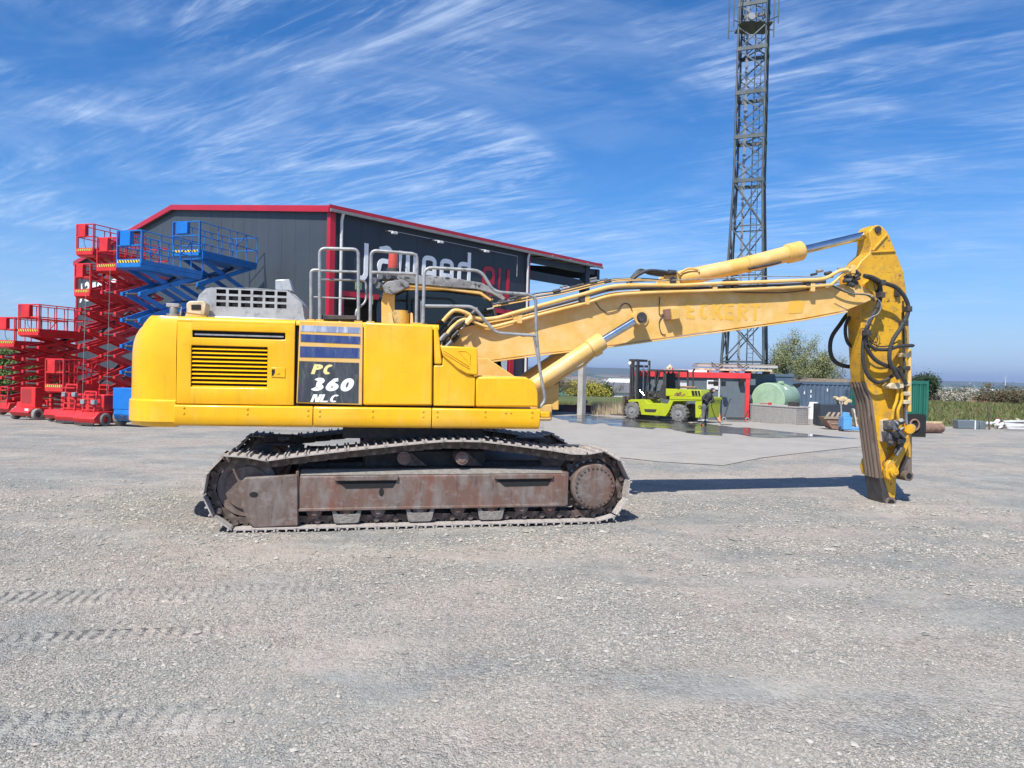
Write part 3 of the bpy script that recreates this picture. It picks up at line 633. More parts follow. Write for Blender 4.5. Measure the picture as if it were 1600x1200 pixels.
# front tank with rounded nose
ar = [(744, 588.5), (800, 589), (822, 590), (832, 594), (838, 602), (841, 614), (842, 636), (743.5, 635.5)]
poly('fuel_tank', ar, -1.47, -.55, Y, bevel=.02)
poly('tank_lid', [(752, 587), (823, 589), (823, 590.5), (752, 589.5)], -1.4, -.7, YB, bevel=.004)
# rounded skirts
def skirt(pa, pb):
    xa, xb = EX.p(*pa, YN).x, EX.p(*pb, YN).x; pr = [(-1.36, ZS-.004), (-1.462, ZS-.004), (-1.482, ZS-.016), (-1.486, ZS-.12), (-1.48, ZB+.06), (-1.462, ZB+.02), (-1.42, ZB), (-1.36, ZB)]
    m = len(pr); vs = [(xa+.004, *p) for p in pr]+[(xb-.004, *p) for p in pr]
    return MB().add(vs, [(i, (i+1) % m, (i+1) % m+m, i+m) for i in range(m)]+[tuple(range(m)), tuple(range(2*m-1, m-1, -1))]).build('skirt_panel', Y, ex, .008)
s1 = skirt((272, 650), (489.5, 650)); s2 = skirt((489.5, 650), (674.5, 650)); s3 = skirt((674.5, 650), (843.5, 650))
bolts([(287, 636), (287, 645), (386, 638), (386, 646), (481, 640), (481, 648)], parent=s1, y=-1.486)
bolts([(499, 641), (499, 649), (582, 641), (582, 650), (661, 642), (661, 650)], parent=s2, y=-1.486)
bolts([(683, 642), (683, 650), (758, 642), (758, 650), (790, 644), (798, 644), (831, 643), (831, 651)], parent=s3, y=-1.486)
MB().box(-2.72, 1.3, -1.4, -1.3, ZB+.02, ZB+.05).build('frame_lip', DARK, ex)
# silver grille hood
HY = -1.0
hc = lambda px, py: EX.p(px, py, HY)
hp = [(304, 492), (305, 478), (311, 461), (321, 451), (330, 449), (400, 450), (449, 454), (462, 461), (472, 474), (477, 495)]
def hood():
    zb = ZT-.005; pts = [hc(*p) for p in hp]; mb = MB(); P = [(v.x, max(v.z, zb)) for v in pts]
    secs = [(HY, 1.0, 0), (HY+.12, 1.03, .0), (HY+.7, 1.03, .0), (HY+.9, .9, .02)]
    hs = []
    X0, X1 = hc(336, 470).x, hc(450, 470).x; z1, z0 = hc(390, 452).z, hc(390, 482).z
    return P, X0, X1, z0, z1
P_, X0, X1, z0, z1 = hood()
# front face is a real pierced sheet
holes = []
for i in range(6):
    for j in range(3):
        w_ = (X1-X0)/6; h_ = (z1-z0)/3; holes.append((X0+w_*i+.014, X0+w_*i+w_-.016, z0+h_*j+.013, z0+h_*j+h_-.013))
def clamp_sheet():
    xa, xb = P_[0][0], P_[-1][0]; zb = ZT-.005; zt = max(p[1] for p in P_)
    mb = plate_holes((X0-.02, X1+.01), (z0-.01, z1+.01), holes, HY); 
    top = [p for p in P_]
    # frame between the pierced rectangle and the outline
    a, b, c, d = (X0-.02, z0-.01), (X1+.01, z0-.01), (X1+.01, z1+.01), (X0-.02, z1+.01)
    L0 = P_[0]; ring = [(P_[0][0], zb)]+P_[1:-1]+[(P_[-1][0], zb)]
    mb.prism([ring[0], ring[1], ring[2], ring[3], d, a], HY, HY+.01)
    mb.prism([ring[0], a, b, ring[-1]], HY, HY+.01)
    mb.prism([b, c, ring[-4], ring[-3], ring[-2], ring[-1]], HY, HY+.01)
    mb.prism([ring[3], ring[4]]+ring[5:-3]+[c, d], HY, HY+.01)
    # wrap over the top
    for i in range(len(ring)-1):
        p, q = ring[i], ring[i+1]; mb.quad((p[0], HY+.005, p[1]), (q[0], HY+.005, q[1]), (q[0], HY+.8, q[1]), (p[0], HY+.8, p[1]))
    mb.prism(ring, HY+.79, HY+.8)
    return mb.build('engine_hood', SILV, ex)
hd = clamp_sheet(); MB().box(X0-.1, X1+.02, HY+.05, HY+.06, ZT, z1+.01).build('grille_backing', DARK, hd)
MB().box(P_[0][0]-.03, P_[-1][0]+.02, HY-.05, HY+.75, ZT-.004, ZT+.035).build('hood_base', SILV, hd, .01)
poly('exhaust_stack', [(430, 454), (430, 437), (452, 436), (458, 455)], -.72, -.5, SILV, bevel=.01, yref=-.72)
cb_ = poly('camera_box', [(291, 489), (291, 474), (296, 470), (318, 470), (322, 475), (320, 493)], -1.25, -1.05, TANB, bevel=.012, yref=-1.25)
poly('camera_lens', [(299, 476), (314, 476), (314, 484), (299, 484)], -1.258, -1.24, DARK, cb_, .003, yref=-1.25)
poly('bracket', [(292, 488), (322, 493), (322, 495), (288, 495)], -1.24, -1.0, YB, cb_, .004, yref=-1.24)

# handrails
def rail(path, y, name='handrail', r=.0195, par=ex, mat=GALV, fr=.07):
    return MB().tube(fillet([e3(p[0], p[1], p[2] if len(p) > 2 else y) for p in path], fr), r, 10).build(name, mat, par)
ra = rail([(499.5, 503), (499.5, 388), (560, 389.5), (560, 500)], -1.2)
rail([(486, 501), (486, 422), (499.5, 422)], -1.2, par=ra); rail([(500, 423), (560, 425)], -1.2, par=ra, r=.015); 
rail([(503, 437), (572, 438, -.9), (572, 472, -.9), (556, 484, -1.0), (556, 500, -1.0)], -1.2, par=ra, r=.013)
rail([(490, 464), (556, 467)], -1.19, par=ra, r=.009); rail([(500, 437), (503, 437)], -1.2, par=ra, r=.01)
poly('step_plate', [(503, 492), (558, 493), (558, 499), (503, 499)], -1.18, -.85, DKST, ra, .004, yref=-1.18)
rb = rail([(578.5, 505), (580, 391), (652, 397), (650.5, 506)], -1.3); rail([(580, 425.5), (651, 428)], -1.3, par=rb)
rc = rail([(661, 506), (663, 417.5), (752, 423), (771, 456), (826, 460), (837, 466), (838, 520), (843, 575), (852, 626), (843, 637)], -1.38, fr=.1)
rail([(664, 478), (740, 479), (774, 520), (838, 524.5)], -1.38, par=rc, fr=.08); rail([(834, 526), (839, 556), (844, 561)], -1.38, par=rc, r=.012)
rail([(658, 470), (658, 505)], -1.3, par=rb, r=.007)
for p in [(500, 502), (560, 503), (579, 505), (650, 507), (661, 507), (486, 501)]:
    v = e3(*p, -1.3); MB().box(v.x-.045, v.x+.045, v.y-.04, v.y+.04, ZT-.01, ZT+.02).build('rail_foot', DECK, ex, .004)
# muffler pot in its bracket
v = e3(626, 498, -1.15)
MB().cyl((v.x, -1.05, 2.36), (v.x, -1.05, 2.52), .105, 24).cyl((v.x, -1.05, 2.52), (v.x, -1.05, 2.55), .09, 24).build('filler_pot', DECK, ex, .006)
poly('pot_bracket', [(607, 507), (607, 489), (612, 490), (616, 507)], -1.16, -.95, YB, bevel=.004, yref=-1.16); poly('pot_bracket', [(641, 508), (642, 488), (645, 490), (646, 508)], -1.16, -.95, YB, bevel=.004, yref=-1.16)

# cab on the far side of the boom
CY = .42
cb = thing_part = MB(); 
def c2(px, py): v = EX.p(px, py, CY); return (v.x, v.z)
cabp = [(596, 600), (594, 462), (600, 448), (640, 445), (700, 450), (752, 456), (768, 467), (776, 495), (784, 600)]
P1_ = [c2(*p) for p in cabp]
win = [(617, 500), (617, 463), (640, 455), (700, 459), (748, 464), (762, 473), (769, 498), (772, 560), (617, 560)]
cab_yb = 1.42
cab = MB()
# rear pillar, roof beam, front pillar, floor as frame of both sides
for y0, y1 in ((CY, CY+.07), (cab_yb-.07, cab_yb)):
    cab.prism([c2(*p) for p in [(596, 600), (596, 470), (600, 452), (617, 458), (617, 600)]], y0, y1)
    cab.prism([c2(*p) for p in [(600, 450), (640, 444), (700, 449), (754, 455), (772, 468), (766, 471), (750, 460), (700, 453.5), (640, 448.5), (617, 458)]], y0, y1)
    cab.prism([c2(*p) for p in [(617, 600), (617, 575), (784, 575), (784, 600)]], y0, y1)
o = cab.build('cab', YB, ex, .012)
CABO = o
A = c2(600, 450); B = c2(768, 466); C_ = c2(596, 500)
MB().prism([c2(*p) for p in [(600, 449), (640, 443.5), (700, 448.5), (754, 455), (762, 460), (700, 453), (620, 453)]], CY+.02, cab_yb-.02).build('cab_roof', YB, CABO, .01)
MB().prism([c2(*p) for p in [(617, 575), (617, 458), (640, 452), (700, 457), (750, 463), (766, 471), (772, 495), (779, 575)]], CY+.03, CY+.036).build('side_window', GLASS, CABO)
MB().prism([c2(*p) for p in [(617, 575), (617, 458), (640, 452), (700, 457), (750, 463), (766, 471), (772, 495), (779, 575)]], cab_yb-.036, cab_yb-.03).build('door_window', GLASS, CABO)
fr_ = [c2(*p) for p in [(766, 471), (775, 500), (784, 575)]]
mbw = MB()
for i in range(2): mbw.prism([fr_[i], fr_[i+1], (fr_[i+1][0]+.008, fr_[i+1][1]), (fr_[i][0]+.008, fr_[i][1])], CY+.05, cab_yb-.05)
mbw.build('windscreen', GLASS, CABO)
MB().tube([Vector((p[0], CY+.02, p[1])) for p in [c2(754, 457), c2(768, 467), c2(776, 498), c2(783, 540)]], .022, 8).build('front_pillar', DKST, CABO)
MB().prism([c2(*p) for p in [(620, 462), (642, 456), (700, 461), (747, 467), (757, 474), (763, 495), (700, 497), (622, 497)]], CY+.04, CY+.043).build('window_seal', GLASS, CABO)
MB().prism([c2(*p) for p in [(590, 600), (588, 480), (594, 458), (600, 455), (598, 480), (599, 600)]], CY+.05, cab_yb-.05).build('rear_glass', GLASS, CABO)
MB().box(c2(640, 500)[0], c2(668, 500)[0], CY+.3, CY+.75, 1.8, 2.75).box(c2(640, 500)[0], c2(700, 500)[0], CY+.3, CY+.75, 1.75, 1.95).build('driver_seat', DKST, CABO, .04)
MB().box(c2(612, 500)[0]+.02, c2(760, 500)[0], CY+.1, cab_yb-.1, 1.45, 1.6).build('cab_floor', DARK, CABO)
MB().cyl(e3(679, 500, 1.1), e3(679, 478, 1.1), .05, 12, r2=.01).build('warning_cone', REDT, CABO)
# grey roof guard, work lights, beacon
gp = [(590, 438), (592, 428), (640, 429), (700, 433), (752, 442), (775, 453), (790, 466), (786, 470), (768, 459), (745, 452), (700, 449), (636, 443)]
gu = MB().prism([(EX.p(*p, CY).x, EX.p(*p, CY).z) for p in gp], CY-.02, CY+.05).prism([(EX.p(*p, CY).x, EX.p(*p, CY).z) for p in gp], cab_yb-.05, cab_yb+.02).build('roof_guard', GUARD, ex, .01)
q = [EX.p(*p, CY) for p in [(600, 432), (640, 433), (700, 437), (750, 446)]]
for i in range(3): MB().beam((q[i].x, .92, q[i].z), (q[i+1].x, .92, q[i+1].z), .9, .03).build('guard_plate', GUARD, gu)
rng2 = random.Random(3)
for i in range(12):
    px = 700+i*7; v = EX.p(px, 448+max(0, px-745)*.35, CY); MB().beam((v.x, CY, v.z+.02), (v.x+.03, cab_yb, v.z+.02), .02, .02).build('guard_bar', DKST, gu)
MB().prism([e2(*p, CY-.1) for p in [(597, 448), (606, 441), (630, 438), (638, 444), (640, 449), (612, 462), (602, 459)]], CY-.22, CY-.08).build('mirror_plate', GUARD, gu, .01)
for px, py in ((590, 440), (600, 433), (612, 433), (596, 447)):
    v = e3(px, py, CY-.02); MB().cyl((v.x-.05, v.y-.1, v.z), (v.x+.03, v.y, v.z), .045, 14).box(v.x-.03, v.x+.05, v.y-.04, v.y+.04, v.z-.05, v.z+.05).build('work_light', GREYV, gu, .004)
for px, py, qx, qy in ((625, 434, 640, 440), (616, 437, 634, 445), (606, 443, 622, 436)): MB().tube([e3(px, py, CY-.12), e3(qx, qy, CY-.15)], .008).build('light_bracket', DKST, gu)
v = e3(614, 420, .6); b0 = EX.p(614, 421, .6)
MB().cyl((b0.x, .6, b0.z-.05), (b0.x, .6, b0.z+.015), .09, 24).build('beacon_base', DKST, ex, .006)
MB().tube([(b0.x, .6, b0.z+.015), (b0.x, .6, b0.z+.1), (b0.x, .6, b0.z+.22), (b0.x, .6, b0.z+.245), (b0.x, .6, b0.z+.25)], [.072, .07, .062, .05, .01], 24).build('beacon_lens', ORLENS, ex)
for k in range(4): MB().cyl((b0.x, .6, b0.z+.04+k*.045), (b0.x, .6, b0.z+.05+k*.045), .073-.003*k, 24).build('lens_ring', ORLENS, ex)
poly('antenna_box', [(578, 462), (583, 462), (583, 475), (578, 475)], .9, 1.0, GRNB, yref=.9, bevel=.003)

# ---- boom (paler paint), width .62 about y=0
BW = .31
bo = [(690, 590), (688, 560), (696, 528), (712, 517), (730, 511), (760, 506), (810, 497), (860, 485), (910, 472), (957, 459), (1010, 455.5), (1116, 453), (1290, 449), (1335, 441), (1358, 452), (1366, 462), (1360, 470),
      (1323, 485), (1255, 498), (1130, 516), (1089, 521), (1040, 528), (960, 539), (900, 547), (850, 552), (747, 566), (735, 590)]
boom = MB().prism([e2(*p, -BW) for p in bo], -BW, BW).build('boom', YB, ex, .01)
def b3(px, py, y=-BW): return EX.p(px, py, y)
# welded flange plates along the top edge and lower seam
def strip(pts, y0, y1, th, name, par, mat=YB):
    P = [b3(*p, -BW) for p in pts]
    for i in range(len(P)-1): pass
    mb = MB(); n = len(P); vs = []
    for v in P: vs += [(v.x, y0, v.z), (v.x, y1, v.z), (v.x, y1, v.z+th), (v.x, y0, v.z+th)]
    fs = [(i*4+k, i*4+(k+1) % 4, (i+1)*4+(k+1) % 4, (i+1)*4+k) for i in range(n-1) for k in range(4)]+[(3, 2, 1, 0), tuple(4*(n-1)+k for k in range(4))]
    return mb.add(vs, fs).build(name, mat, par, .003)
strip([(712, 517), (760, 506), (810, 497), (910, 472), (957, 459), (1010, 455.5), (1116, 453), (1290, 449)], -BW-.035, BW+.035, .022, 'boom_flange', boom)
strip([(747, 566.5), (850, 553), (960, 540), (1040, 529), (1130, 517), (1255, 499), (1323, 486)], -BW-.03, BW+.03, -.02, 'boom_flange', boom)
# long steel pipes on the near top edge
def pipe(pts, y, r, name='hydraulic_pipe', mat=YB, par=boom, sp=True, n=10):
    P = [EX.p(p[0], p[1], p[2] if len(p) > 2 else y) for p in pts]
    return MB().tube(fillet(P, .12, 5) if not sp else spline(P, 5), r, n).build(name, mat, par)
for off, yy in ((0, -.42), (0, .1), (0, .3)):
    pipe([(692, 502), (704, 489), (712, 485), (726, 488), (748, 498), (775, 497), (800, 490), (850, 476), (910, 460), (955, 448), (1000, 445.5), (1060, 446), (1110, 443.5), (1180, 441), (1240, 438.5), (1275, 437), (1292, 434), (1310, 424), (1325, 421)], yy, .026, sp=True)
for yy in (-.40, .2):
    pipe([(700, 521), (716, 503), (732, 499), (745, 505), (765, 511), (790, 506), (850, 490), (910, 475), (955, 462), (1010, 457.5), (1100, 454.5), (1200, 451), (1290, 446), (1302, 442), (1318, 427), (1331, 422)], yy, .022)
pipe([(700, 510), (712, 497), (728, 497), (752, 503), (800, 494), (860, 479), (905, 467), (950, 454), (1000, 450), (1110, 449), (1240, 444), (1290, 440)], -.30, .018, mat=BLACK)
for k in range(4):
    yy = -.36+.09*k; dz = -3-2.0*k
    pipe([(770, 480+dz*.2), (815, 474+dz), (840, 470+dz*1.3), (880, 462+dz), (930, 449+dz*.9), (965, 441+dz*.6), (1010, 439+dz*.4), (1040, 441+dz*.3)], yy, .008, mat=DKST if k % 2 else YB)
pipe([(1000, 452), (1100, 449), (1200, 446), (1230, 448), (1280, 445)], -.36, .011, mat=BLACK)
pipe([(960, 441), (1100, 436), (1200, 432), (1300, 433)], -.2, .008, mat=GALV)
pipe([(985, 442), (1100, 452), (1170, 457), (1240, 456), (1300, 444)], -.37, .008, mat=BLACK)
def clampat(px, py, y=-.36, s=1, par=boom, mat=DKST):
    v = EX.p(px, py, y); MB().box(v.x-.035*s, v.x+.035*s, y-.06, y+.06, v.z-.075*s, v.z+.045*s).build('pipe_clamp', mat, par, .006)
for p in [(805, 492), (811, 497), (909, 464), (916, 468), (1115, 447), (1135, 442), (1147, 442), (1260, 441), (1267, 448), (1330, 420)]: clampat(*p, mat=DKST if p[0] in (909, 1135, 1147, 1260) else YB)
rv = random.Random(11)
for i in range(26):       # couplings at the boom foot
    px = rv.uniform(690, 742); py = 538-(px-690)*.75+rv.uniform(-13, 10); v = EX.p(px, py, rv.uniform(-.5, -.2)); d = Vector((.55, rv.uniform(-.1, .1), .6)).normalized()*.055
    MB().cyl(v-d, v+d, rv.choice([.016, .022, .028]), 8).build('hose_coupling', rv.choice([DKST, YB, GALV, GREYV]), boom)
for i in range(7):
    px = 686+rv.uniform(0, 14); pipe([(px, 548), (px+8, 530-rv.uniform(0, 8)), (px+20, 515-rv.uniform(0, 8)), (px+38, 506-rv.uniform(0, 10))], -.45+.05*i, .014, mat=rv.choice([BLACK, DKST, YB]))
for i in range(34):      # clutter of fittings along the boom top
    px = rv.choice([rv.uniform(765, 812), rv.uniform(855, 960), rv.uniform(1270, 1345)]); base = 480-(px-765)*.24 if px < 1000 else 430+rv.uniform(-6, 14); v = EX.p(px, base+rv.uniform(-7, 5), rv.uniform(-.38, .1))
    d = Vector((.8, 0, .2)).normalized()*.05; MB().cyl(v-d, v+d, rv.choice([.012, .018, .026]), 8).build('hose_coupling', rv.choice([DKST, GREYV, BLACK, GALV]), boom)
# small electrical lines on the side plate
for pts in ([(930, 471), (938, 482), (945, 487), (950, 489), (965, 485), (974, 475), (983, 476), (988, 486)], [(1031, 464), (1030, 490), (1036, 492), (1030, 503), (1033, 520), (1040, 523)]): pipe(pts, -BW-.012, .006, mat=DKST)
bb = MB().prism([e2(*p, -.40) for p in [(1046, 482), (1060, 482), (1060, 498), (1048, 500)]], -.46, -.31).build('side_bracket', YB, boom, .006)
poly('bracket_window', [(1040, 483), (1047, 482), (1048, 499), (1041, 500)], -.42, -.31, RBROWN, boom, .004, yref=-.42)
# big pin boss of the lift cylinders
v = EX.p(999.5, 496.5, -BW); MB().cyl((v.x, -BW-.02, v.z), (v.x, -BW-.001, v.z), .125, 32).build('pin_doubler', YB, boom, .006)
pinx, pinz = EX.p(999.5, 496.5, -.5).x, EX.p(999.5, 496.5, -.5).z
MB().cyl((pinx, -.62, pinz), (pinx, .62, pinz), .06, 24).build('lift_pin', DKST, boom, .006)
# lettering of the boom
lb = EX.p(1073, 497.5, -BW)
def boomtext(body, p, h, sx=1.15):
    v = EX.p(*p, -BW); o = textmesh('boom_lettering', body, h/.72, YL, boom, Vector((0, 0, 0)), extrude=.0012, offset=.012, sx=sx, space=1.12)
    o.data.transform(Matrix.Rotation(R_(1.2), 4, 'Y')); o.data.transform(Matrix.Translation((v.x, -BW-.0025, v.z))); return o
v = EX.p(1072, 498.0, -BW)
for m_ in strokes('ECKERT', v.x, v.z, .235, .235, .19, -BW-.0015, .0015, gap=.20, slope=.012): m_.build('boom_lettering', YL, boom)
MB().prism([e2(*p, -BW) for p in [(1232, 470), (1252, 469), (1252, 489), (1232, 490)]], -BW-.004, -BW-.001).build('faded_emblem', YL, boom)
MB().prism([e2(*p, -BW) for p in [(1253, 470), (1258, 470), (1254, 489), (1252, 486)]], -BW-.004, -BW-.001).build('faded_emblem', YL, boom)
# upper bracket + arm cylinder
MB().prism([e2(*p, -.12) for p in [(1028, 452), (1040, 430), (1049, 425), (1058, 428), (1066, 452)]], -.13, -.09).prism([e2(*p, -.12) for p in [(1028, 452), (1040, 430), (1049, 425), (1058, 428), (1066, 452)]], .09, .13).build('cylinder_bracket', YB, boom, .006)
v = EX.p(1051, 438.5, -.13); MB().cyl((v.x, -.145, v.z), (v.x, .145, v.z), .05, 20).build('bracket_pin', DKST, boom)
ac0, ac1, ac2, ac3 = EX.p(1060, 436, 0), EX.p(1168, 413, 0), EX.p(1253, 391.5, 0), EX.p(1357, 366.5, 0)
acy = MB().tube([ac0, ac0+(ac2-ac0)*.02, ac1, ac1+(ac2-ac0).normalized()*.005, ac2-(ac2-ac0).normalized()*.26, ac2-(ac2-ac0).normalized()*.24, ac2-(ac2-ac0).normalized()*.02, ac2], [.10, .115, .115, .118, .118, .145, .145, .13], 28).build('arm_cylinder', YB, ex)
MB().cyl(ac2, ac3, .062, 24).build('cylinder_rod', CHROME, acy); d = (ac2-ac0).normalized()
MB().cyl(ac1-d*.02, ac1+d*.02, .125, 24).build('cylinder_band', YB, acy)
MB().cyl((ac3.x, -.1, ac3.z), (ac3.x, .1, ac3.z), .115, 24).build('rod_eye', YS, acy, .008)
pipe([(1060, 428), (1075, 420), (1090, 421), (1092, 425)], -.12, .016, par=acy); pipe([(1170, 420), (1205, 413), (1220, 409)], -.14, .02, par=acy, mat=DKST)
for k in range(3): pipe([(980, 446-k), (988, 437-k*2), (1000, 428-k*3), (1014, 423+k*2), (1034, 424+k*3), (1048, 427+k)], -.25+.1*k, .022, mat=BLACK, name='rubber_hose')
MB().cyl(EX.p(1044, 425, -.15), EX.p(1056, 426, -.15), .035, 12).build('hose_coupling', DKST, boom)
# lift cylinders
for yy in (-.50, .50):
    a, b, c = EX.p(999.5, 496.5, -.5), EX.p(941, 532, -.5), EX.p(838, 600, -.5)
    a, b, c = [Vector((q_.x, yy, q_.z)) for q_ in (a, b, c)]; d = (c-b).normalized(); c = c+d*.1
    ly = MB().tube([b, b+d*.02, b+d*.2, b+d*.22, c], [.115, .125, .125, .108, .108], 28).build('lift_cylinder', YB, ex)
    MB().cyl(a, b, .055, 24).build('cylinder_rod', CHROME, ly)
    MB().cyl((a.x, yy-.075, a.z), (a.x, yy+.075, a.z), .10, 28).build('rod_eye', YB, ly, .01); MB().cyl((a.x, yy-.09, a.z), (a.x, yy+.09, a.z), .07, 24).build('pin_cap', DKST, ly, .008)
    MB().tube([b+Vector((-.02, 0, -.13)), b+d*.3+Vector((0, 0, -.17)), b+d*.9+Vector((0, 0, -.13))], .018).build('cylinder_pipe', YB, ly)
    MB().cyl(b+Vector((.0, 0, -.15)), b+Vector((-.09, 0, -.2)), .03, 10).build('pipe_port', YB, ly)
    MB().cyl(b+d*.5, b+d*.53, .112, 24).build('cylinder_band', YB, ly)
MB().prism([e2(*p, -.3) for p in [(700, 640), (700, 590), (720, 560), (760, 560), (820, 600), (870, 600), (870, 640)]], -.42, -.36).prism([e2(*p, -.3) for p in [(700, 640), (700, 590), (720, 560), (760, 560), (820, 600), (870, 600), (870, 640)]], .36, .42).build('boom_mount', YB, ex, .01)
MB().box(.6, 1.75, -.45, .45, 1.2, 1.42).build('frame_nose', YB, ex, .02)
v = EX.p(851, 647, -.9); MB().box(v.x-.06, v.x+.06, -.95, -.7, v.z-.04, v.z+.03).build('tow_block', Y, ex, .01)

# ---- stick (dipper arm)
SW = .165
so_ = [(1332, 430), (1337, 420), (1346, 407), (1359, 395), (1361, 382), (1358, 362), (1364, 354), (1371, 351), (1379, 354), (1388, 364), (1392, 374), (1400, 394), (1407, 412), (1412, 425), (1415, 445), (1418, 470), (1418, 532), (1416, 600), (1416, 680), (1410, 705), (1401, 745), (1400, 772), (1397, 786), (1390, 792), (1383, 789), (1381, 785),
       (1376, 747), (1369, 695), (1361, 622), (1350, 595), (1347, 540), (1345, 495), (1342, 470), (1333, 455)]
st = MB().prism([e2(*p, -SW) for p in so_], -SW, SW).build('stick', YS, ex, .014)
def s3(px, py, y=-SW): return EX.p(px, py, y)
# forked top ears
v = s3(1371, 359); MB().cyl((v.x, -SW-.025, v.z), (v.x, SW+.025, v.z), .05, 24).build('top_pin', DKST, st, .006)
MB().beam(s3(1386, 366, -SW-.012), s3(1363, 392, -SW-.012), .03, .03).beam(s3(1362, 394, -SW-.012), s3(1399, 392, -SW-.012), .025, .025).build('weld_rib', YS, st, .006)
# ribbed wear plate on the cab side
fw = [(1346, 600), (1361, 624), (1370, 695), (1377, 747), (1382, 786)]
mbp = MB()
Pn = [s3(*p) for p in [(1350, 597), (1361, 624), (1370, 695), (1377, 747), (1383, 788)]]
for k in range(4):
    y = -SW+.05+k*(2*SW-.1)/3
    MB().tube([Vector((p.x-.03, y, p.z)) for p in Pn[0:4]], [.012, .030, .030, .030], 8).build('wear_rib', BARE, st)
mb = MB()
for i in range(4):
    a, b = Pn[i], Pn[i+1]; mb.prism([(a.x-.02, a.z), (b.x-.02, b.z), (b.x+.015, b.z), (a.x+.015, a.z)], -SW-.012, SW+.012)
mb.build('wear_plate', BARE, st, .004)
a, b = Pn[3], Pn[4]; MB().prism([(a.x-.035, a.z), (b.x-.03, b.z-.01), (b.x+.10, b.z-.03), (b.x+.10, b.z+.03), (a.x+.06, a.z-.08), (a.x+.03, a.z)], -SW-.02, SW+.02).build('tip_plate', DKST, st, .01)
v = s3(1389, 785); MB().cyl((v.x, -SW-.05, v.z), (v.x, SW+.05, v.z), .085, 28).build('tip_boss', BARE, st, .008); MB().cyl((v.x, -SW-.053, v.z), (v.x, SW+.053, v.z), .055, 28).build('tip_bore', DARK, st)
# boom to stick pin
v = s3(1352, 448); MB().cyl((v.x, -BW-.03, v.z), (v.x, BW+.03, v.z), .085, 24).build('stick_pin', YS, st, .01)
v = s3(1401, 461, -SW); MB().cyl((v.x, -SW-.06, v.z), (v.x, -SW, v.z), .03, 12).box(v.x-.05, v.x+.03, -SW-.05, -SW, v.z-.02, v.z+.1).build('hose_guide', DKST, st)
# bucket cylinder behind, side pipes
bc = MB().cyl(s3(1409, 480, 0), s3(1411, 640, 0), .09, 20).build('bucket_cylinder', YS, ex)
MB().cyl(s3(1411, 640, 0), s3(1414, 680, 0), .055, 20).build('cylinder_rod', CHROME, bc)
pipe([(1421, 545), (1421, 560), (1421, 643)], -.3, .028, par=bc, name='bucket_pipe', sp=False)
for p0, p1 in (((1411, 470), (1413, 600)), ((1414, 600), (1412, 660))): pipe([p0, p1], -.28, .016, mat=DKST, par=st, sp=False)
for py in (555, 575, 600, 615, 628): v = s3(1413, py, -.26); MB().box(v.x-.06, v.x+.05, -.33, -.19, v.z-.03, v.z+.03).build('pipe_clamp', rv.choice([TANB, DKST]), st, .006)
# valve block
vb = poly('valve_plate', [(1378, 657), (1388, 654), (1389, 691), (1378, 690)], -.23, -.165, TANB, st, .006, yref=-.23)
for i in range(22):
    px = rv.uniform(1390, 1411); py = rv.uniform(656, 694); v = EX.p(px, py, rv.uniform(-.46, -.28)); d = Vector((rv.uniform(-1, 1), rv.uniform(-1, .2), rv.uniform(-1, 1))).normalized()*rv.uniform(.03, .06)
    MB().cyl(v-d, v+d, rv.uniform(.018, .04), 10).build('valve', rv.choice([GREYV, GREYV, DKST, BLACK]), vb, .003)
poly('valve_block', [(1390, 658), (1404, 657), (1405, 673), (1390, 672)], -.38, -.22, GREYV, st, .01, yref=-.38); poly('valve_block', [(1389, 675), (1406, 676), (1405, 690), (1391, 692)], -.40, -.22, GREYV, st, .01, yref=-.40)
poly('manifold', [(1389, 603), (1395, 598), (1412, 600), (1413, 606), (1402, 608), (1390, 607)], -.36, -.20, TANB, st, .008, yref=-.36)
for pts in ([(1403, 607), (1401, 625), (1396, 640), (1394, 655)], [(1408, 608), (1409, 625), (1403, 642), (1404, 657)]): pipe(pts, -.3, .022, par=st, mat=YS)
# side link and tilt link with the end boss
LKP = [(1384, 737), (1386, 725), (1398, 712), (1411, 682), (1421, 680), (1423, 692), (1407, 725), (1401, 745), (1393, 752), (1386, 748)]
lk = MB().prism([e2(*p, -.3) for p in LKP], -.30, -.225).build('side_link', YS, ex, .015); MB().prism([e2(*p, -.3) for p in LKP], .225, .30).build('side_link', YS, ex, .015)
v = EX.p(1394, 737, -.3); MB().cyl((v.x, -.36, v.z), (v.x, .36, v.z), .065, 24).cyl((v.x, -.375, v.z), (v.x, -.36, v.z), .04, 20).build('link_pin', YS, lk, .008)
hl = MB().prism([e2(*p, -.13) for p in [(1412, 665), (1424, 672), (1424, 740), (1421, 752), (1410, 750), (1403, 742), (1405, 735), (1414, 715)]], -.15, .15).build('bucket_link', BARE, ex, .015)
MB().prism([e2(*p, -.16) for p in [(1413, 668), (1422, 675), (1422, 715), (1416, 712)]], -.17, -.15).build('link_paint', YS, hl)
v = EX.p(1416, 743, -.2); MB().cyl((v.x, -.26, v.z), (v.x, .26, v.z), .075, 24).build('link_boss', BARE, hl, .008); MB().cyl((v.x, -.263, v.z), (v.x, .263, v.z), .045, 24).build('link_bore', DARK, hl)
v = EX.p(1418, 670, -.2); MB().cyl((v.x, -.25, v.z), (v.x+.14, -.1, v.z), .07, 20).build('link_eye', YS, hl, .01)
pipe([(1411, 680), (1404, 695), (1397, 708)], -.36, .026, mat=BLACK, par=lk); pipe([(1413, 688), (1408, 700), (1401, 712)], -.40, .02, mat=GREYV, par=lk)
pipe([(1389, 697), (1385, 705), (1384, 718), (1380, 722), (1380, 728), (1386, 731), (1394, 718), (1402, 704)], -.26, .006, mat=DKST, par=lk)
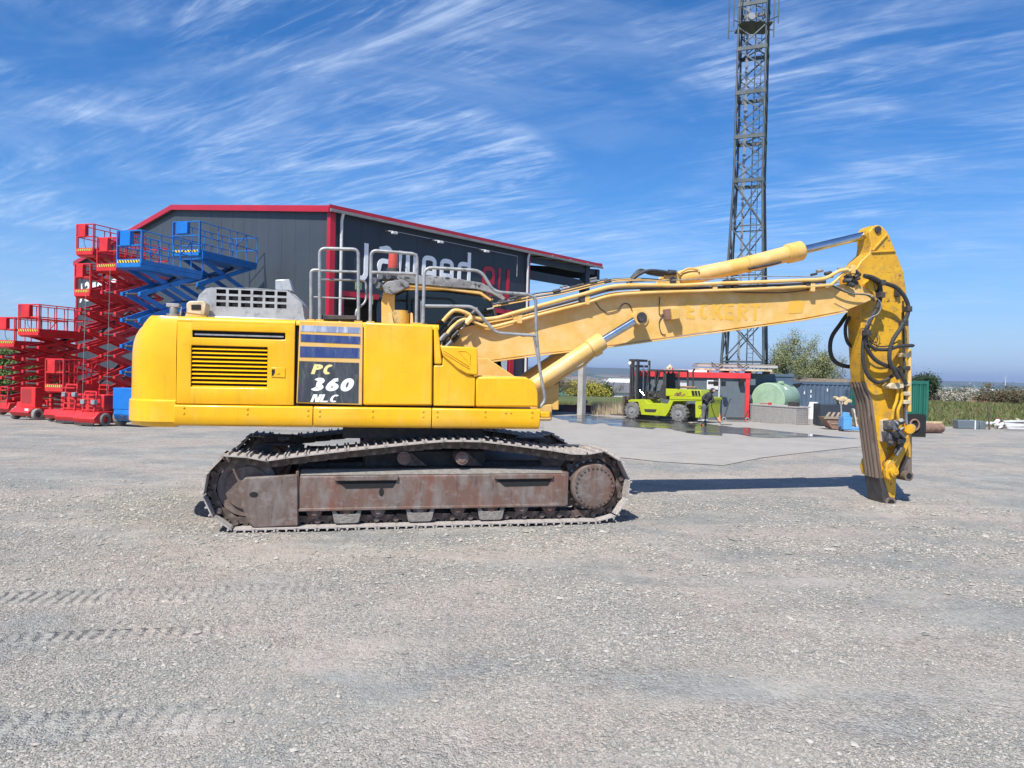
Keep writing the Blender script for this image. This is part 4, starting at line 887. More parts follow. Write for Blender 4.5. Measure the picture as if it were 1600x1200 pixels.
# black hoses
def hose(pts, y, r=.030, mat=BLACK): return pipe(pts, y, r, 'rubber_hose', mat, st)
hose([(1350, 431), (1362, 433), (1378, 441), (1398, 448), (1411, 460), (1419, 478), (1417, 494), (1407, 513), (1396, 530), (1390, 550), (1391, 568), (1398, 580), (1404, 592)], -.42)
hose([(1353, 432), (1364, 436), (1374, 445), (1376, 462), (1371, 480), (1361, 498), (1354, 516), (1353, 534), (1358, 550), (1370, 564), (1389, 573), (1402, 577), (1411, 590), (1416, 600)], -.36)
hose([(1360, 436), (1370, 450), (1373, 468), (1365, 490), (1356, 508), (1350, 525), (1348, 555), (1351, 575), (1357, 588), (1368, 597), (1382, 595), (1396, 586), (1402, 580)], -.31, .026)
hose([(1356, 536), (1368, 545), (1388, 546), (1405, 541), (1424, 540), (1427, 541)], -.40, .026); hose([(1358, 532), (1372, 541), (1390, 540), (1402, 534)], -.36, .01)
hose([(1342, 488), (1326, 490), (1312, 508), (1300, 526), (1297, 545), (1302, 562), (1316, 571), (1333, 573.5)], .26, .032)
hose([(1345, 490), (1330, 494), (1322, 506), (1321, 522), (1325, 536), (1333, 543)], .1, .026)
hose([(1304, 446), (1330, 458), (1355, 460), (1372, 468), (1377, 478), (1372, 490), (1357, 498), (1354, 508)], -.46, .006, GALV); hose([(1300, 446), (1318, 455), (1335, 459), (1355, 461), (1366, 470)], -.39, .012)
hose([(1364, 440), (1368, 455), (1379, 462)], -.33, .012); hose([(1357, 525), (1366, 535), (1371, 533), (1369, 520)], -.24, .007)
for p in [(1377, 442), (1376, 461), (1418, 483), (1354, 520), (1412, 505)]: v = EX.p(*p, -.40); MB().box(v.x-.035, v.x+.035, -.46, -.33, v.z-.04, v.z+.04).build('hose_clip', DKST, st, .006)
for i in range(12):
    v = EX.p(rv.uniform(1322, 1345), rv.uniform(420, 448), rv.uniform(-.42, -.2)); d = Vector((rv.uniform(.3, 1), 0, rv.uniform(-.6, .4))).normalized()*.05; MB().cyl(v-d, v+d, rv.uniform(.02, .035), 10).build('hose_coupling', rv.choice([GREYV, DKST, GALV]), boom)

# ---- undercarriage
DIRT = M('packed_dirt', (.20, .185, .165), .9, col2=(.26, .24, .22), scale=14, bump=.02, bscale=25)
def t2(px, py, y=-1.49): v = TX.p(px, py, y); return (v.x, v.z)
Ob = lambda name, mb, mat, par=ex, bevel=0: mb.build(name, mat, par, bevel, xf=T2E)
MB().cyl((0, 0, .86), (0, 0, 1.0), .72, 40).build('swing_bearing', DKST, ex); Ob('car_body', MB().box(-.75, .75, -.95, .95, .45, .86).box(-1.5, 1.5, -.9, .9, .5, .72), DKST, bevel=.03)
IX, IZ = -2.03, .475; PXs, PZs = 2.03, .455
LR = .395    # radius of the pin line round idler/sprocket
def ringpts():
    pts = []
    bot = .092
    # polygonal path of the pin line, clockwise seen from -y : bottom left to right, up round sprocket, back over the top
    xs = np.linspace(IX-.12, PXs+.10, 18)
    for x in xs: pts.append((x, bot-.0*abs(x)))
    for a in np.linspace(-58, 92, 11): pts.append((PXs+(LR+.0)*math.cos(R_(a)), PZs+LR*math.sin(R_(a))))
    for px, py in [(905, 717), (860, 709), (800, 701), (750, 695), (700, 694), (660, 697), (600, 703), (550, 708), (500, 714), (450, 720), (410, 726)]:
        v = t2(px, py, -1.3); pts.append((v[0], v[1]))
    for a in np.linspace(112, 238, 10): pts.append((IX+.0+LR*math.cos(R_(a)), IZ-.0+(LR-.01)*math.sin(R_(a))))
    return [Vector((p[0], 0, p[1])) for p in pts]
RP = ringpts(); cum = [0]
for i in range(len(RP)): cum.append(cum[-1]+(RP[(i+1) % len(RP)]-RP[i]).length)
TOT = cum[-1]; NS = 48
def rat(s):
    s %= TOT
    for i in range(len(RP)):
        if cum[i+1] >= s: f = (s-cum[i])/(cum[i+1]-cum[i]); return RP[i]*(1-f)+RP[(i+1) % len(RP)]*f
def shoe_mesh(pit):
    mb = MB(); w = .30; h = pit*.5
    mb.box(-h*1.03, h*.93, -w, w, -.062, -.048)
    for xx in (-.42, 0, .42): mb.add([(xx*pit*1.0-.014, y, z) for y in (-w, w) for z in (-.062,)]+[(xx*pit+.014, y, -.062) for y in (-w, w)]+[(xx*pit-.007, y, -.088) for y in (-w, w)]+[(xx*pit+.007, y, -.088) for y in (-w, w)], [(0, 1, 5, 4), (2, 6, 7, 3), (4, 5, 7, 6), (0, 4, 6, 2), (1, 3, 7, 5)])
    mb.prism([(h*.9, -.05), (h*1.12, -.064), (h*1.12, -.054), (h*.9, -.046)], -w, w)
    return mb
def link_mesh(pit):
    mb = MB()
    for sy in (-1, 1):
        y0, y1 = (sy*.075, sy*.115) if sy > 0 else (-.115, -.075)
        h = pit*.5
        mb.prism([(-h-.035, -.045), (-h*.78, -.046), (-h*.62, -.02), (-h*.34, -.02), (-h*.24, -.046), (h*.1, -.046), (h*.2, -.02), (h*.5, -.02), (h*.62, -.046), (h+.02, -.046), (h+.035, 0), (h*.8, .045), (-h*.8, .052), (-h-.035, .03)], y0, y1)
    mb.cyl((-pit*.5, -.15, 0), (-pit*.5, .15, 0), .032, 12); mb.cyl((pit*.2, -.13, -.03), (pit*.2, -.1, -.03), .014, 6)
    return mb
PIT = TOT/NS
me_s = shoe_mesh(PIT).mesh('track_shoe'); me_s.materials.append(SHOE); me_l = link_mesh(PIT).mesh('track_link'); me_l.materials.append(RUSTD)
def finish_mesh_bevel(): pass
for side, yc in (('near', -1.185), ('far', 1.185)):
    tr = bpy.data.objects.new('track', None); COL.objects.link(tr); tr.parent = ex; tr.matrix_local = T2E
    for i in range(NS):
        a = rat(i*PIT); b = rat((i+1)*PIT); c = (a+b)/2; d = (b-a).normalized(); ang = math.atan2(d.z, d.x)
        Mx = Matrix.Translation((c.x, yc, c.z)) @ Matrix.Rotation(-ang, 4, 'Y')
        for nm, me in (('track_shoe', me_s), ('track_link', me_l)):
            o = bpy.data.objects.new(nm, me); COL.objects.link(o); o.parent = tr; o.matrix_local = Mx
    sgn = -1 if side == 'near' else 1
    yo = sgn*1.40; yi = sgn*1.0; A_, B_ = min(yo, yi), max(yo, yi)
    # frame with sloped, dirt covered top
    def tz(px, py): return t2(px, py, -1.40)
    xa, xb = tz(466, 770)[0], tz(885, 770)[0]; zt, zb = tz(680, 742)[1], tz(680, 793)[1]
    sec = [(yo, zb), (yo, zt), (sgn*1.27, zt+.05), (sgn*1.0, zt+.05), (sgn*1.0, zb)]
    m = len(sec); vs = [(xa, *p) for p in sec]+[(xb, *p) for p in sec]
    tf = Ob('track_frame', MB().add(vs, [(i, (i+1) % m, (i+1) % m+m, i+m) for i in range(m)]+[tuple(range(m)), tuple(range(2*m-1, m-1, -1))]), RUST, bevel=.02)
    Ob('frame_rim', MB().box(xa-.03, xa+.005, min(yo-sgn*-.015, yi), max(yo-sgn*-.015, yi), zb-.12, zt+.06), RUST, tf, .01)
    e_ = yo+sgn*.012; Ob('frame_rim', MB().box(xb-.04, xb+.02, min(e_, yi), max(e_, yi), zb, zt+.02).box(xa, xb, min(e_, yi), max(e_, yi), zb-.015, zb+.02), RUST, tf, .008)
    Ob('dirt_cover', MB().add([(xa+.02, sgn*1.395, zt+.008), (xb-.05, sgn*1.395, zt+.008), (xb-.05, sgn*1.268, zt+.058), (xa+.02, sgn*1.268, zt+.058)], [(0, 1, 2, 3)]), DIRT, tf)
    if side == 'near':
        for (p, q) in (((527, 757), (618, 757)), ((776, 753), (860, 753))):
            x_0, x_1 = tz(*p)[0], tz(*q)[0]; z_ = tz(570, 755)[1]
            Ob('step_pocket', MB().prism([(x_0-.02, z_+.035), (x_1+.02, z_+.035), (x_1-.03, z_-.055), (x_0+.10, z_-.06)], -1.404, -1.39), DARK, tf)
            Ob('step_lip', MB().prism([(x_0-.03, z_+.03), (x_1+.03, z_+.03), (x_1+.03, z_+.09), (x_0-.03, z_+.09)], -1.43, -1.38), RUST, tf, .01)
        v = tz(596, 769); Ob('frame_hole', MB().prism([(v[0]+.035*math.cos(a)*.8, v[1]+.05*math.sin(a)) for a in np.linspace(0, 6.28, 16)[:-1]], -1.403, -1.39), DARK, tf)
    cv = [(378, 752), (383, 746), (465, 741), (466, 821), (440, 822), (398, 824), (388, 815), (378, 790)]
    pts = [tz(*p) for p in cv]; y_a, y_b = (yo-.03, yo+.06) if side == 'near' else (yo-.06, yo+.03)
    Ob('idler_guard', MB().prism(pts, y_a, y_b), RUST, tf, .012)
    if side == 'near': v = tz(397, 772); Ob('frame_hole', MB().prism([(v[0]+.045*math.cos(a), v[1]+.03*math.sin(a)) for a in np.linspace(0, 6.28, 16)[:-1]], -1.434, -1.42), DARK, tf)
    idl = Ob('idler', MB().cyl((IX, yc-.10, IZ), (IX, yc+.10, IZ), .325, 48).cyl((IX, yc-.13, IZ), (IX, yc+.13, IZ), .24, 48).cyl((IX, yc-.19, IZ), (IX, yc+.19, IZ), .09, 24), RUST, bevel=.012)
    spk = MB(); nt_ = 21; prof = []
    for k in range(nt_*4): a = 2*math.pi*k/(nt_*4); prof.append((PXs+(.385 if k % 4 in (0, 1) else .34)*math.cos(a), PZs+(.385 if k % 4 in (0, 1) else .34)*math.sin(a)))
    spk.prism(prof, yc-.035, yc+.035); spo = Ob('sprocket', spk, RUSTD)
    s0 = yc+sgn*.02; s1 = yo-sgn*-.02
    Ob('final_drive', MB().tube([(PXs, s0, PZs), (PXs, s1-sgn*.03, PZs), (PXs, s1, PZs)], [.29, .285, .265], 48).cyl((PXs, yc-.06, PZs), (PXs, yc+.06, PZs), .315, 48), RUST, spo, .006)
    Ob('final_drive', MB().cyl((PXs, sgn*.8, PZs), (PXs, sgn*1.1, PZs), .3, 32), RUSTD, spo)
    for k in range(26):
        a = 2*math.pi*k/26; Ob('bolt', MB().cyl((PXs+.235*math.cos(a), s1-sgn*.01, PZs+.235*math.sin(a)), (PXs+.235*math.cos(a), s1+sgn*.014, PZs+.235*math.sin(a)), .015, 6), RUSTD, spo)
    for k in range(20):
        a = 2*math.pi*k/20; Ob('bolt', MB().cyl((PXs+.30*math.cos(a), yc+sgn*.05, PZs+.30*math.sin(a)), (PXs+.30*math.cos(a), yc+sgn*.09, PZs+.30*math.sin(a)), .018, 6), SHOE, spo)
    for px in (491, 542, 591, 657, 716, 768, 816, 860):
        x = tz(px, 800)[0]; Ob('track_roller', MB().cyl((x, yc-.17, .205), (x, yc+.17, .205), .085, 24).cyl((x, yc-.2, .205), (x, yc+.2, .205), .045, 16).box(x-.06, x+.06, sgn*1.3-.03, sgn*1.3+.03, .2, .3), RUST, tf, .008)
    for px in (542, 657, 768):
        x = tz(px, 800)[0]; ya, yb = sgn*1.385, sgn*1.35
        Ob('roller_guard', MB().prism([(x-.17, zb), (x-.14, .075), (x-.11, .06), (x+.11, .06), (x+.14, .075), (x+.17, zb), (x+.13, zb), (x+.10, .17), (x-.10, .17), (x-.13, zb)], min(ya, yb), max(ya, yb)), DIRT, tf, .008)
    for px in (632, 723):
        x, z = tz(px, 717); Ob('carrier_roller', MB().cyl((x, yc-.16, z), (x, yc+.16, z), .078, 28).cyl((x, yc-.17, z), (x, yc+.17, z), .05, 20).cyl((x, sgn*.8, z), (x, sgn*1.1, z), .045, 16), RUST, tf, .008)
        Ob('roller_bracket', MB().prism([(x+.08, z+.06), (x+.3, z-.12), (x+.02, z-.12)], yc+.06, yc+.1), RUSTD, tf, .004)
for (pa, pb, pc, yl) in (((414, 693), (464, 694), 12, -.62), ((424, 680), (463, 681), 10, .62), ((808, 684), (851, 684), 12, .62), ((862, 696), (909, 697), 9, -.62)):
    a, b = TX.p(*pa, yl), TX.p(*pb, yl); Ob('step_bracket', MB().beam(a, b, .18, .025).beam(a, a-Vector((0, 0, .12)), .02, .18).beam(b, b-Vector((0, 0, .12)), .02, .18).beam(a-Vector((0, 0, .12)), b-Vector((0, 0, .12)), .18, .02), DKST, bevel=.003)

# ------------------------------------------------------------------ scissor lifts parked at the left
HAZY = M('hazard_yellow', (.75, .55, .05), .5)
def stripes(o, x, y0, y1, z0, z1, n):
    mb = MB(); mk = MB(); w = (y1-y0)/n
    mb.box(x-.004, x-.001, y0, y1, z0, z1)
    for i in range(n): a = y0+w*i; mk.add([(x-.007, a, z0), (x-.007, a+w*.45, z0), (x-.007, min(y1, a+w*.85), z1), (x-.007, min(y1, a+w*.40), z1)], [(0, 1, 2, 3)])
    mb.build('hazard_strip', HAZY, o); mk.build('hazard_mark', DKST, o)
def lift(px_right, D, w, Lg, z_floor, z_base, nx, paint, label, group='scissor lifts parked in a row beside the warehouse', tray=True, ladder=True, wheel_r=.20, rail=1.0, ext=0, arm=.11, chassis_h=.42, tyre=TYRE, bmat=None, tower=0, yaw=73.7):
    """px_right: picture column of the near right corner of the platform, D its distance; local x runs away from the yard, y to the left"""
    P = atD(px_right, 600, D); gx = g(P.x, P.y)
    fr = Frame((P.x, P.y, gx), yaw); o = thing('scissor_lift', label, 'scissor lift', fr, group=group)
    F = z_floor-gx; B = z_base
    # chassis
    ch = MB().box(.02, Lg-.02, .06, w-.06, wheel_r*.8, wheel_r*.8+.10).box(.25, Lg-.25, .05, w-.05, wheel_r*.8+.06, wheel_r*.8+chassis_h*.7).build('chassis', paint, o, .015)
    MB().prism([(-.10, wheel_r*.9), (-.16, wheel_r*1.4), (-.10, wheel_r*2.4), (.25, wheel_r*2.5), (.25, wheel_r*.6), (0, wheel_r*.6)], .08, w-.08).build('bumper', paint, ch, .012)
    for x in (.22, Lg-.22):
        for y in (.01, w-.01): MB().wheel((x, y, wheel_r), wheel_r, .16).build('wheel', tyre, o); MB().cyl((x, y-.05, wheel_r), (x, y+.05, wheel_r), wheel_r*.55, 18).build('wheel_hub', DKST if tyre is TYRE else paint, o)
    if tray: MB().box(.35, Lg-.35, -.02, .10, wheel_r*.9, wheel_r*.9+.42).box(.35, Lg-.35, w-.10, w+.02, wheel_r*.9, wheel_r*.9+.42).build('side_tray', bmat or paint, o, .01)
    if ladder:
        l = MB(); hl_ = B+.45
        for y in (.20, .58): l.beam((-.14, y, wheel_r*1.2), (-.06, y, hl_), .035)
        for k in range(4): z = wheel_r*1.8+k*(hl_-wheel_r*2)/3.4; l.beam((-.12, .20, z), (-.12, .58, z), .035)
        l.beam((-.06, .20, hl_), (-.06, .58, hl_), .04); l.build('ladder', paint, o)
    # scissor pack
    h = (F-.10-B)/nx; x0, x1 = .16, Lg-.16
    me_a = []
    for tilt in (1, -1):
        a, b = ((x0, -h/2), (x1, h/2)) if tilt > 0 else ((x0, h/2), (x1, -h/2))
        me = MB().beam((a[0], 0, a[1]), (b[0], 0, b[1]), .055, arm).mesh('scissor_arm'); me.materials.append(paint); me_a.append(me)
    pm = MB().cyl((0, .10, 0), (0, w-.10, 0), .035, 10).mesh('cross_tube'); pm.materials.append(DKST)
    em = MB().box(-.05, .05, -.07, .02, -.055, .055).mesh('pivot_block'); em.materials.append(paint)
    for k in range(nx):
        zc = B+h*(k+.5)
        for me, ys in ((me_a[0], (.14, w-.14)), (me_a[1], (.21, w-.21))):
            for y in ys: a = bpy.data.objects.new('scissor_arm', me); COL.objects.link(a); a.parent = o; a.location = (0, y, zc)
        for x, z in ((x0, B+h*k), (x1, B+h*k), ((x0+x1)/2, zc)):
            a = bpy.data.objects.new('cross_tube', pm); COL.objects.link(a); a.parent = o; a.location = (x, 0, z)
        for y in (.14, w-.10): a = bpy.data.objects.new('pivot_block', em); COL.objects.link(a); a.parent = o; a.location = (x0-.05, y, B+h*k)
    if nx > 3:
        mb = MB(); 
        for k in range(1, nx, 3): mb = MB().cyl((x0+.5, w/2, B+h*k-.1), (x1-.5, w/2, B+h*(k+1)), .05, 12); mb.build('lift_ram', DKST, o)
    # platform
    pl = MB().prism([(-.02, F-.10), (.08, F-.16), (Lg+ext-.08, F-.16), (Lg+ext, F-.10), (Lg+ext, F), (-.02, F)], 0, w).build('platform', paint, o, .012)
    stripes(pl, -.031, .04, w-.04, F+.03, F+.11, 8)
    MB().box(-.03, 0, 0, w, F-.10, F+.14).box(0, Lg+ext, -.01, .01, F, F+.13).box(0, Lg+ext, w-.01, w+.01, F, F+.13).build('toe_board', paint, pl)
    r = .019; top = F+rail; mid = F+rail*.55; xe = Lg+ext
    for z in (top, mid):
        q = MB().tube([(0, 0, z), (xe, 0, z)], r, 6); q.build('guard_rail', paint, pl); MB().tube([(0, w, z), (xe, w, z)], r, 6).build('guard_rail', paint, pl)
        MB().tube([(0, 0, z), (0, w, z)], r*1.3, 6).build('guard_rail', paint, pl); MB().tube([(xe, 0, z), (xe, w, z)], r, 6).build('guard_rail', paint, pl)
    for y in (0, w):
        for x in [0, .07]+[xe*f for f in (.3, .5, .62, .8, 1)]: MB().tube([(x, y, F), (x, y, top)], r*(1.6 if x == 0 else 1), 6).build('post', paint, pl)
    MB().tube([(xe*.62, .0, mid), (xe*.8, 0, top)], r, 6).build('brace', paint, pl)
    cbx = MB().box(-.06, .10, w*.42, w*.42+.42*w, top-.46, top-.02).build('control_box', bmat or paint, pl, .01)
    MB().tube([(.03, w*.6, top-.4), (.05, w*.62, F+.3), (.1, w*.5, F+.05)], .01, 6).build('control_cable', BLACK, pl)
    if not ext == 0: MB().box(xe-1.0, xe, .04, w-.04, F+.005, F+.03).build('extension_deck', paint, pl)
    return o, fr
RB = 'red scissor lifts beside the warehouse'
lift(308, 28.3, 1.22, 3.6, 6.1, .85, 5, BLUE, 'blue scissor lift with the rightmost raised platform against the warehouse gable', bmat=BLUED, arm=.17, rail=1.2)
ob_, fb_ = lift(218, 22.4, .90, 2.7, 4.85, .85, 5, BLUE, 'blue scissor lift left of the excavator counterweight with its blue battery box showing', bmat=BLUED, wheel_r=.27, ladder=False, arm=.15)
MB().box(-.14, .30, .10, .86, .52, 1.18).build('battery_box', BLUED, ob_, .02)
MB().box(-.10, .35, .12, .80, .22, .45).tube([(-.12, .2, .4), (-.14, .45, .3), (-.12, .8, .42)], .02).build('axle', DKST, ob_, .01)
lift(143, 27, .76, 2.5, 5.86, .7, 8, RED, 'tallest red scissor lift, its platform topmost at the left edge of the warehouse roof', wheel_r=.19, group=RB)
lift(180, 24.8, .82, 2.4, 5.02, .8, 6, RED, 'red scissor lift partly hidden behind the left blue platform', wheel_r=.2, group=RB)
lift(139, 25.4, .66, 2.3, 4.2, .75, 6, RED, 'narrow red scissor lift with its small platform just in front of the gable lettering', wheel_r=.19, group=RB, arm=.09)
lift(60, 26.6, .95, 2.4, 2.86, .8, 5, RED, 'wide red scissor lift with long low platform beside the warehouse corner', wheel_r=.24, group=RB, ladder=False, ext=.0)
lift(22, 28, .85, 2.3, 2.45, .65, 5, RED, 'red scissor lift at the left edge of the yard with striped platform front', wheel_r=.2, group=RB)
so2, sf2 = lift(99, 24.2, .74, 1.8, .95, .42, 4, RED, 'small folded red scissor lift with white wheels in front of the others', wheel_r=.17, group=RB, ladder=False, tray=False, rail=.95, arm=.05, chassis_h=.25)
# ground level control cabinets and mast lifts between them
def mastlift(px, D, h, label, lamp=True):
    P = atD(px, 600, D); gx = g(P.x, P.y); o = thing('access_machine', label, 'access machine', loc=(P.x, P.y, gx), yaw=73.7, group='low red access machines in front of the scissor lifts')
    MB().prism([(-.35, .1), (-.42, .25), (-.2, .45), (.7, .45), (.75, .12)], -.4, .4).build('chassis', RED, o, .02)
    MB().box(-.40, -.34, -.36, .36, .04, .12).build('skid', DKST, o, .01)
    lad = MB()
    for y in (-.22, .22): lad.beam((-.25, y, .3), (-.12, y, h), .045)
    for k in range(5): lad.beam((-.22, -.22, .5+k*(h-.6)/4), (-.22, .22, .5+k*(h-.6)/4), .04)
    lad.beam((-.12, -.22, h), (-.12, .22, h), .05); lad.build('ladder', RED, o)
    if lamp:
        for y in (-.3, .1): MB().box(-.3, -.18, y, y+.14, h-.38, h-.24).build('work_lamp', GALV, o, .01)
    MB().box(0, .6, -.35, .35, .45, .95).build('cabinet', RED, o, .02)
    for x in (-.0, .6):
        for y in (-.4, .4): MB().wheel((x, y, .2), .2, .14).build('wheel', TYREG, o)
    return o
mastlift(118, 23.6, 1.25, 'red access machine with upright ladder and twin lamps, left of the pair')
mastlift(148, 22.6, 1.05, 'red access machine with ladder next to the blue battery box')
P = atD(46, 600, 25.6); gp_ = g(P.x, P.y)
o = thing('control_cabinet', 'red lift chassis with tall mesh panelled cabinet between two white wheels', 'lift chassis', loc=(P.x, P.y, gp_), yaw=73.7, group='low red access machines in front of the scissor lifts')
MB().box(-.05, .25, -.32, .34, .42, 1.12).build('cabinet', RED, o, .015); MB().box(-.055, -.04, -.14, .28, .56, 1.06).build('mesh_panel', M('red_mesh', (.35, .03, .03), .6, bump=.01, bscale=60), o)
MB().prism([(-.3, .14), (-.42, .28), (-.2, .42), (.6, .42), (.6, .14)], -.42, .42).build('chassis', RED, o, .02); MB().box(-.34, -.30, -.36, -.2, .24, .40).build('plate', WHITEP, o)
for x in (-.1, .5):
    for y in (-.46, .46): MB().wheel((x, y, .2), .2, .16).build('wheel', TYRE, o); MB().cyl((x, y-.06, .2), (x, y+.06, .2), .11, 16).build('wheel_hub', DKST, o)
# thin tension cables hanging in front of the red packs
for px, y0, y1 in ((134, 460, 650), (172, 420, 655)):
    a = atD(px, y0, 23.8); b = atD(px-6, y1-8, 23.4); tag(MB().tube([a, b], .006, 5).build('hanging_cable', GALV), 'thin grey cable hanging down in front of the %s red scissor arms' % ('left' if px < 150 else 'right'), 'cable', 'cables hanging from the lifts')

# ------------------------------------------------------------------ warehouse
WC = Vector((-7.23, 29.0, 0)); FA = Frame(WC, 49); 
wh = thing('warehouse', 'anthracite metal warehouse with red roof trim and large white and red lettering', 'warehouse', FA)
# local: x along the lettered facade (receding right), y = depth towards the gable's far corner
EV = 8.0; AP = 9.72; GW = 26.8; FL = 12.05; FT = 18.4; zb = -.7
def rz(y): return EV+(AP-EV)*(1-abs(y-GW/2)/(GW/2))
# walls: facade (y=0), gable (x=0)
dx0, dx1, dz = .55, 11.0, 4.72
cladm = CLAD
def panelwall(mb, a, b, z0, z1, axis, at, th=.12):
    if axis == 'x': mb.box(a, b, at, at+th, z0, z1)
    else: mb.box(at, at+th, a, b, z0, z1)
mb = MB(); panelwall(mb, 0.13, dx0, zb, EV, 'x', 0); panelwall(mb, dx0, dx1, dz, EV, 'x', 0); panelwall(mb, dx1, FL, zb, EV, 'x', 0)
fac = mb.build('facade_wall', CLAD, wh)
ga = MB().add([(0, .0, zb), (0, GW, zb), (0, GW, EV), (0, GW/2, AP), (0, 0, EV), (.12, .0, zb), (.12, GW, zb), (.12, GW, EV), (.12, GW/2, AP), (.12, 0, EV)], [(0, 1, 2, 3, 4), (9, 8, 7, 6, 5), (0, 5, 6, 1), (1, 6, 7, 2), (2, 7, 8, 3), (3, 8, 9, 4), (4, 9, 5, 0)]).build('gable_wall', CLADG, wh)
MB().box(.12, FL, GW-.12, GW, zb, EV).build('rear_wall', CLAD, wh); MB().add([(FL, 5, zb), (FL, GW, zb), (FL, GW, EV), (FL, GW/2, AP), (FL, 5, rz(5))], [(0, 1, 2, 3, 4)]).build('end_wall', CLAD, wh)
# cladding joints as slim raised covers
for i in range(12): x = 1.0*i+.5; z0_ = dz if dx0 < x < dx1 else zb; MB().box(x-.015, x+.015, -.006, 0, z0_, EV-.05).build('panel_joint', CLAD, fac)
for i in range(26): y = 1.03*i+.4; MB().box(-.006, 0, y-.015, y+.015, zb, rz(y)-.1).build('panel_joint', CLADG, ga)
# roof
ov = .16
rf = MB()
for (ya, yb) in ((-ov, GW/2), (GW/2, GW+ov)):
    za, zb2 = (rz(ya) if ya > -.1 else EV-.07), (rz(yb) if yb < GW+.1 else EV-.07)
    rf.add([(-.15, ya, za+.02), (FT+.05, ya, za+.02), (FT+.05, yb, zb2+.02), (-.15, yb, zb2+.02), (-.15, ya, za+.16), (FT+.05, ya, za+.16), (FT+.05, yb, zb2+.16), (-.15, yb, zb2+.16)], [(0, 1, 2, 3), (7, 6, 5, 4), (0, 4, 5, 1), (1, 5, 6, 2), (2, 6, 7, 3), (3, 7, 4, 0)])
roof = rf.build('roof', SOFF, wh)
# red trims
tr_ = MB().box(-.2, FT+.10, -ov-.06, -ov, EV-.02, EV+.15).build('eaves_trim', REDT, roof)
tt = MB()
for (ya, yb) in ((-ov, GW/2), (GW/2, GW+ov)):
    za, zc = (rz(ya) if ya > -.1 else EV-.07), (rz(yb) if yb < GW+.1 else EV-.07)
    tt.add([(-.22, ya, za-.07), (-.22, yb, zc-.07), (-.22, yb, zc+.18), (-.22, ya, za+.18), (-.14, ya, za-.07), (-.14, yb, zc-.07), (-.14, yb, zc+.18), (-.14, ya, za+.18)], [(0, 1, 2, 3), (7, 6, 5, 4), (3, 2, 6, 7), (0, 4, 5, 1), (0, 3, 7, 4), (1, 5, 6, 2)])
tt.build('gable_trim', REDT, roof)
tt = MB().add([(FT+.05, -ov, EV-.07), (FT+.11, -ov, EV-.07), (FT+.11, GW/2, AP), (FT+.05, GW/2, AP), (FT+.05, -ov, EV+.2), (FT+.11, -ov, EV+.2), (FT+.11, GW/2, AP+.25), (FT+.05, GW/2, AP+.25)], [(0, 1, 2, 3), (7, 6, 5, 4), (0, 4, 5, 1), (1, 5, 6, 2), (2, 6, 7, 3), (3, 7, 4, 0)]).build('gable_trim', REDT, roof)
MB().box(-.2, FT+.05, -ov-.16, -ov-.06, EV-.13, EV-.02).build('gutter', SOFF, roof)
MB().box(-.08, .16, -.10, .12, zb, EV-.05).build('corner_trim', REDT, wh); MB().box(-.08, .1, GW-.1, GW+.08, zb, EV-.05).build('corner_trim', REDT, wh)
MB().box(FL-.06, FL+.10, -.08, .14, zb, EV-.05).build('corner_trim', REDT, wh)
for x in (.42, FL-.16): MB().tube([(x, -ov-.08, EV-.1), (x, -.16, EV-.3), (x, -.14, EV-.4), (x, -.14, zb)], .06, 10).build('downpipe', PIPEW, wh)
# door opening with red frame
MB().box(dx0-.08, dx1+.08, -.06, .14, dz-.02, dz+.18).build('door_frame', REDT, wh)
for a_, b_ in ((dx0-.1, dx0+.1), (dx1-.25, dx1+.05)): MB().box(a_, b_, -.06, .14, zb, dz-.02).build('door_frame', REDT, wh)
MB().box(dx0, dx1, 9, 9.1, zb, dz+.5).box(dx0-.1, dx0, .2, 9, zb, dz+1).box(dx1, dx1+.1, .2, 9, zb, dz+1).box(dx0, dx1, .2, 9, dz+.5, dz+.6).build('interior', M('dim_interior', (.10, .10, .11), .8), wh)
MB().box(9.6, 10.6, -.02, .10, zb, 3).build('sliding_leaf', PIPEW, wh, .01)
# floodlights on rods
for x in (2.78, 5.4, 8.39):
    MB().box(x-.12, x+.12, -.60, -.44, 7.43, 7.51).beam((x-.1, 0, 7.60), (x-.1, -.55, 7.52), .03).beam((x+.1, 0, 7.60), (x+.1, -.55, 7.52), .03).build('floodlight', PIPEW, wh, .008)
    MB().box(x-.26, x-.22, -.20, -.16, 7.5, 7.7).build('lamp_hanger', DKST, wh)
MB().tube([(3.1, -.18, 7.62), (11.0, -.18, 7.62), (11.0, -.18, 6.6)], .009, 6).build('cable_conduit', PIPEW, wh)
# rooflight dome
MB().tube([(2.5, 9.6, 9.1), (2.5, 9.6, 9.45), (2.5, 9.6, 9.62), (2.5, 9.6, 9.70)], [1.0, .95, .6, .05], 24).build('roof_dome', WHITEP, roof)
# canopy: beams and columns
for y in (.2, 8, 16):
    MB().beam((FL, y, rz(y)-.35), (FT+.1, y, rz(y)-.35), .2, .3).build('canopy_beam', CLAD, wh)
for x in (FT-.1,):
    MB().add([(x, 0, EV-.15), (x+.25, 0, EV-.15), (x+.25, 0, EV-.75), (x, 0, EV-.75), (x, GW/2, AP-.2), (x+.25, GW/2, AP-.2), (x+.25, GW/2, AP-.8), (x, GW/2, AP-.8)], [(0, 1, 2, 3), (7, 6, 5, 4), (0, 4, 5, 1), (1, 5, 6, 2), (2, 6, 7, 3), (3, 7, 4, 0)]).build('canopy_beam', CLAD, wh)
for x in (13.8, 15.4, 17.0): MB().beam((x, -.3, EV-.05), (x, GW/2, AP-.05), .12, .16).build('purlin', SOFF, wh)
MB().box(17.25, 17.65, .05, .5, 5.9, EV-.1).build('column_head', CLAD, wh, .01)
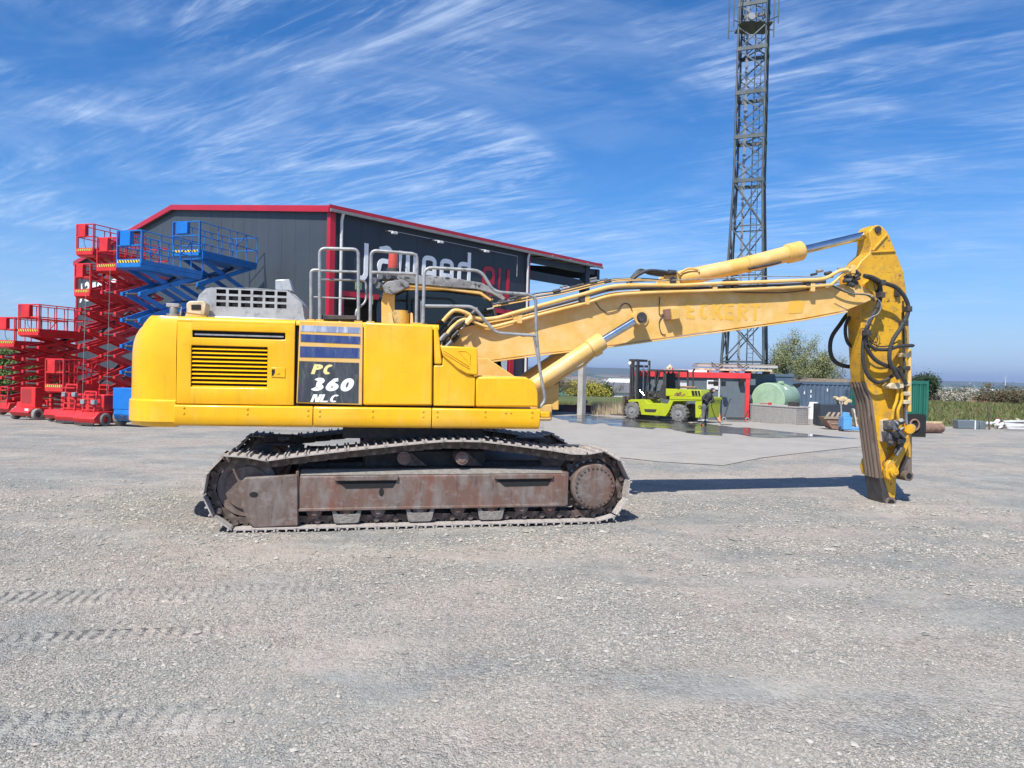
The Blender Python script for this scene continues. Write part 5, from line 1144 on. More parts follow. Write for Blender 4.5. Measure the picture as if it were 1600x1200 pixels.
MB().box(17.27, 17.63, .10, .46, -.9, 5.9).build('column', CONC, wh, .02); MB().box(17.27, 17.63, 12.5, 12.9, -.9, 9).build('column', CONC, wh, .02)
MB().box(FL, 17.3, .2, .32, 6.66, 7.12).build('canopy_fascia', CLAD, wh)
# lettering strokes on the facade
def arcpts(cx, cz, rx, rz_, a0, a1, n=8): return [(cx+rx*math.cos(R_(a)), cz+rz_*math.sin(R_(a))) for a in np.linspace(a0, a1, n)]
def glyphs(s, x, b, xh, w, lw, mat, par, T, y=-.03):
    """rounded squared letters from strokes; T maps local (x,z) mesh to the wall"""
    asc = xh*1.33; r = .26
    for ch in s:
        W_ = w; st_ = []
        if ch == 'J': st_ = [[(x+.1, b+lw/2-.15)]+arcpts(x+W_*.35-r*.2, b+r-.1, r, r, 270, 360)+[(x+W_*.55, b+xh+.25)]]; adv = W_*.55+lw+.2; st_ = [[(x, b-.03+lw/2)]+arcpts(x+W_*.5-r, b+r+.05, r, r, -80, 0)+[(x+W_*.5, b+xh+.05)]]
        elif ch == 'a': st_ = [[(x, b+xh-lw/2)]+arcpts(x+W_-r, b+xh-r-lw/2+.1, r, r, 90, 0)+[(x+W_, b)], [(x+W_, b+xh*.62)]+[(x+r, b+xh*.62)]+arcpts(x+r*.8, b+xh*.62-r, r*.8, r, 90, 180)+[(x, b+r+.05)]+arcpts(x+r*.8, b+r+lw/2, r*.8, r, 180, 270)+[(x+W_, b+lw/2)]]; adv = W_+lw*1.7
        elif ch == 'w': st_ = [[(x, b+xh), (x, b+r)]+arcpts(x+r, b+r+lw/2, r, r, 180, 270)+[(x+W_*1.05, b+lw/2), (x+W_*1.05, b+xh)], [(x+W_*.52, b+lw), (x+W_*.52, b+xh)]]; adv = W_*1.05+lw*1.7
        elif ch == 'e': st_ = [[(x+W_, b+lw/2), (x+r, b+lw/2)]+arcpts(x+r, b+r+lw/2, r, r, 270, 180)+[(x, b+xh-r)]+arcpts(x+r, b+xh-r, r, r-lw/2, 180, 90)+arcpts(x+W_-r, b+xh-r, r, r-lw/2, 90, 0)+[(x+W_, b+xh*.48), (x+lw/2, b+xh*.48)]]; adv = W_+lw*1.7
        elif ch == 'd': st_ = [[(x+W_, b), (x+W_, b+asc)], [(x+W_, b+lw/2), (x+r, b+lw/2)]+arcpts(x+r, b+r+lw/2, r, r, 270, 180)+[(x, b+xh-r)]+arcpts(x+r, b+xh-r, r, r-lw/2, 180, 90)+[(x+W_, b+xh-lw/2)]]; adv = W_+lw*1.7
        elif ch == 'u': st_ = [[(x, b+xh), (x, b+r)]+arcpts(x+r, b+r+lw/2, r, r, 180, 270)+[(x+W_, b+lw/2)], [(x+W_, b), (x+W_, b+xh)]]; adv = W_+lw*1.7
        elif ch == '.': st_ = [[(x, b+lw/2), (x+lw, b+lw/2)]]; adv = lw*2.4
        m_ = MB()
        for k, q in enumerate(st_): ribbon(m_, q, lw, y-.002*k, 0.0)
        yield x, m_, adv; x += adv
XH = 1.46; BL = 5.43
pos = {'J': 1.42, 'a': 2.42, 'w': 3.55, 'e': 4.9, 'e2': 5.98, 'd': 7.1, '.': 8.15, 'E': 8.78, 'u': 9.88}
for ch, x, mt in (('J', 1.42, WHITE), ('a', 2.42, WHITE), ('w', 3.55, WHITE), ('e', 4.9, WHITE), ('e', 5.98, WHITE), ('d', 7.1, WHITE), ('.', 8.1, REDT), ('e', 8.78, REDT), ('u', 9.88, REDT)):
    for _, m_, _a in glyphs(ch, x, BL, XH, .64 if ch != 'w' else .80, .20, mt, wh, None): m_.build('sign_letter', mt, wh)
# same word on the gable (local y runs away; readable from outside so it starts at the far corner)
GX = Matrix(((0, 1, 0, 0), (-1, 0, 0, 0), (0, 0, 1, 0), (0, 0, 0, 1)))
xg = -26.3
for ch in 'Jaweed':
    for _, m_, adv in glyphs(ch, xg, 5.55, 1.1, .55, .20, WHITE, wh, None): m_.build('sign_letter', WHITE, wh, xf=GX); xg += adv+.12
# signs beneath lintel
MB().box(1.2, 1.5, -.1, -.02, 5.0, 5.3).build('green_lamp', GRNB, wh, .01)

# ------------------------------------------------------------------ lattice tower
def build_tower():
    D = 55; c = atD(1163, 570, D); c.z = hterr(c.x, c.y)
    tw = thing('lattice_tower', 'tall galvanised lattice radio mast rising behind the site containers', 'radio mast', loc=c)
    h0 = 0; zbend = 1.85+(592-292)*D/FPX-c.z; ztop = 33
    def R(z): return (2.24+(1.42-2.24)*z/zbend) if z < zbend else 1.42-(z-zbend)*.004
    th0 = math.atan2(17.5, 44)
    def corner(k, z): a = th0+k*math.pi/2-0; r = R(z); ang = -math.pi/2; 
    ang0 = math.asin(17.5/47.4)                      # nearest leg sits right of the axis
    def cn(k, z):
        a = -math.pi/2+ang0+k*math.pi/2; r = R(z); return Vector((r*math.cos(a), r*math.sin(a), z))
    for k in range(4):
        MB().tube([cn(k, 0), cn(k, zbend), cn(k, ztop)], [.11, .085, .075], 8).build('mast_leg', GALT, tw)
    levels = [0]
    z = zbend; up = [z]
    while z < ztop-1: z += 3.2; up.append(z)
    low = [zbend*i/5 for i in range(6)]
    allz = low[:-1]+up
    for i in range(len(allz)-1):
        z0, z1 = allz[i], allz[i+1]; zm = (z0+z1)/2
        for k in range(4):
            a0, a1, b0, b1 = cn(k, z0), cn(k, z1), cn(k+1, z0), cn(k+1, z1); m_ = MB()
            if i < 5: m_.beam(a0, b1, .09).beam(b0, a1, .09)
            else: am = cn(k, zm); bm_ = cn(k+1, zm); m_.beam(a0, bm_, .085).beam(bm_, a1, .085); m_.beam(b0, am, .06) if k % 2 else None
            m_.build('cross_brace', GALT, tw)
        if i > 0 and i < 5:
            for k in range(4): MB().beam(cn(k, z0), cn(k+1, z0), .07, .09).build('ring_beam', GALT, tw)
        if i >= 5:
            for k in range(4): MB().beam(cn(k, z0)*1.04*1+Vector((0, 0, -z0*.04)), cn(k+1, z0)*1.04+Vector((0, 0, -z0*.04)), .12, .26).build('ring_beam', GALT, tw)
            if i % 2 == 0: MB().beam(cn(0, z0), cn(2, z0), .08).build('ring_brace', GALT, tw)
    # ladder and cable run
    lad = MB()
    for x in (.05, .50): lad.beam((x, -.35, 0), (x, -.35, ztop), .06 if x < .1 else .04)
    for k in range(100): lad.beam((.05, -.35, .3+k*.33), (.50, -.35, .3+k*.33), .03)
    lad.build('mast_ladder', GALT, tw)
    cab_ = MB()
    for x in (-.42, -.36, -.30): cab_.beam((x, .3, 0), (x, .3, ztop), .04)
    for k in range(80): cab_.beam((-.5, .3, .2+k*.41), (-.2, .3, .2+k*.41), .05, .06)
    cab_.build('cable_run', GALV, tw)
    zp = 1.85+(590-52)*D/FPX-c.z+.1
    pf = MB(); pf.prism([(-1.15, zp), (1.1, zp), (1.1, zp+.06), (-1.15, zp+.06)], -1.0, 1.0); pf.build('platform', GALT, tw)
    MB().tube([(-.5, -1.0, zp+.35), (-.5, -1.12, zp+.35)], [.3, .25], 20).build('dish_antenna', GALV, tw)
    for x, y in ((-1.75, -.9), (-1.45, -1.5), (-1.6, .9), (1.2, -1.7), (1.65, .5), (1.5, 1.2), (.35, -1.75), (-.2, 1.6)):
        MB().tube([(x, y, zp-.4), (x, y, ztop-.5)], .045, 8).build('antenna_pole', GALT, tw); MB().beam((x*.7, y*.7, zp+.1), (x, y, zp+.1), .05).build('pole_arm', GALT, tw)
    MB().tube([(-1.7, 0, ztop-2.2), (-1.2, 0, ztop-2.2)], .12, 10).build('bracket', DKST, tw)
build_tower()

# ------------------------------------------------------------------ containers
def corrug(mb, x0, x1, y, z0, z1, pitch=.28, dep=.04, flip=False):
    n = max(1, int(round((x1-x0)/pitch))); p = (x1-x0)/n; pts = []
    for i in range(n): a = x0+i*p; pts += [(a, y), (a+p*.32, y), (a+p*.5, y+dep), (a+p*.82, y+dep)]
    pts.append((x1, y)); vs = [(q[0], q[1], z0) for q in pts]+[(q[0], q[1], z1) for q in pts]; m = len(pts)
    mb.add(vs, [(i, i+1, m+i+1, m+i) for i in range(m-1)])
def container(name, label, o, yaw, Lx, Dy, H, paint, trim=None, cor=True, group=None, cat='container'):
    fr = Frame(o, yaw); t = thing(name, label, cat, fr, group=group); trim = trim or paint
    mb = MB()
    if cor: corrug(mb, .1, Lx-.1, .02, .15, H-.15); mb.box(.06, Lx-.06, .08, Dy-.06, .12, H-.04)
    else: mb.box(.04, Lx-.04, .02, Dy-.02, .1, H-.06)
    mb.build('shell', paint, t)
    for x in (0, Lx-.12):
        for y in (0, Dy-.12): MB().box(x, x+.12, y, y+.12, 0, H).build('corner_post', trim, t, .01)
    MB().box(.12, Lx-.12, 0, .10, H-.16, H).box(.12, Lx-.12, Dy-.1, Dy, H-.16, H).box(.12, Lx-.12, 0, .1, .02, .16).build('rail', trim, t)
    return t, fr
# green container at the right, end doors towards the yard
gA = onground(1419, 668); gA.z -= .02
gc, gf = container('shipping_container', 'green corrugated shipping container standing behind the excavator stick', gA+Vector((-.9, .1, 0)), 4, 2.0, 3.7, 2.32, CGREEN)
mb = MB(); side = MB()
for i in range(9): MB().box(.14+i*.0, .15, 0, 0, 0, 0) if False else None
for k in range(8): MB().box(1.05+k*.115, 1.09+k*.115, -.025, 0.02, .15, 2.15).build('door_rib', CGREEN, gc)
for x in (.35, .75): MB().tube([(x, -.03, .1), (x, -.03, 2.2)], .02, 6).build('lock_rod', GALV, gc)
for z in (.5, 1.1, 1.8): MB().box(.5, .62, -.035, .0, z, z+.1).build('door_handle', WHITEP, gc)
# dark plate and rusty pipe beside it
q = onground(1446, 683); pt = thing('steel_plate', 'black steel plate standing upright beside the excavator link', 'steel plate', loc=q+Vector((-.75, 0, 0)), yaw=-6)
MB().prism([(0, 0), (.72, 0), (.72, .80), (.66, .86), (.06, .86), (0, .80)], 0, .05).build('plate', DARK, pt); MB().tube([(.3+.16*math.cos(a), -.04, .45+.2*math.sin(a)) for a in np.linspace(0, 6.28, 20)], .035, 8, closed=False).build('shackle', RBROWN, pt)
q = onground(1470, 677); q2 = onground(1432, 677); pp_ = tag(MB().cyl(q2+Vector((0, 0, .22)), q+Vector((0, 0, .22)), .2, 20).build('rusty_pipe', RBROWN), 'thick rust brown pipe lying on the ground right of the green container', 'pipe')
tag(MB().box(0, 1.1, 0, .1, 0, .08).build('timber_offcut', WOODL, xf=Matrix.Translation(q+Vector((-1.1, -.1, .42)))), 'pale yellow timber lying on top of the rusty pipe', 'timber')
q = onground(1454, 663); tag(MB().box(0, .12, 0, .12, 0, 1.7).build('blue_post', BLUED, xf=Matrix.Translation(q+Vector((-.05, 4, 0)))), 'narrow blue post behind the right edge of the green container', 'post')
# long blue container
gB = onground(1248, 655); gB2 = onground(1345, 657)
bc_, bf = container('shipping_container', 'long dark blue corrugated container behind the green fuel tank', Vector((gB.x-2.6, gB.y+.6, gB.z)), 0, 6.9, 2.3, 2.28, CBLUE)
for k in range(13): MB().box(5.6, 6.3, -.02, 0.0, .75+k*.09, .79+k*.09).build('vent_louvre', CBLUE, bc_)
for k, (x, z) in enumerate(((3.1, 1.5), (3.5, 1.3), (3.5, 1.6), (4.5, 1.7))): MB().box(x, x+.06, -.012, 0, z, z+.18).build('white_mark', WHITEP, bc_)
MB().prism([(1.6, 2.0), (3.0, 2.2), (2.3, 1.7)], -.03, -.01).build('dark_tarpaulin', DARK, bc_, .004)
tag(MB().box(0, 4, 0, 1.2, 0, .10).box(.5, 3.0, .1, 1.0, .11, .2).build('roof_boards', WOOD, xf=bf.M@Matrix.Translation((3, .4, 2.29))), 'weathered boards lying on the roof of the blue container', 'boards')
# red-trimmed grey site cabins
gC = onground(1168, 658)
hC = (658-585.5)/FPX
W2 = 12.0; Hc = 2.55
cf = Frame(Vector((gC.x, gC.y, gC.z)), 180-2.0)
st_c = thing('site_cabin', 'long grey site cabin with red roof band and a small white window', 'site cabin', Frame(Vector((gC.x-6.55, gC.y+.25, gC.z)), -2.2))
Hc = 1.85-gC.z - (585-588.5)*0; 
Hc = (EYE-gC.z)*(658-592)/(658-588.5)
MB().box(.7, 6.5, 0, 2.6, 0, Hc).build('cabin_wall', CGREY, st_c); MB().box(.6, 6.62, -.12, 2.7, Hc, Hc+.30).build('roof_band', CRED, st_c, .01)
MB().box(6.38, 6.60, -.10, -.0, 0.0, Hc).build('corner_band', CRED, st_c, .01)
for i in range(19): MB().box(.8+i*.29, .815+i*.29, -.008, 0, .05, Hc-.02).build('panel_joint', CGREY, st_c)
wf = MB().box(4.33, 4.93, -.05, .0, Hc-.62, Hc-.12).build('window', WHITEP, st_c, .01); MB().box(4.38, 4.88, -.056, -.05, Hc-.34, Hc-.18).build('pane', DKST, wf); MB().box(4.38, 4.88, -.056, -.05, Hc-.56, Hc-.36).build('roller_blind', PIPEW, wf)
MB().box(2.9, 3.3, -.05, 0, .9, Hc-.3).build('window', PIPEW, st_c, .01); MB().box(6.0, 6.25, -.3, -.05, Hc-.35, Hc-.05).build('wall_speaker', DARK, st_c, .02)
for x in (2.0, 6.8): pass
# pole with floodlights in front
q = onground(1106, 655); fl = thing('floodlight_pole', 'slim pale pole with two black floodlights in front of the grey cabin', 'floodlight', loc=Vector((q.x, gC.y-.6, gC.z)), yaw=0)
MB().tube([(0, 0, 0), (0, 0, 2.25)], .04, 10).build('pole', PIPEW, fl); 
for s in (-.2, .2): MB().box(s-.11, s+.11, -.14, .02, 1.86, 2.12).build('floodlight_head', DARK, fl, .02)
MB().beam((-.3, 0, 2.15), (.3, 0, 2.15), .04).build('cross_arm', DKST, fl)
# stack of boards and beams lying on the cabin roof
bs = thing('board_stack', 'pale planks and beams stacked across the red cabin roof', 'board stack', Frame(Vector((gC.x-2.6, gC.y+.5, gC.z+Hc+.30)), -2.2))
MB().box(0, 4.3, .1, 1.6, .30, .44).build('plank_layer', CONC, bs, .005); MB().box(.1, 4.2, .2, 1.5, .46, .50).build('plank_layer', WOOD, bs); MB().box(.0, 4.0, .1, 1.5, .12, .22).build('plank_layer', TANB, bs)
MB().box(-1.0, .5, .1, .9, .0, .12).build('white_sheet', WHITEP, bs); 
for x in (.6, 1.7, 2.9, 3.9): MB().box(x, x+.16, .1, 1.5, .0, .12).build('batten', WOOD, bs); 
for x in (1.0, 2.4): MB().tube([(x-.3, 0, .55), (x, -.02, .3), (x+.3, 0, .5)], .03, 6).build('strap', DKST, bs)
tag(MB().box(0, 1.1, 0, .8, 0, .12).tube([(.3, .4, .12), (.4, .4, .3), (.5, .4, .12)], .12, 8).build('roof_rubble', TANB, xf=Matrix.Translation((gC.x-4.4, gC.y+.8, gC.z+Hc+.31))), 'small pale bundle lying on the cabin roof left of the planks', 'bundle')
# second grey-blue cabin part between the red frame and the tank
g2_ = thing('site_cabin', 'slate blue cabin wall between the red corner band and the fuel tank', 'site cabin', Frame(Vector((gC.x+.1, gC.y+1.4, gC.z)), 0))
MB().box(0, 2.8, 0, 2.4, 0, Hc+.15).build('cabin_wall', CBLUE, g2_); MB().box(-.02, 2.85, -.05, 2.45, Hc+.15, Hc+.30).build('roof_edge', CBLUE, g2_, .01); MB().box(.35, .65, -.25, 0, Hc-.35, Hc).build('wall_lamp', WHITEP, g2_, .02)
for x in (.9, 1.4, 2.0): MB().box(x, x+.015, -.012, 0, .05, Hc).build('panel_joint', CBLUE, g2_)

# ------------------------------------------------------------------ fuel tank and mesh box
gt = onground(1230, 660)
tk = thing('fuel_tank', 'pale green cylindrical fuel tank with domed top lying in a green bund', 'fuel tank', Frame(Vector((gt.x-.75, gt.y+.9, gt.z)), -41))
rT = .93
MB().tube([(0, -.02, 1.15), (0, 0, 1.15), (0, 2.3, 1.15), (0, 2.55, 1.15), (0, 2.65, 1.15)], [.88, rT, rT, .8, .3], 48).build('tank_shell', TANK, tk); MB().cyl((0, -.03, 1.15), (0, -.02, 1.15), .87, 48).build('tank_face', TANK, tk)
MB().box(-.9, 1.0, -.1, 2.3, 0.02, .62).build('bund', GRNB, tk, .02); MB().cyl((.3, 1.0, 2.05), (.3, 1.0, 2.18), .18, 18).build('manhole', TANK, tk); MB().add([(rT*math.cos(a)+.0, .55+dy, 1.15+rT*math.sin(a)+.0) for dy in (0, .28) for a in (.62, .85)], [(0, 1, 3, 2)]).build('white_placard', WHITEP, tk)
for v_ in tk.children:
    if v_.name.startswith('white_placard'): v_.location = (.012, 0, .012)
ga_ = onground(1172, 659); gb_ = onground(1243, 664)
yawb = math.degrees(math.atan2(gb_.y-ga_.y, gb_.x-ga_.x)); Lb = (gb_-ga_).length
mbx = thing('mesh_crate', 'low grey wire mesh crate in front of the pale green tank', 'mesh crate', Frame(ga_, yawb))
MB().box(0.03, Lb-.03, .03, .9, .04, .86).build('crate_fill', MESHB, mbx); gm = MB()
n_ = int(Lb/.085)
for i in range(n_+1): x = Lb*i/n_; gm.beam((x, 0, .02), (x, 0, .90), .016)
for k in range(11): z = .02+k*.088; gm.beam((0, -.012, z), (Lb, -.012, z), .016)
for i in range(10): y = .95*i/9; gm.beam((Lb+.01, y, .02), (Lb+.01, y, .90), .016)
for k in range(11): z = .02+k*.088; gm.beam((Lb+.02, 0, z), (Lb+.02, .95, z), .016)
gm.build('wire_mesh', M('mesh_wire', (.50, .48, .46), .5), mbx); MB().box(-.02, Lb+.02, -.02, .97, .90, .96).build('crate_rim', MESHB, mbx)
tag(MB().box(0, .48, 0, .3, 0, .2).build('black_case', DKST, None, .01, xf=Frame(ga_, yawb).M@Matrix.Translation((Lb-.62, .1, .965))), 'dark flat case resting on the right end of the mesh crate', 'case')
tag(MB().tube([(0, 0, .0), (0, 0, .12)], [.10, .07], 12).tube([(-.7, 0, .04), (0, 0, .06), (-.1, -.02, .12)], .02, 6).build('red_valve', REDT, xf=Frame(ga_, yawb).M@Matrix.Translation((1.25, .1, .96))), 'small red valve with hose lying on the mesh crate', 'valve')
# red steel frame, white canister, lying debris
q = onground(1283, 652); rs_ = thing('red_steel_frame', 'red steel T-shaped frame standing right of the white canister', 'steel frame', loc=q, yaw=0)
MB().box(-1.2, 1.0, 0, .3, 1.25, 1.38).build('frame_top', CRED, rs_, .01); MB().prism([(-.25, 0), (.35, 0), (.1, 1.25), (-.22, 1.25)], .05, .2).build('frame_leg', CRED, rs_, .01)
q = onground(1271, 655); ib = tag(MB().tube([(0, 0, 0), (0, 0, .9), (0, 0, 1.05)], [.46, .34, .32], 24).build('white_canister', WHITEP, xf=Matrix.Translation(q+Vector((0, .2, .0)))), 'white tapered canister standing right of the green tank', 'canister')
q = onground(1288, 656); tag(MB().beam((-.4, 0, .1), (.35, .1, .38), .3, .12).beam((-.2, .1, .05), (1.5, .2, .12), .25, .1).build('broken_slabs', TANB, xf=Matrix.Translation(q)), 'pale broken slabs lying at the foot of the red frame', 'slabs')
# tipping skip with timber, pallet jack
q = onground(1300, 672); sk = thing('tipping_skip', 'low brown steel skip lying left of the blue pallet jack', 'skip', loc=q, yaw=-4)
MB().prism([(-.35, .55), (1.0, .50), (.95, .0), (.0, .05)], 0, .8).build('skip_body', RBROWN, sk, .01); MB().box(-.37, 1.05, -.05, .0, .48, .58).box(-.05, .95, -.03, 0, .25, .3).build('skip_rim', WOOD, sk); 
for i in range(5): MB().beam((-.2+.22*i, .2, .5), (.1+.2*i, .6, .72), .1, .06).build('timber_piece', WOOD, sk)
q = onground(1315, 668); cr = thing('wood_crate', 'dark grey bin filled with pale split firewood behind the pallet jack', 'wood bin', loc=q+Vector((.1, .7, 0)), yaw=-3)
MB().box(-.8, .95, 0, 1.0, .02, 1.05).build('bin', CLAD, cr, .02)
for i in range(14): x = rng2.uniform(-.0, .6); z = 1.1+rng2.uniform(0, .28); MB().cyl((x, .05, z), (x+.05, .6, z+.02), .08, 7).build('split_log', WOODL, cr)
q = onground(1322, 675); pj = thing('pallet_jack', 'bright blue pallet jack with upright handle', 'pallet jack', loc=q, yaw=-5)
BJ = M('jack_blue', (.10, .32, .66), .4)
MB().box(-.1, 1.2, 0, .16, .08, .2).box(-.1, 1.2, .4, .56, .08, .2).box(-.12, .22, -.02, .58, .1, .62).prism([(-.12, .62), (.22, .62), (.1, .8), (-.05, .8)], .1, .45).build('jack_body', BJ, pj, .015)
MB().tube([(-.1, .28, .5), (-.14, .28, 1.25)], .035, 8).tube([(-.14, .12, 1.25), (-.14, .44, 1.25)], .03, 8).build('jack_handle', GALV, pj); MB().wheel((-.1, .28, .11), .11, .1).build('wheel', BLACK, pj)
MB().beam((.5, .3, .2), (.35, .3, .95), .25, .06).build('leaning_board', TANB, pj)
# trolley and marker cones in front of the grey cabin
q = onground(1150, 659); tr2 = thing('hand_trolley', 'low black platform trolley with slanted handle by the cabin wall', 'trolley', loc=q+Vector((-.5, -.1, 0)), yaw=0)
MB().box(-.2, 1.1, 0, .5, .12, .22).build('trolley_deck', DKST, tr2, .01); MB().tube([(-.1, .2, .2), (.18, .2, 1.15), (.25, .2, 1.2)], .03, 8).tube([(1.0, .2, .2), (1.15, .2, .6)], .03, 8).build('trolley_handle', DKST, tr2)
for x in (-.15, 1.05): MB().wheel((x, 0, .12), .12, .08).build('wheel', GALV, tr2)
for i, (px, py) in enumerate(((1124, 658), (1135, 656), (1156, 653))):
    q = onground(px, py); tag(MB().tube([(0, 0, 0), (0, 0, .03), (0, 0, .031), (0, 0, .42)], [.14, .14, .09, .03], 14).build('marker_cone', M('cone_orange%d' % i, (.75, .30, .14), .6), xf=Matrix.Translation(q)), ['faded orange marker cone nearest the person', 'faded orange marker cone left of the trolley', 'faded orange marker cone behind the trolley'][i], 'traffic cone', 'marker cones along the cabin')

# ------------------------------------------------------------------ lime green forklift
gr_ = onground(1060, 659.5)
FK = Frame(Vector((gr_.x, gr_.y, gr_.z)), -42); fk = thing('forklift', 'lime green heavy forklift with black mast and cab parked on wet concrete', 'forklift', FK)
def f2(px, py, y=0): v = FK.p(px, py, y); return (v.x, v.z)
def fpoly(name, pts, y0, y1, mat, par=fk, bevel=.015): return MB().prism([f2(*p, y0) for p in pts], y0, y1).build(name, mat, par, bevel)
WD = 1.45
xr, xf_ = f2(1060.5, 645)[0], f2(988, 641)[0]
for x, rr in ((xr, .44), (xf_, .44)):
    for y in (.10, WD-.10):
        w_ = MB().wheel((x, y, rr), rr, .34, hub=.5, n=36).build('wheel', TYREG, fk); MB().cyl((x, y-.14, rr), (x, y+.14, rr), rr*.5, 24).cyl((x, y-.19, rr), (x, y+.19, rr), rr*.2, 16).build('rim', GALV, w_, .01)
        for k in range(16): a = 2*math.pi*k/16; MB().beam((x+rr*.99*math.cos(a), y-.16, rr+rr*.99*math.sin(a)), (x+rr*.99*math.cos(a+.12), y+.16, rr+rr*.99*math.sin(a+.12)), .07, .04).build('tread_block', TYREG, w_)
lo = [(981, 626), (986, 624), (1000, 624), (1004, 634), (1008, 648), (1036, 650.5), (1040, 645), (1048, 621), (1064, 619.5), (1105, 621), (1107, 624), (1104, 653), (1085, 653), (1085, 628), (1052, 627), (1044, 649), (1040, 651), (1002, 648), (996, 628), (981, 628)]
fpoly('frame', [(981, 626), (986, 624), (1009, 624.5), (1012, 630), (1043, 631), (1048, 621), (1105, 621), (1105, 626), (1052, 627), (1045, 643), (1040, 650.5), (1002, 648), (997, 628), (981, 628)], .0, WD, CLIME)
fpoly('counterweight', [(1086, 622), (1106, 621), (1103, 653), (1086, 653)], .02, WD-.02, CLIME, bevel=.03)
fpoly('fender', [(1046, 619), (1106, 621), (1106, 625), (1046, 624)], -.02, WD+.02, CLIME)
fpoly('step', [(1006, 639), (1026, 639.5), (1024, 644), (1008, 643.5)], -.015, .0, DKST, bevel=.005)
hoodk = fpoly('engine_hood', [(1040, 607), (1079, 609), (1094, 609), (1096, 620), (1040, 619)], .25, WD-.25, CLIME, bevel=.03)
for (a, b) in ((1080, 1084), (1085, 1088.5), (1090, 1093)): fpoly('hood_opening', [(a, 610.5), (b, 610.5), (b+1.5, 618.5), (a+1.5, 618.5)], .235, .26, DARK, hoodk, .004)
fpoly('radiator_pipe', [(1061, 603), (1086, 603.5), (1086, 607), (1061, 606.5)], .45, .7, RBROWN, bevel=.05)
MB().tube([Vector((*f2(1083, 604, .5)[:1], .5, f2(1083, 604, .5)[1])), Vector((f2(1083, 580, .5)[0], .5, f2(1083, 580, .5)[1])), Vector((f2(1085.5, 576.5, .5)[0], .5, f2(1085.5, 576.5, .5)[1]))], .045, 10).build('exhaust', DKST, fk)
# cab
cabk = MB()
def post(a, b, y, w_=.07): p_, q_ = f2(*a, 0.25), f2(*b, .25); cabk.beam((p_[0], y, p_[1]), (q_[0], y, q_[1]), w_)
for y in (.27, WD-.27):
    for a, b in (((1008, 624), (1013, 579)), ((1037, 624), (1037, 579)), ((1060, 608), (1060.5, 580)), ((1012, 579), (1061, 580)), ((1024, 600), (1024, 580)), ((1031, 578), (1026, 600)), ((1013, 612), (1024, 612))): post(a, b, y)
for a in ((1008, 624), (1013, 579), (1037, 579), (1060.5, 580), (1024, 580)): p_ = f2(*a, .25); cabk.beam((p_[0], .27, p_[1]), (p_[0], WD-.27, p_[1]), .07)
cab_o = cabk.build('cab_frame', DKST, fk, .008)
p_, q_ = f2(1012, 579, .25), f2(1061, 580, .25); MB().box(p_[0], q_[0], .24, WD-.24, p_[1]-.02, p_[1]+.07).build('cab_roof', DKST, cab_o, .02)
fpoly('side_glass', [(1039, 607), (1039, 583), (1059, 583), (1059, 607)], .265, .275, GLASSC, cab_o, 0); fpoly('side_panel', [(1037, 624), (1037, 583), (1041, 583), (1041, 624)], .26, WD-.26, DKST, cab_o)
fpoly('seat', [(1026, 622), (1024, 614), (1030, 612), (1034, 600), (1037, 600), (1037, 622)], .5, .95, DKST, cab_o, .03); fpoly('console', [(1008, 624), (1010, 612), (1016, 614), (1022, 624)], .4, 1.0, DKST, cab_o, .02)
MB().tube([Vector((f2(1013, 620)[0], .6, f2(1013, 620)[1])), Vector((f2(1018, 611)[0], .6, f2(1018, 611)[1]))], .02, 6).build('steering_column', GALV, cab_o)
MB().cyl(Vector((f2(1043, 579)[0], .5, f2(1043, 579)[1])), Vector((f2(1043, 574)[0], .5, f2(1043, 574)[1])), .035, 8).build('roof_beacon', ORLENS, cab_o)
# mast
ms = MB(); 
xm0, xm1 = f2(982, 600)[0], f2(1011, 600)[0]; zt_ = f2(995, 561)[1]
for x, y, w_ in ((f2(983, 600)[0], .18, .10), (f2(986, 600)[0], .18, .06), (f2(991, 600)[0], .30, .07), (f2(996, 600)[0], WD-.35, .07), (f2(1001, 600, WD)[0]-.0, WD-.30, .12)): ms.box(x-w_/2, x+w_/2, y-.07, y+.07, .35, zt_-.05)
ms.box(xm0-.08, xm0+.3, .12, WD-.12, zt_-.12, zt_).box(xm0-.04, xm0+.34, .12, WD-.12, zt_-.42, zt_-.3).box(xm0, xm0+.25, .15, WD-.15, .55, .68).box(xm0+.05, xm0+.2, .15, WD-.15, 1.3, 1.38)
mast = ms.build('mast', DKST, fk, .01)
for x, y in ((f2(988, 600)[0], .34), (f2(995, 600)[0], .62), (f2(998, 600)[0], .9)): MB().cyl((x, y, .5), (x, y, zt_-.3), .045, 14).build('mast_ram', CHROME, mast)
MB().cyl((xm0-.02, .1, zt_-.2), (xm0-.02, .16, zt_-.2), .09, 18).build('mast_lamp', WHITEP, mast); MB().box(xm0+.3, xm0+.34, .3, .45, 1.1, 1.4).build('data_plate', WHITEP, mast)
MB().box(xm0-.42, xm0-.30, .12, WD-.12, .15, 1.15).box(xm0-.5, xm0-.08, .3, .45, .95, 1.15).build('fork_carriage', RUSTD, fk, .01); MB().box(xm0-1.3, xm0-.4, .35, .5, .1, .16).box(xm0-1.3, xm0-.4, WD-.5, WD-.35, .1, .16).build('fork', RUSTD, fk)
MB().tube([Vector((f2(1003, 618)[0], .2, f2(1003, 618)[1])), Vector((f2(996, 610)[0], .2, f2(996, 610)[1]))], .04, 10).build('tilt_ram', CHROME, fk)
v = f2(1091, 636); t_ = textmesh('lettering', 'CLARK', .20, DKST, fk, Vector((v[0], .005, v[1]-.06)), extrude=.004, offset=.004, sx=.8)
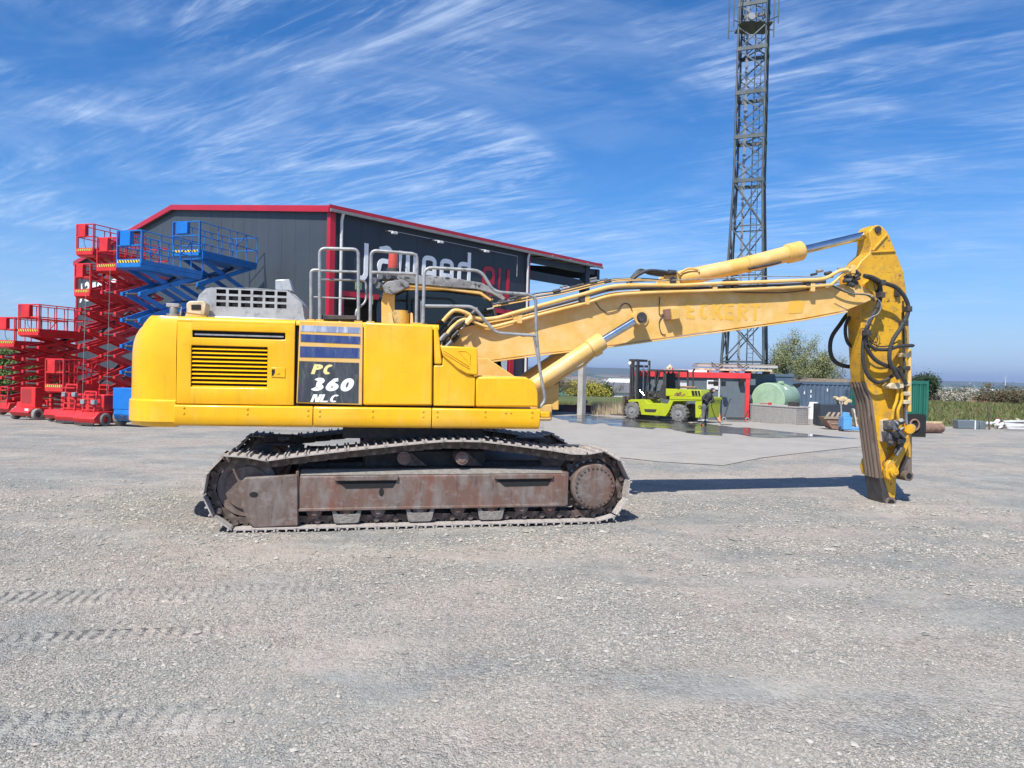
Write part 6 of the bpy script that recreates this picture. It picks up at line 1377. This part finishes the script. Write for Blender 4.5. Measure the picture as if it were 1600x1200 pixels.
# rag on the fender
rg = MB(); 
for i in range(16): v = FK.p(rng2.uniform(1051, 1070), rng2.uniform(613.5, 619), .1); rg.tube([v, v+Vector((rng2.uniform(-.15, .15), rng2.uniform(-.1, .1), rng2.uniform(-.12, .02)))], rng2.uniform(.02, .04), 6)
tag(rg.build('hose_bundle', M('rag_brown', (.22, .09, .07), .9), xf=FK.M), 'crumpled reddish brown hose bundle lying on the forklift fender', 'hose bundle')
tag(MB().beam(onground(975, 653)+Vector((0, 0, .09)), onground(1029, 656.5)+Vector((0, 0, .09)), .3, .18).build('concrete_kerb', CONC, None, .01), 'pale concrete beam lying in front of the forklift', 'kerb')

# ------------------------------------------------------------------ person with pressure washer
def skin_body(name, mat, joints, edges, par, root=0, sub=2):
    me = bpy.data.meshes.new(name); me.from_pydata([j[0] for j in joints], edges, []); o = bpy.data.objects.new(name, me); COL.objects.link(o)
    bpy.context.view_layer.objects.active = o
    m = o.modifiers.new('skin', 'SKIN'); 
    if not me.skin_vertices: me.skin_vertices.new() if hasattr(me.skin_vertices, 'new') else None
    sv = me.skin_vertices[0].data if me.skin_vertices else None
    if sv is None: return None
    for i, j in enumerate(joints): sv[i].radius = j[1] if isinstance(j[1], tuple) else (j[1], j[1]); sv[i].use_root = (i == root)
    m.use_smooth_shade = True; s = o.modifiers.new('sub', 'SUBSURF'); s.levels = sub; s.render_levels = sub
    me.materials.append(mat)
    if par: o.parent = par
    return o
def bake_skin(name, mat, joints, edges, par, sub=2):
    # metaball-free continuous body: tapered tubes fused with a voxel remesh
    mb = MB()
    for a, b in edges:
        A_, B_ = Vector(joints[a][0]), Vector(joints[b][0]); ra, rb = joints[a][1], joints[b][1]; n = 5
        pts = [A_+(B_-A_)*(i/n) for i in range(n+1)]; d = (B_-A_).normalized()
        pts = [A_-d*ra*.6]+pts+[B_+d*rb*.6]; rr = [ra*.5]+[ra+(rb-ra)*(i/n) for i in range(n+1)]+[rb*.5]
        mb.tube(pts, rr, 12)
    o = mb.build(name, mat, par); r = o.modifiers.new('r', 'REMESH'); r.mode = 'VOXEL'; r.voxel_size = .012; r.use_smooth_shade = True
    s = o.modifiers.new('s', 'SMOOTH'); s.iterations = 4; s.factor = .5
    return o
pq = onground(1100, 665.5)
pe = thing('person', 'person in black hooded workwear leaning forward with a pressure washer lance behind the forklift', 'person', loc=pq, yaw=0)
# leaning: head to the right, hips left; seen from behind right
J = [((.02, .0, .92), .13), ((.06, 0, 1.14), .15), ((.16, -.02, 1.34), .16), ((.27, -.03, 1.47), .06), ((.33, -.03, 1.56), .10),   # pelvis, waist, chest, neck, head
     ((-.06, -.09, .88), .10), ((-.07, -.14, .48), .072), ((-.10, -.16, .10), .05), ((-.16, -.24, .04), .045),
     ((.10, .08, .88), .10), ((.12, .10, .48), .072), ((.10, .12, .10), .05), ((.08, .02, .04), .045),
     ((.02, -.10, 1.38), .07), ((-.14, -.16, 1.22), .055), ((.02, -.30, 1.14), .042),
     ((.30, .02, 1.34), .07), ((.36, -.12, 1.10), .055), ((.16, -.26, 1.06), .042)]
Ed = [(0, 1), (1, 2), (2, 3), (3, 4), (0, 5), (5, 6), (6, 7), (7, 8), (0, 9), (9, 10), (10, 11), (11, 12), (2, 13), (13, 14), (14, 15), (2, 16), (16, 17), (17, 18)]
body = bake_skin('body', CLOTHK, J, Ed, pe)
JT = [(j[0], j[1]*1.12) for j in J]; tr_o = bake_skin('trousers', CLOTHG, JT, [(0, 5), (5, 6), (6, 7), (0, 9), (9, 10), (10, 11)], pe)
bake_skin('jacket', CLOTHK, [(j[0], j[1]*1.14) for j in J], [(0, 1), (1, 2), (2, 13), (13, 14), (2, 16), (16, 17)], pe)
bake_skin('hood', CLOTHK, [((.28, -.02, 1.50), .09), ((.34, -.04, 1.60), .115), ((.36, -.05, 1.62), .10)], [(0, 1), (1, 2)], pe)
fm = MB(); fm.tube([(.36, -.12, 1.56), (.37, -.15, 1.57), (.37, -.165, 1.56)], [.06, .055, .02], 12); fm.tube([(.37, -.16, 1.57), (.375, -.185, 1.55)], .012, 6); fm.build('face', SKIN, pe)
for c_, d_ in (((.02, -.30, 1.14), Vector((-.5, -.5, -.3))), ((.16, -.26, 1.06), Vector((-.5, -.3, -.3)))):
    h_ = MB(); c_ = Vector(c_); d_.normalize(); h_.tube([c_, c_+d_*.05, c_+d_*.09], [.03, .042, .035], 10)
    for k in range(4): a = c_+d_*.08+Vector((.0, .0, .025-.017*k)); h_.tube([a, a+d_*.045, a+d_*.06+Vector((.02, .02, -.02))], .009, 6)
    h_.tube([c_+d_*.03+Vector((.02, 0, .02)), c_+d_*.06+Vector((.045, 0, .03))], .011, 6); h_.build('glove', DKST, pe)
for x, y in ((-.11, -.19), (.09, .07)): MB().tube([(x, y+.06, .06), (x, y-.02, .06), (x-.01, y-.12, .045)], [.05, .055, .035], 12).build('boot', ORB if x < 0 else DKST, pe)
for x, y in ((-.085, -.15), (.11, .11)): MB().tube([(x, y, .24), (x, y, .30)], .082, 14).build('reflective_band', PIPEW, pe)
tag(MB().tube([pq+Vector((.18, -.34, 1.10)), pq+Vector((-.12, -.48, .72)), pq+Vector((-.42, -.60, .32))], .016, 8).tube([pq+Vector((.2, -.33, 1.12)), pq+Vector((.25, -.3, .98)), pq+Vector((.22, -.28, .9))], .022, 8).tube([pq+Vector((.22, -.28, .92)), pq+Vector((.5, .1, .4)), pq+Vector((.9, .5, .05)), pq+Vector((1.5, .9, .03))], .015, 8).build('pressure_washer_lance', DKST), 'black pressure washer lance with hose held by the person', 'washer lance')

# ------------------------------------------------------------------ orange digger beyond the boom
oq = onground(858, 646)
od = thing('small_excavator', 'orange excavator standing under the canopy behind the big boom', 'excavator', Frame(Vector((oq.x, oq.y+.6, oq.z)), 12))
fo = Frame(Vector((oq.x, oq.y+.6, oq.z)), 12); f3_ = lambda px, py: (lambda v: (v.x, v.z))(fo.p(px, py, 0))
MB().prism([f3_(*p) for p in [(800, 612), (800, 590), (868, 588), (871, 592), (872, 608)]], 0, 2.4).build('body', ORANGE, od, .06)
MB().prism([f3_(*p) for p in [(854, 600), (866, 600), (866, 604), (854, 604)]], -.01, .0).build('vent', DKST, od); MB().prism([f3_(*p) for p in [(864, 591), (868, 591), (868, 594), (864, 594)]], -.01, .0).build('round_opening', DKST, od)
MB().prism([f3_(*p) for p in [(800, 612), (800, 630), (846, 630), (862, 622), (874, 612)]], .1, 2.3).build('belly', RUSTD, od, .03); MB().prism([f3_(*p) for p in [(820, 642), (820, 636), (878, 635), (880, 640), (876, 643)]], -.1, .5).build('track', DKST, od, .05); MB().prism([f3_(*p) for p in [(820, 642), (820, 636), (878, 635), (880, 640), (876, 643)]], 1.9, 2.5).build('track', DKST, od, .05)
MB().cyl((f3_(848, 632)[0], 1.2, f3_(848, 640)[1]), (f3_(848, 632)[0], 1.2, f3_(848, 628)[1]), .7, 24).build('slew_ring', DKST, od)
q = onground(898, 645); tag(MB().box(-2.0, 1.4, 0, .1, 0, .42).box(-2.0, 1.4, -.05, .15, .40, .46).build('low_red_wall', M('brown_red', (.25, .09, .08), .7), xf=Matrix.Translation(q+Vector((0, 1, 0)))), 'low brownish red barrier at the edge of the yard beside the column', 'barrier')
tag(MB().beam((0, 0, .2), (.3, 0, .75), .3, .2).beam((.2, 0, .5), (.55, .1, .3), .2, .3).build('scrap_block', CONC, None, .03, xf=Matrix.Translation(q+Vector((.3, .8, .3)))), 'lumpy grey scrap lying on the low red barrier', 'scrap')

# ------------------------------------------------------------------ vegetation
def plant(name, label, cat, base, H, Wd, nstem, nleaf, leafmat, leaf=.12, barkmat=BARK, up=.75, low=.12, seed=0, group=None, trunk=None, twig=.012, dense=1.0, aspect=1.0):
    rd = random.Random(seed); o = thing(name, label, cat, loc=base, group=group); wood = MB(); tips = []
    tr = trunk if trunk is not None else .02*H
    def grow(p, d, ln, r, lev):
        pts = [p]; q = p; dd = d.copy(); n = 4
        for i in range(n):
            dd = (dd+Vector((rd.gauss(0, .13), rd.gauss(0, .13), rd.gauss(.03, .06)))).normalized(); q = q+dd*ln/n; pts.append(q)
            if lev >= 1: tips.append(q)
        wood.tube(pts, [r*(1-.16*i) for i in range(n+1)], 5 if lev else 7, cap=False)
        if lev < 3:
            for k in range(rd.choice([3, 4, 4, 5]) if lev < 2 else 3):
                f = rd.uniform(.3, 1.0); i = min(n-1, int(f*n)); b = pts[i]+(pts[i+1]-pts[i])*(f*n-i); a = rd.uniform(0, 6.283); s = rd.uniform(.5, 1.0)
                nd = (dd*up+Vector((math.cos(a)*s, math.sin(a)*s*aspect, rd.uniform(.0, .35)))*.75).normalized(); grow(b, nd, ln*rd.uniform(.42, .66), max(twig, r*.5), lev+1)
    for i in range(nstem):
        a = 6.283*i/nstem+rd.uniform(-.4, .4); s = rd.uniform(.1, .5)*(Wd/H); b = Vector((math.cos(a)*Wd*.12*(nstem > 1), math.sin(a)*Wd*.12*(nstem > 1), 0))
        grow(b, Vector((math.cos(a)*s, math.sin(a)*s, 1)).normalized(), H*rd.uniform(.42, .58), tr/max(1, nstem**.5), 0)
    mx = max(t.z for t in tips); wx = max(max(abs(t.x), abs(t.y)) for t in tips); S = Vector((Wd/2/wx, Wd/2/wx, H/mx)); wood.v = [(v[0]*S.x, v[1]*S.y, v[2]*S.z) for v in wood.v]
    tips = [Vector((t.x*S.x, t.y*S.y, t.z*S.z)) for t in tips]; tips = [t for t in tips if t.z > low*H]
    wood.build('trunk', barkmat, o)
    n = int(nleaf*dense); T = np.array([tuple(t) for t in tips]); idx = rng.integers(0, len(T), n); C_ = T[idx]+rng.normal(0, leaf*1.6, (n, 3))
    A_ = rng.normal(0, 1, (n, 3)); A_ /= np.linalg.norm(A_, axis=1)[:, None]; B_ = np.cross(A_, rng.normal(0, 1, (n, 3))); B_ /= np.linalg.norm(B_, axis=1)[:, None]
    sz = leaf*rng.uniform(.5, 1.2, (n, 1)); V = np.stack([C_-A_*sz*.5, C_+B_*sz*.28, C_+A_*sz*.6, C_-B_*sz*.28], 1).reshape(-1, 3)
    me = bpy.data.meshes.new('crown'); me.vertices.add(4*n); me.vertices.foreach_set('co', V.reshape(-1).astype(np.float32)); me.loops.add(4*n); me.loops.foreach_set('vertex_index', np.arange(4*n, dtype=np.int32))
    me.polygons.add(n); me.polygons.foreach_set('loop_start', np.arange(0, 4*n, 4, dtype=np.int32)); me.update(calc_edges=True); me.materials.append(leafmat)
    c = bpy.data.objects.new('crown', me); COL.objects.link(c); c.parent = o; return o
def at_g(px, D): P = atD(px, 600, D); return Vector((P.x, P.y, hterr(P.x, P.y)))
def hpx(top, D, base): return EYE+(590-top)*D/FPX-base.z
b = at_g(1256, 62); plant('tree', 'large loose spring tree with sparse olive leaves behind the blue container', 'tree', b, hpx(512, 62, b), 5.6, 11, 20000, LF_OL, .12, seed=3, up=.95, low=.06)
b = at_g(1217, 58); plant('tree', 'smaller spring tree growing at the foot of the radio mast', 'tree', b, hpx(540, 58, b), 2.6, 5, 5200, LF_OL, .12, seed=8, up=1.0)
b = at_g(1290, 66); plant('tree', 'thin pale tree at the right of the large olive tree', 'tree', b, hpx(552, 66, b), 3.6, 4, 2500, LF_OL, .12, seed=12, up=1.0)
b = at_g(1437, 62); plant('conifer', 'dark round conifer peeping over the green container', 'conifer', b, hpx(584, 62, b), 2.6, 3, 9000, LF_DK, .16, seed=5)
b = at_g(1490, 62); plant('bush', 'white blossoming bush right of the green container', 'bush', b, hpx(604, 62, b)+.1, 3.2, 6, 2600, LF_WH, .14, seed=21, low=.05)
b = at_g(1545, 68); plant('tree', 'bare brownish tree with a dark nest in its top', 'tree', b, hpx(591, 68, b), 3.4, 3, 1600, LF_BR, .12, seed=31)
nb = bpy.data.objects; 
tag(MB().tube([(0, 0, -.2), (0, 0, .0), (0, 0, .25)], [.1, .3, .12], 10).build('bird_nest', BARK, xf=Matrix.Translation(b+Vector((-.1, 0, hpx(596, 68, b))))), 'dark clump like a bird nest in the bare tree', 'nest')
hed = [(1466, 64, 612, LF_BR, 2.4, 'brown twiggy bush behind the right edge of the green container'), (1513, 66, 608, LF_BR, 3.0, 'brown twiggy bush between the white blossom and the nest tree'), (1562, 60, 610, LF_BR, 2.0, 'brownish bush under the nest tree'), (1572, 62, 612, LF_DK, 1.8, 'dark green bush beside the small white roof'),
       (1590, 58, 618, LF_DK, 2.6, 'low dark bush at the right edge of the meadow'), (1604, 60, 603, LF_BR, 2.4, 'tall bare bush cut by the right edge of the picture'), (1580, 54, 624, LF_BR, 2.2, 'low brown bush in front of the dark ones at the right')]
for i, (px, D, top, m_, w_, lb_) in enumerate(hed):
    b = at_g(px, D); plant('bush', lb_, 'bush', b, max(1.0, hpx(top, D, b)), w_, 5, 3200, m_, .14, seed=40+i, low=.03, group='bushes along the edge of the meadow')
b = at_g(917, 105); plant('bush', 'yellow green forsythia bush behind the concrete column', 'bush', b, hpx(611, 105, b), 6.0, 6, 9000, LF_YE, .3, seed=60, low=.03)
b = at_g(943, 110); plant('conifer', 'small dark conifer right of the yellow bush', 'conifer', b, hpx(615, 110, b), 1.8, 2, 2500, LF_DK, .3, seed=61, low=.03)
for i, (px, D, top, lb_) in enumerate(((872, 85, 592, 'bare grey tree right of the orange digger'), (887, 90, 596, 'bare twiggy tree between the digger and the yellow bush'), (958, 120, 606, 'bare pale tree left of the forklift mast'))):
    b = at_g(px, D); plant('tree', lb_, 'tree', b, hpx(top, D, b), 3.4, 3, 900, LF_BR, .16, seed=70+i, group='bare trees below the canopy')
lb2 = [(3, 46, 548, LF_GR, 4.5, 'bushy green shrub at the left edge behind the red lifts'), (25, 48, 560, LF_GR, 5, 'mid green shrub behind the leftmost scissor arms'), (60, 50, 556, LF_OL, 5, 'olive shrub behind the low red platform'), (95, 50, 552, LF_BR, 5, 'brownish shrub beside the left warehouse corner')]
for i, (px, D, top, m_, w_, lb_) in enumerate(lb2):
    b = at_g(px, D); plant('bush', lb_, 'bush', b, EYE+(563-top)*D/FPX-b.z, w_, 6, 12000, m_, .2, seed=80+i, low=.02, group='shrubs behind the scissor lifts')

# meadow grass (stuff): tufts along the bank
def grass():
    n = 60000; X = []; 
    px = rng.uniform(835, 1640, n); D = rng.uniform(34, 62, n)
    left = rng.random(n) < .15; px = np.where(left, rng.uniform(-80, 130, n), px); D = np.where(left, rng.uniform(38, 60, n), D)
    V = []; 
    for p_, d_ in zip(px, D):
        r_ = ray(p_, 600); x = r_.x/r_.y*d_; y = d_; e = edge_y(x)
        if y < e+1.0+1.3*mnoise.noise(Vector((x*.4, y*.4, 0))): continue
        z = hterr(x, y); h = random.uniform(.10, .32); a = random.random()*3.14; w = .035; lx, ly = random.gauss(0, .08), random.gauss(0, .08)
        V += [(x-w*math.cos(a), y-w*math.sin(a), z-.02), (x+w*math.cos(a), y+w*math.sin(a), z-.02), (x+lx, y+ly, z+h)]
    m = len(V)//3; me = bpy.data.meshes.new('meadow_grass'); me.from_pydata(V, [], [(3*i, 3*i+1, 3*i+2) for i in range(m)])
    mt = leafm('grass_blades', (.085, .125, .035), (.20, .175, .085)); me.materials.append(mt); o = bpy.data.objects.new('meadow_grass', me); COL.objects.link(o); tag(o, 'rough green and straw coloured grass growing along the edge of the yard', 'grass', kind='stuff')
grass()
# dry stalks left of the forklift
def stalks():
    V = []
    for i in range(1500):
        q = onground(random.uniform(930, 978), random.uniform(645, 649.5)); x, y = q.x, q.y+random.uniform(-.2, 3); z = hterr(x, y); h = random.uniform(.35, .9); a = random.random()*3.14; w = .015
        V += [(x-w*math.cos(a), y-w*math.sin(a), z), (x+w*math.cos(a), y+w*math.sin(a), z), (x+random.gauss(0, .08), y+random.gauss(0, .08), z+h)]
    m = len(V)//3; me = bpy.data.meshes.new('dry_stalks'); me.from_pydata(V, [], [(3*i, 3*i+1, 3*i+2) for i in range(m)]); me.materials.append(leafm('straw', (.48, .40, .28), (.34, .28, .18))); o = bpy.data.objects.new('dry_stalks', me); COL.objects.link(o)
    tag(o, 'pale dry stalks standing along the yard edge left of the forklift', 'dry grass', kind='stuff')
stalks()

# ------------------------------------------------------------------ scrap along the right edge
q = onground(1497, 670); cbk = thing('concrete_blocks', 'long grey block wrapped in foil lying in the grass', 'block stack', loc=q, yaw=-3)
MB().box(0, 1.0, 0, .5, 0, .42).box(1.03, 1.33, .02, .5, 0, .40).build('block', CGREY, cbk, .03); MB().box(.78, .83, -.01, .51, 0, .43).build('strap', WHITEP, cbk)
scr = [(1546, 669, RUSTD, 'rusty angled steel post sticking up from the scrap', 'post'), (1554, 668, WHITEP, 'white crumpled scrap heap beside the red slab', 'scrap'), (1563, 667, REDT, 'dull red slab leaning on the scrap heap', 'slab'), (1578, 668, RUSTD, 'dark brown scrap beams lying right of the red slab', 'beams'), (1590, 670, PIPEW, 'pale pipes and beams lying at the right edge', 'beams'), (1589, 665, TANB, 'pinkish cone shaped lump on the scrap', 'scrap')]
rd = random.Random(5)
for px, py, m_, lb_, ct in scr:
    q = onground(px, py+2.5); mb = MB()
    if ct == 'post': mb.beam((0, 0, 0), (-.1, 0, 1.15), .06)
    elif ct == 'slab': mb.beam((0, 0, 0), (-.18, 0, .52), .3, .12)
    elif ct == 'beams':
        for k in range(4): z = .1+.1*k; mb.beam((-.5, .1*k, z), (.9, .15*k, z+rd.uniform(-.05, .1)), .1, .09)
    else:
        for k in range(7): a = Vector((rd.uniform(-.3, .3), rd.uniform(-.2, .2), .1+rd.uniform(0, .2))); mb.beam(a, a+Vector((rd.uniform(-.25, .25), rd.uniform(-.2, .2), rd.uniform(0, .2))), .18, .1)
    tag(mb.build('scrap_'+{'post': 'post', 'scrap': 'heap', 'slab': 'slab', 'beams': 'beams'}[ct], m_ if m_ is not REDT else M('dull_red', (.22, .07, .07), .7), None, .01, xf=Matrix.Translation(q)), lb_, ct)

# ------------------------------------------------------------------ houses in the valley
ROOFR = M('clay_roof', (.34, .13, .09), .8); ROOFG = M('slate_roof', (.14, .14, .15), .7); WALLW = M('render_wall', (.68, .66, .62), .8)
def house(x, y, w, d, h, rh, roofm, label, group=None, yaw=0, name='house'):
    z = hterr(x, y)-.5; o = thing(name, label, 'house', loc=(x, y, z), yaw=yaw, group=group)
    MB().box(-w/2, w/2, -d/2, d/2, 0, h).build('wall', WALLW, o); MB().add([(-w/2-.3, -d/2-.3, h), (w/2+.3, -d/2-.3, h), (w/2+.3, d/2+.3, h), (-w/2-.3, d/2+.3, h), (-w/2-.3, 0, h+rh), (w/2+.3, 0, h+rh)], [(0, 1, 5, 4), (2, 3, 4, 5), (0, 4, 3), (1, 2, 5), (0, 3, 2, 1)]).build('roof', roofm, o)
    return o
b = at_g(974, 150); house(b.x, b.y, 7, 7, 3.2, 3.0, WHITEP, 'farm building with bright white roof left of the forklift', yaw=30)
b = at_g(963, 135); house(b.x, b.y, 8, 6, 2.4, 1.8, ROOFG, 'low grey roofed shed left of the forklift', yaw=20)
b = at_g(1474, 85); house(b.x, b.y, 9, 8, hpx(607, 85, b)-2.0, 2.2, ROOFR, 'broad red roofed house behind the green container', yaw=4)
b = at_g(1560, 90); house(b.x, b.y, 2.6, 2.5, .6, .4, WHITEP, 'small white roof among the bushes at the right', yaw=4)
rd = random.Random(9); k = 0
for px0, px1, d0, d1, n in ((850, 1170, 2100, 3400, 52), (1495, 1600, 1500, 3000, 12), (990, 1120, 1500, 2000, 8)):
    for i in range(n):
        px = rd.uniform(px0, px1); D = rd.uniform(d0, d1); P = atD(px, 600, D); big = rd.random() < .12
        house(P.x, P.y, rd.uniform(10, 16)*(3 if big else 1), rd.uniform(8, 11), rd.uniform(4, 8), rd.uniform(2, 5), WHITEP if big else rd.choice([ROOFR, ROOFR, ROOFG]), 'tiny pale house of the villages far off in the valley', group='houses of the far villages in the valley', yaw=rd.uniform(-40, 40))
# far woodland clumps (stuff)
def woods():
    V = []; F = []; rr = np.random.default_rng(4)
    for c in range(260):
        px = rr.uniform(820, 1640); D = rr.uniform(700, 4800); P = atD(px, 600, D); L_ = rr.uniform(15, 110); a = rr.uniform(-.3, .3)
        for k in range(int(L_/3)):
            x = P.x+(k*3-L_/2)*math.cos(a)+rr.normal(0, 3); y = P.y+(k*3-L_/2)*math.sin(a)+rr.normal(0, 6); z = hterr(x, y); s = rr.uniform(2.2, 4.5); b0 = len(V)
            for t in range(8):
                u = Vector(rr.normal(0, 1, 3)).normalized(); V += [(x+u.x*s, y+u.y*s, z+s+u.z*s*.9)]
            for t in range(6): i, j, l = rr.choice(8, 3, replace=False); F.append((b0+int(i), b0+int(j), b0+int(l)))
    me = bpy.data.meshes.new('far_woodland'); me.from_pydata(V, [], F); me.materials.append(LF_DK); o = bpy.data.objects.new('far_woodland', me); COL.objects.link(o); tag(o, 'dark hedgerows and woods dotted over the far fields', 'woodland', kind='stuff')
woods()
# wind turbine and silos far right
P = at_g(1541, 2500); o = thing('silo', 'tiny white silo on the plain at the right', 'silo', loc=P); MB().tube([(0, 0, 0), (0, 0, 22), (0, 0, 26)], [6, 6, 1], 12).build('shell', WHITEP, o)
P = at_g(1571, 5200); o = thing('wind_turbine', 'tiny white wind turbine far off at the right', 'wind turbine', loc=P); MB().tube([(0, 0, 0), (0, 0, 60)], [3.2, 2.0], 8).build('tower', WHITEP, o); MB().cyl((0, -3, 60), (0, 4, 60), 2.5, 8).build('nacelle', WHITEP, o)
for a in (90, 210, 330): MB().beam((0, -3, 60), (30*math.cos(R_(a)), -3, 60+30*math.sin(R_(a))), 2.2, .8).build('blade', WHITEP, o)
# ------------------------------------------------------------------ the air
def haze():
    m = bpy.data.materials.new('haze_air'); m.use_nodes = True; t = m.node_tree; t.nodes.clear(); o = N(t, 'ShaderNodeOutputMaterial'); v = N(t, 'ShaderNodeVolumePrincipled')
    v.inputs['Color'].default_value = (.62, .76, 1.0, 1); v.inputs['Density'].default_value = .00011; v.inputs['Anisotropy'].default_value = .2; L(t, v.outputs[0], o.inputs['Volume'])
    me = MB().box(-26000, 26000, -26000, 26000, -90, 140); ob = me.build('haze', m); ob['kind'] = 'stuff'; tag(ob, 'pale blue haze in the air over the far fields', 'haze')
haze()
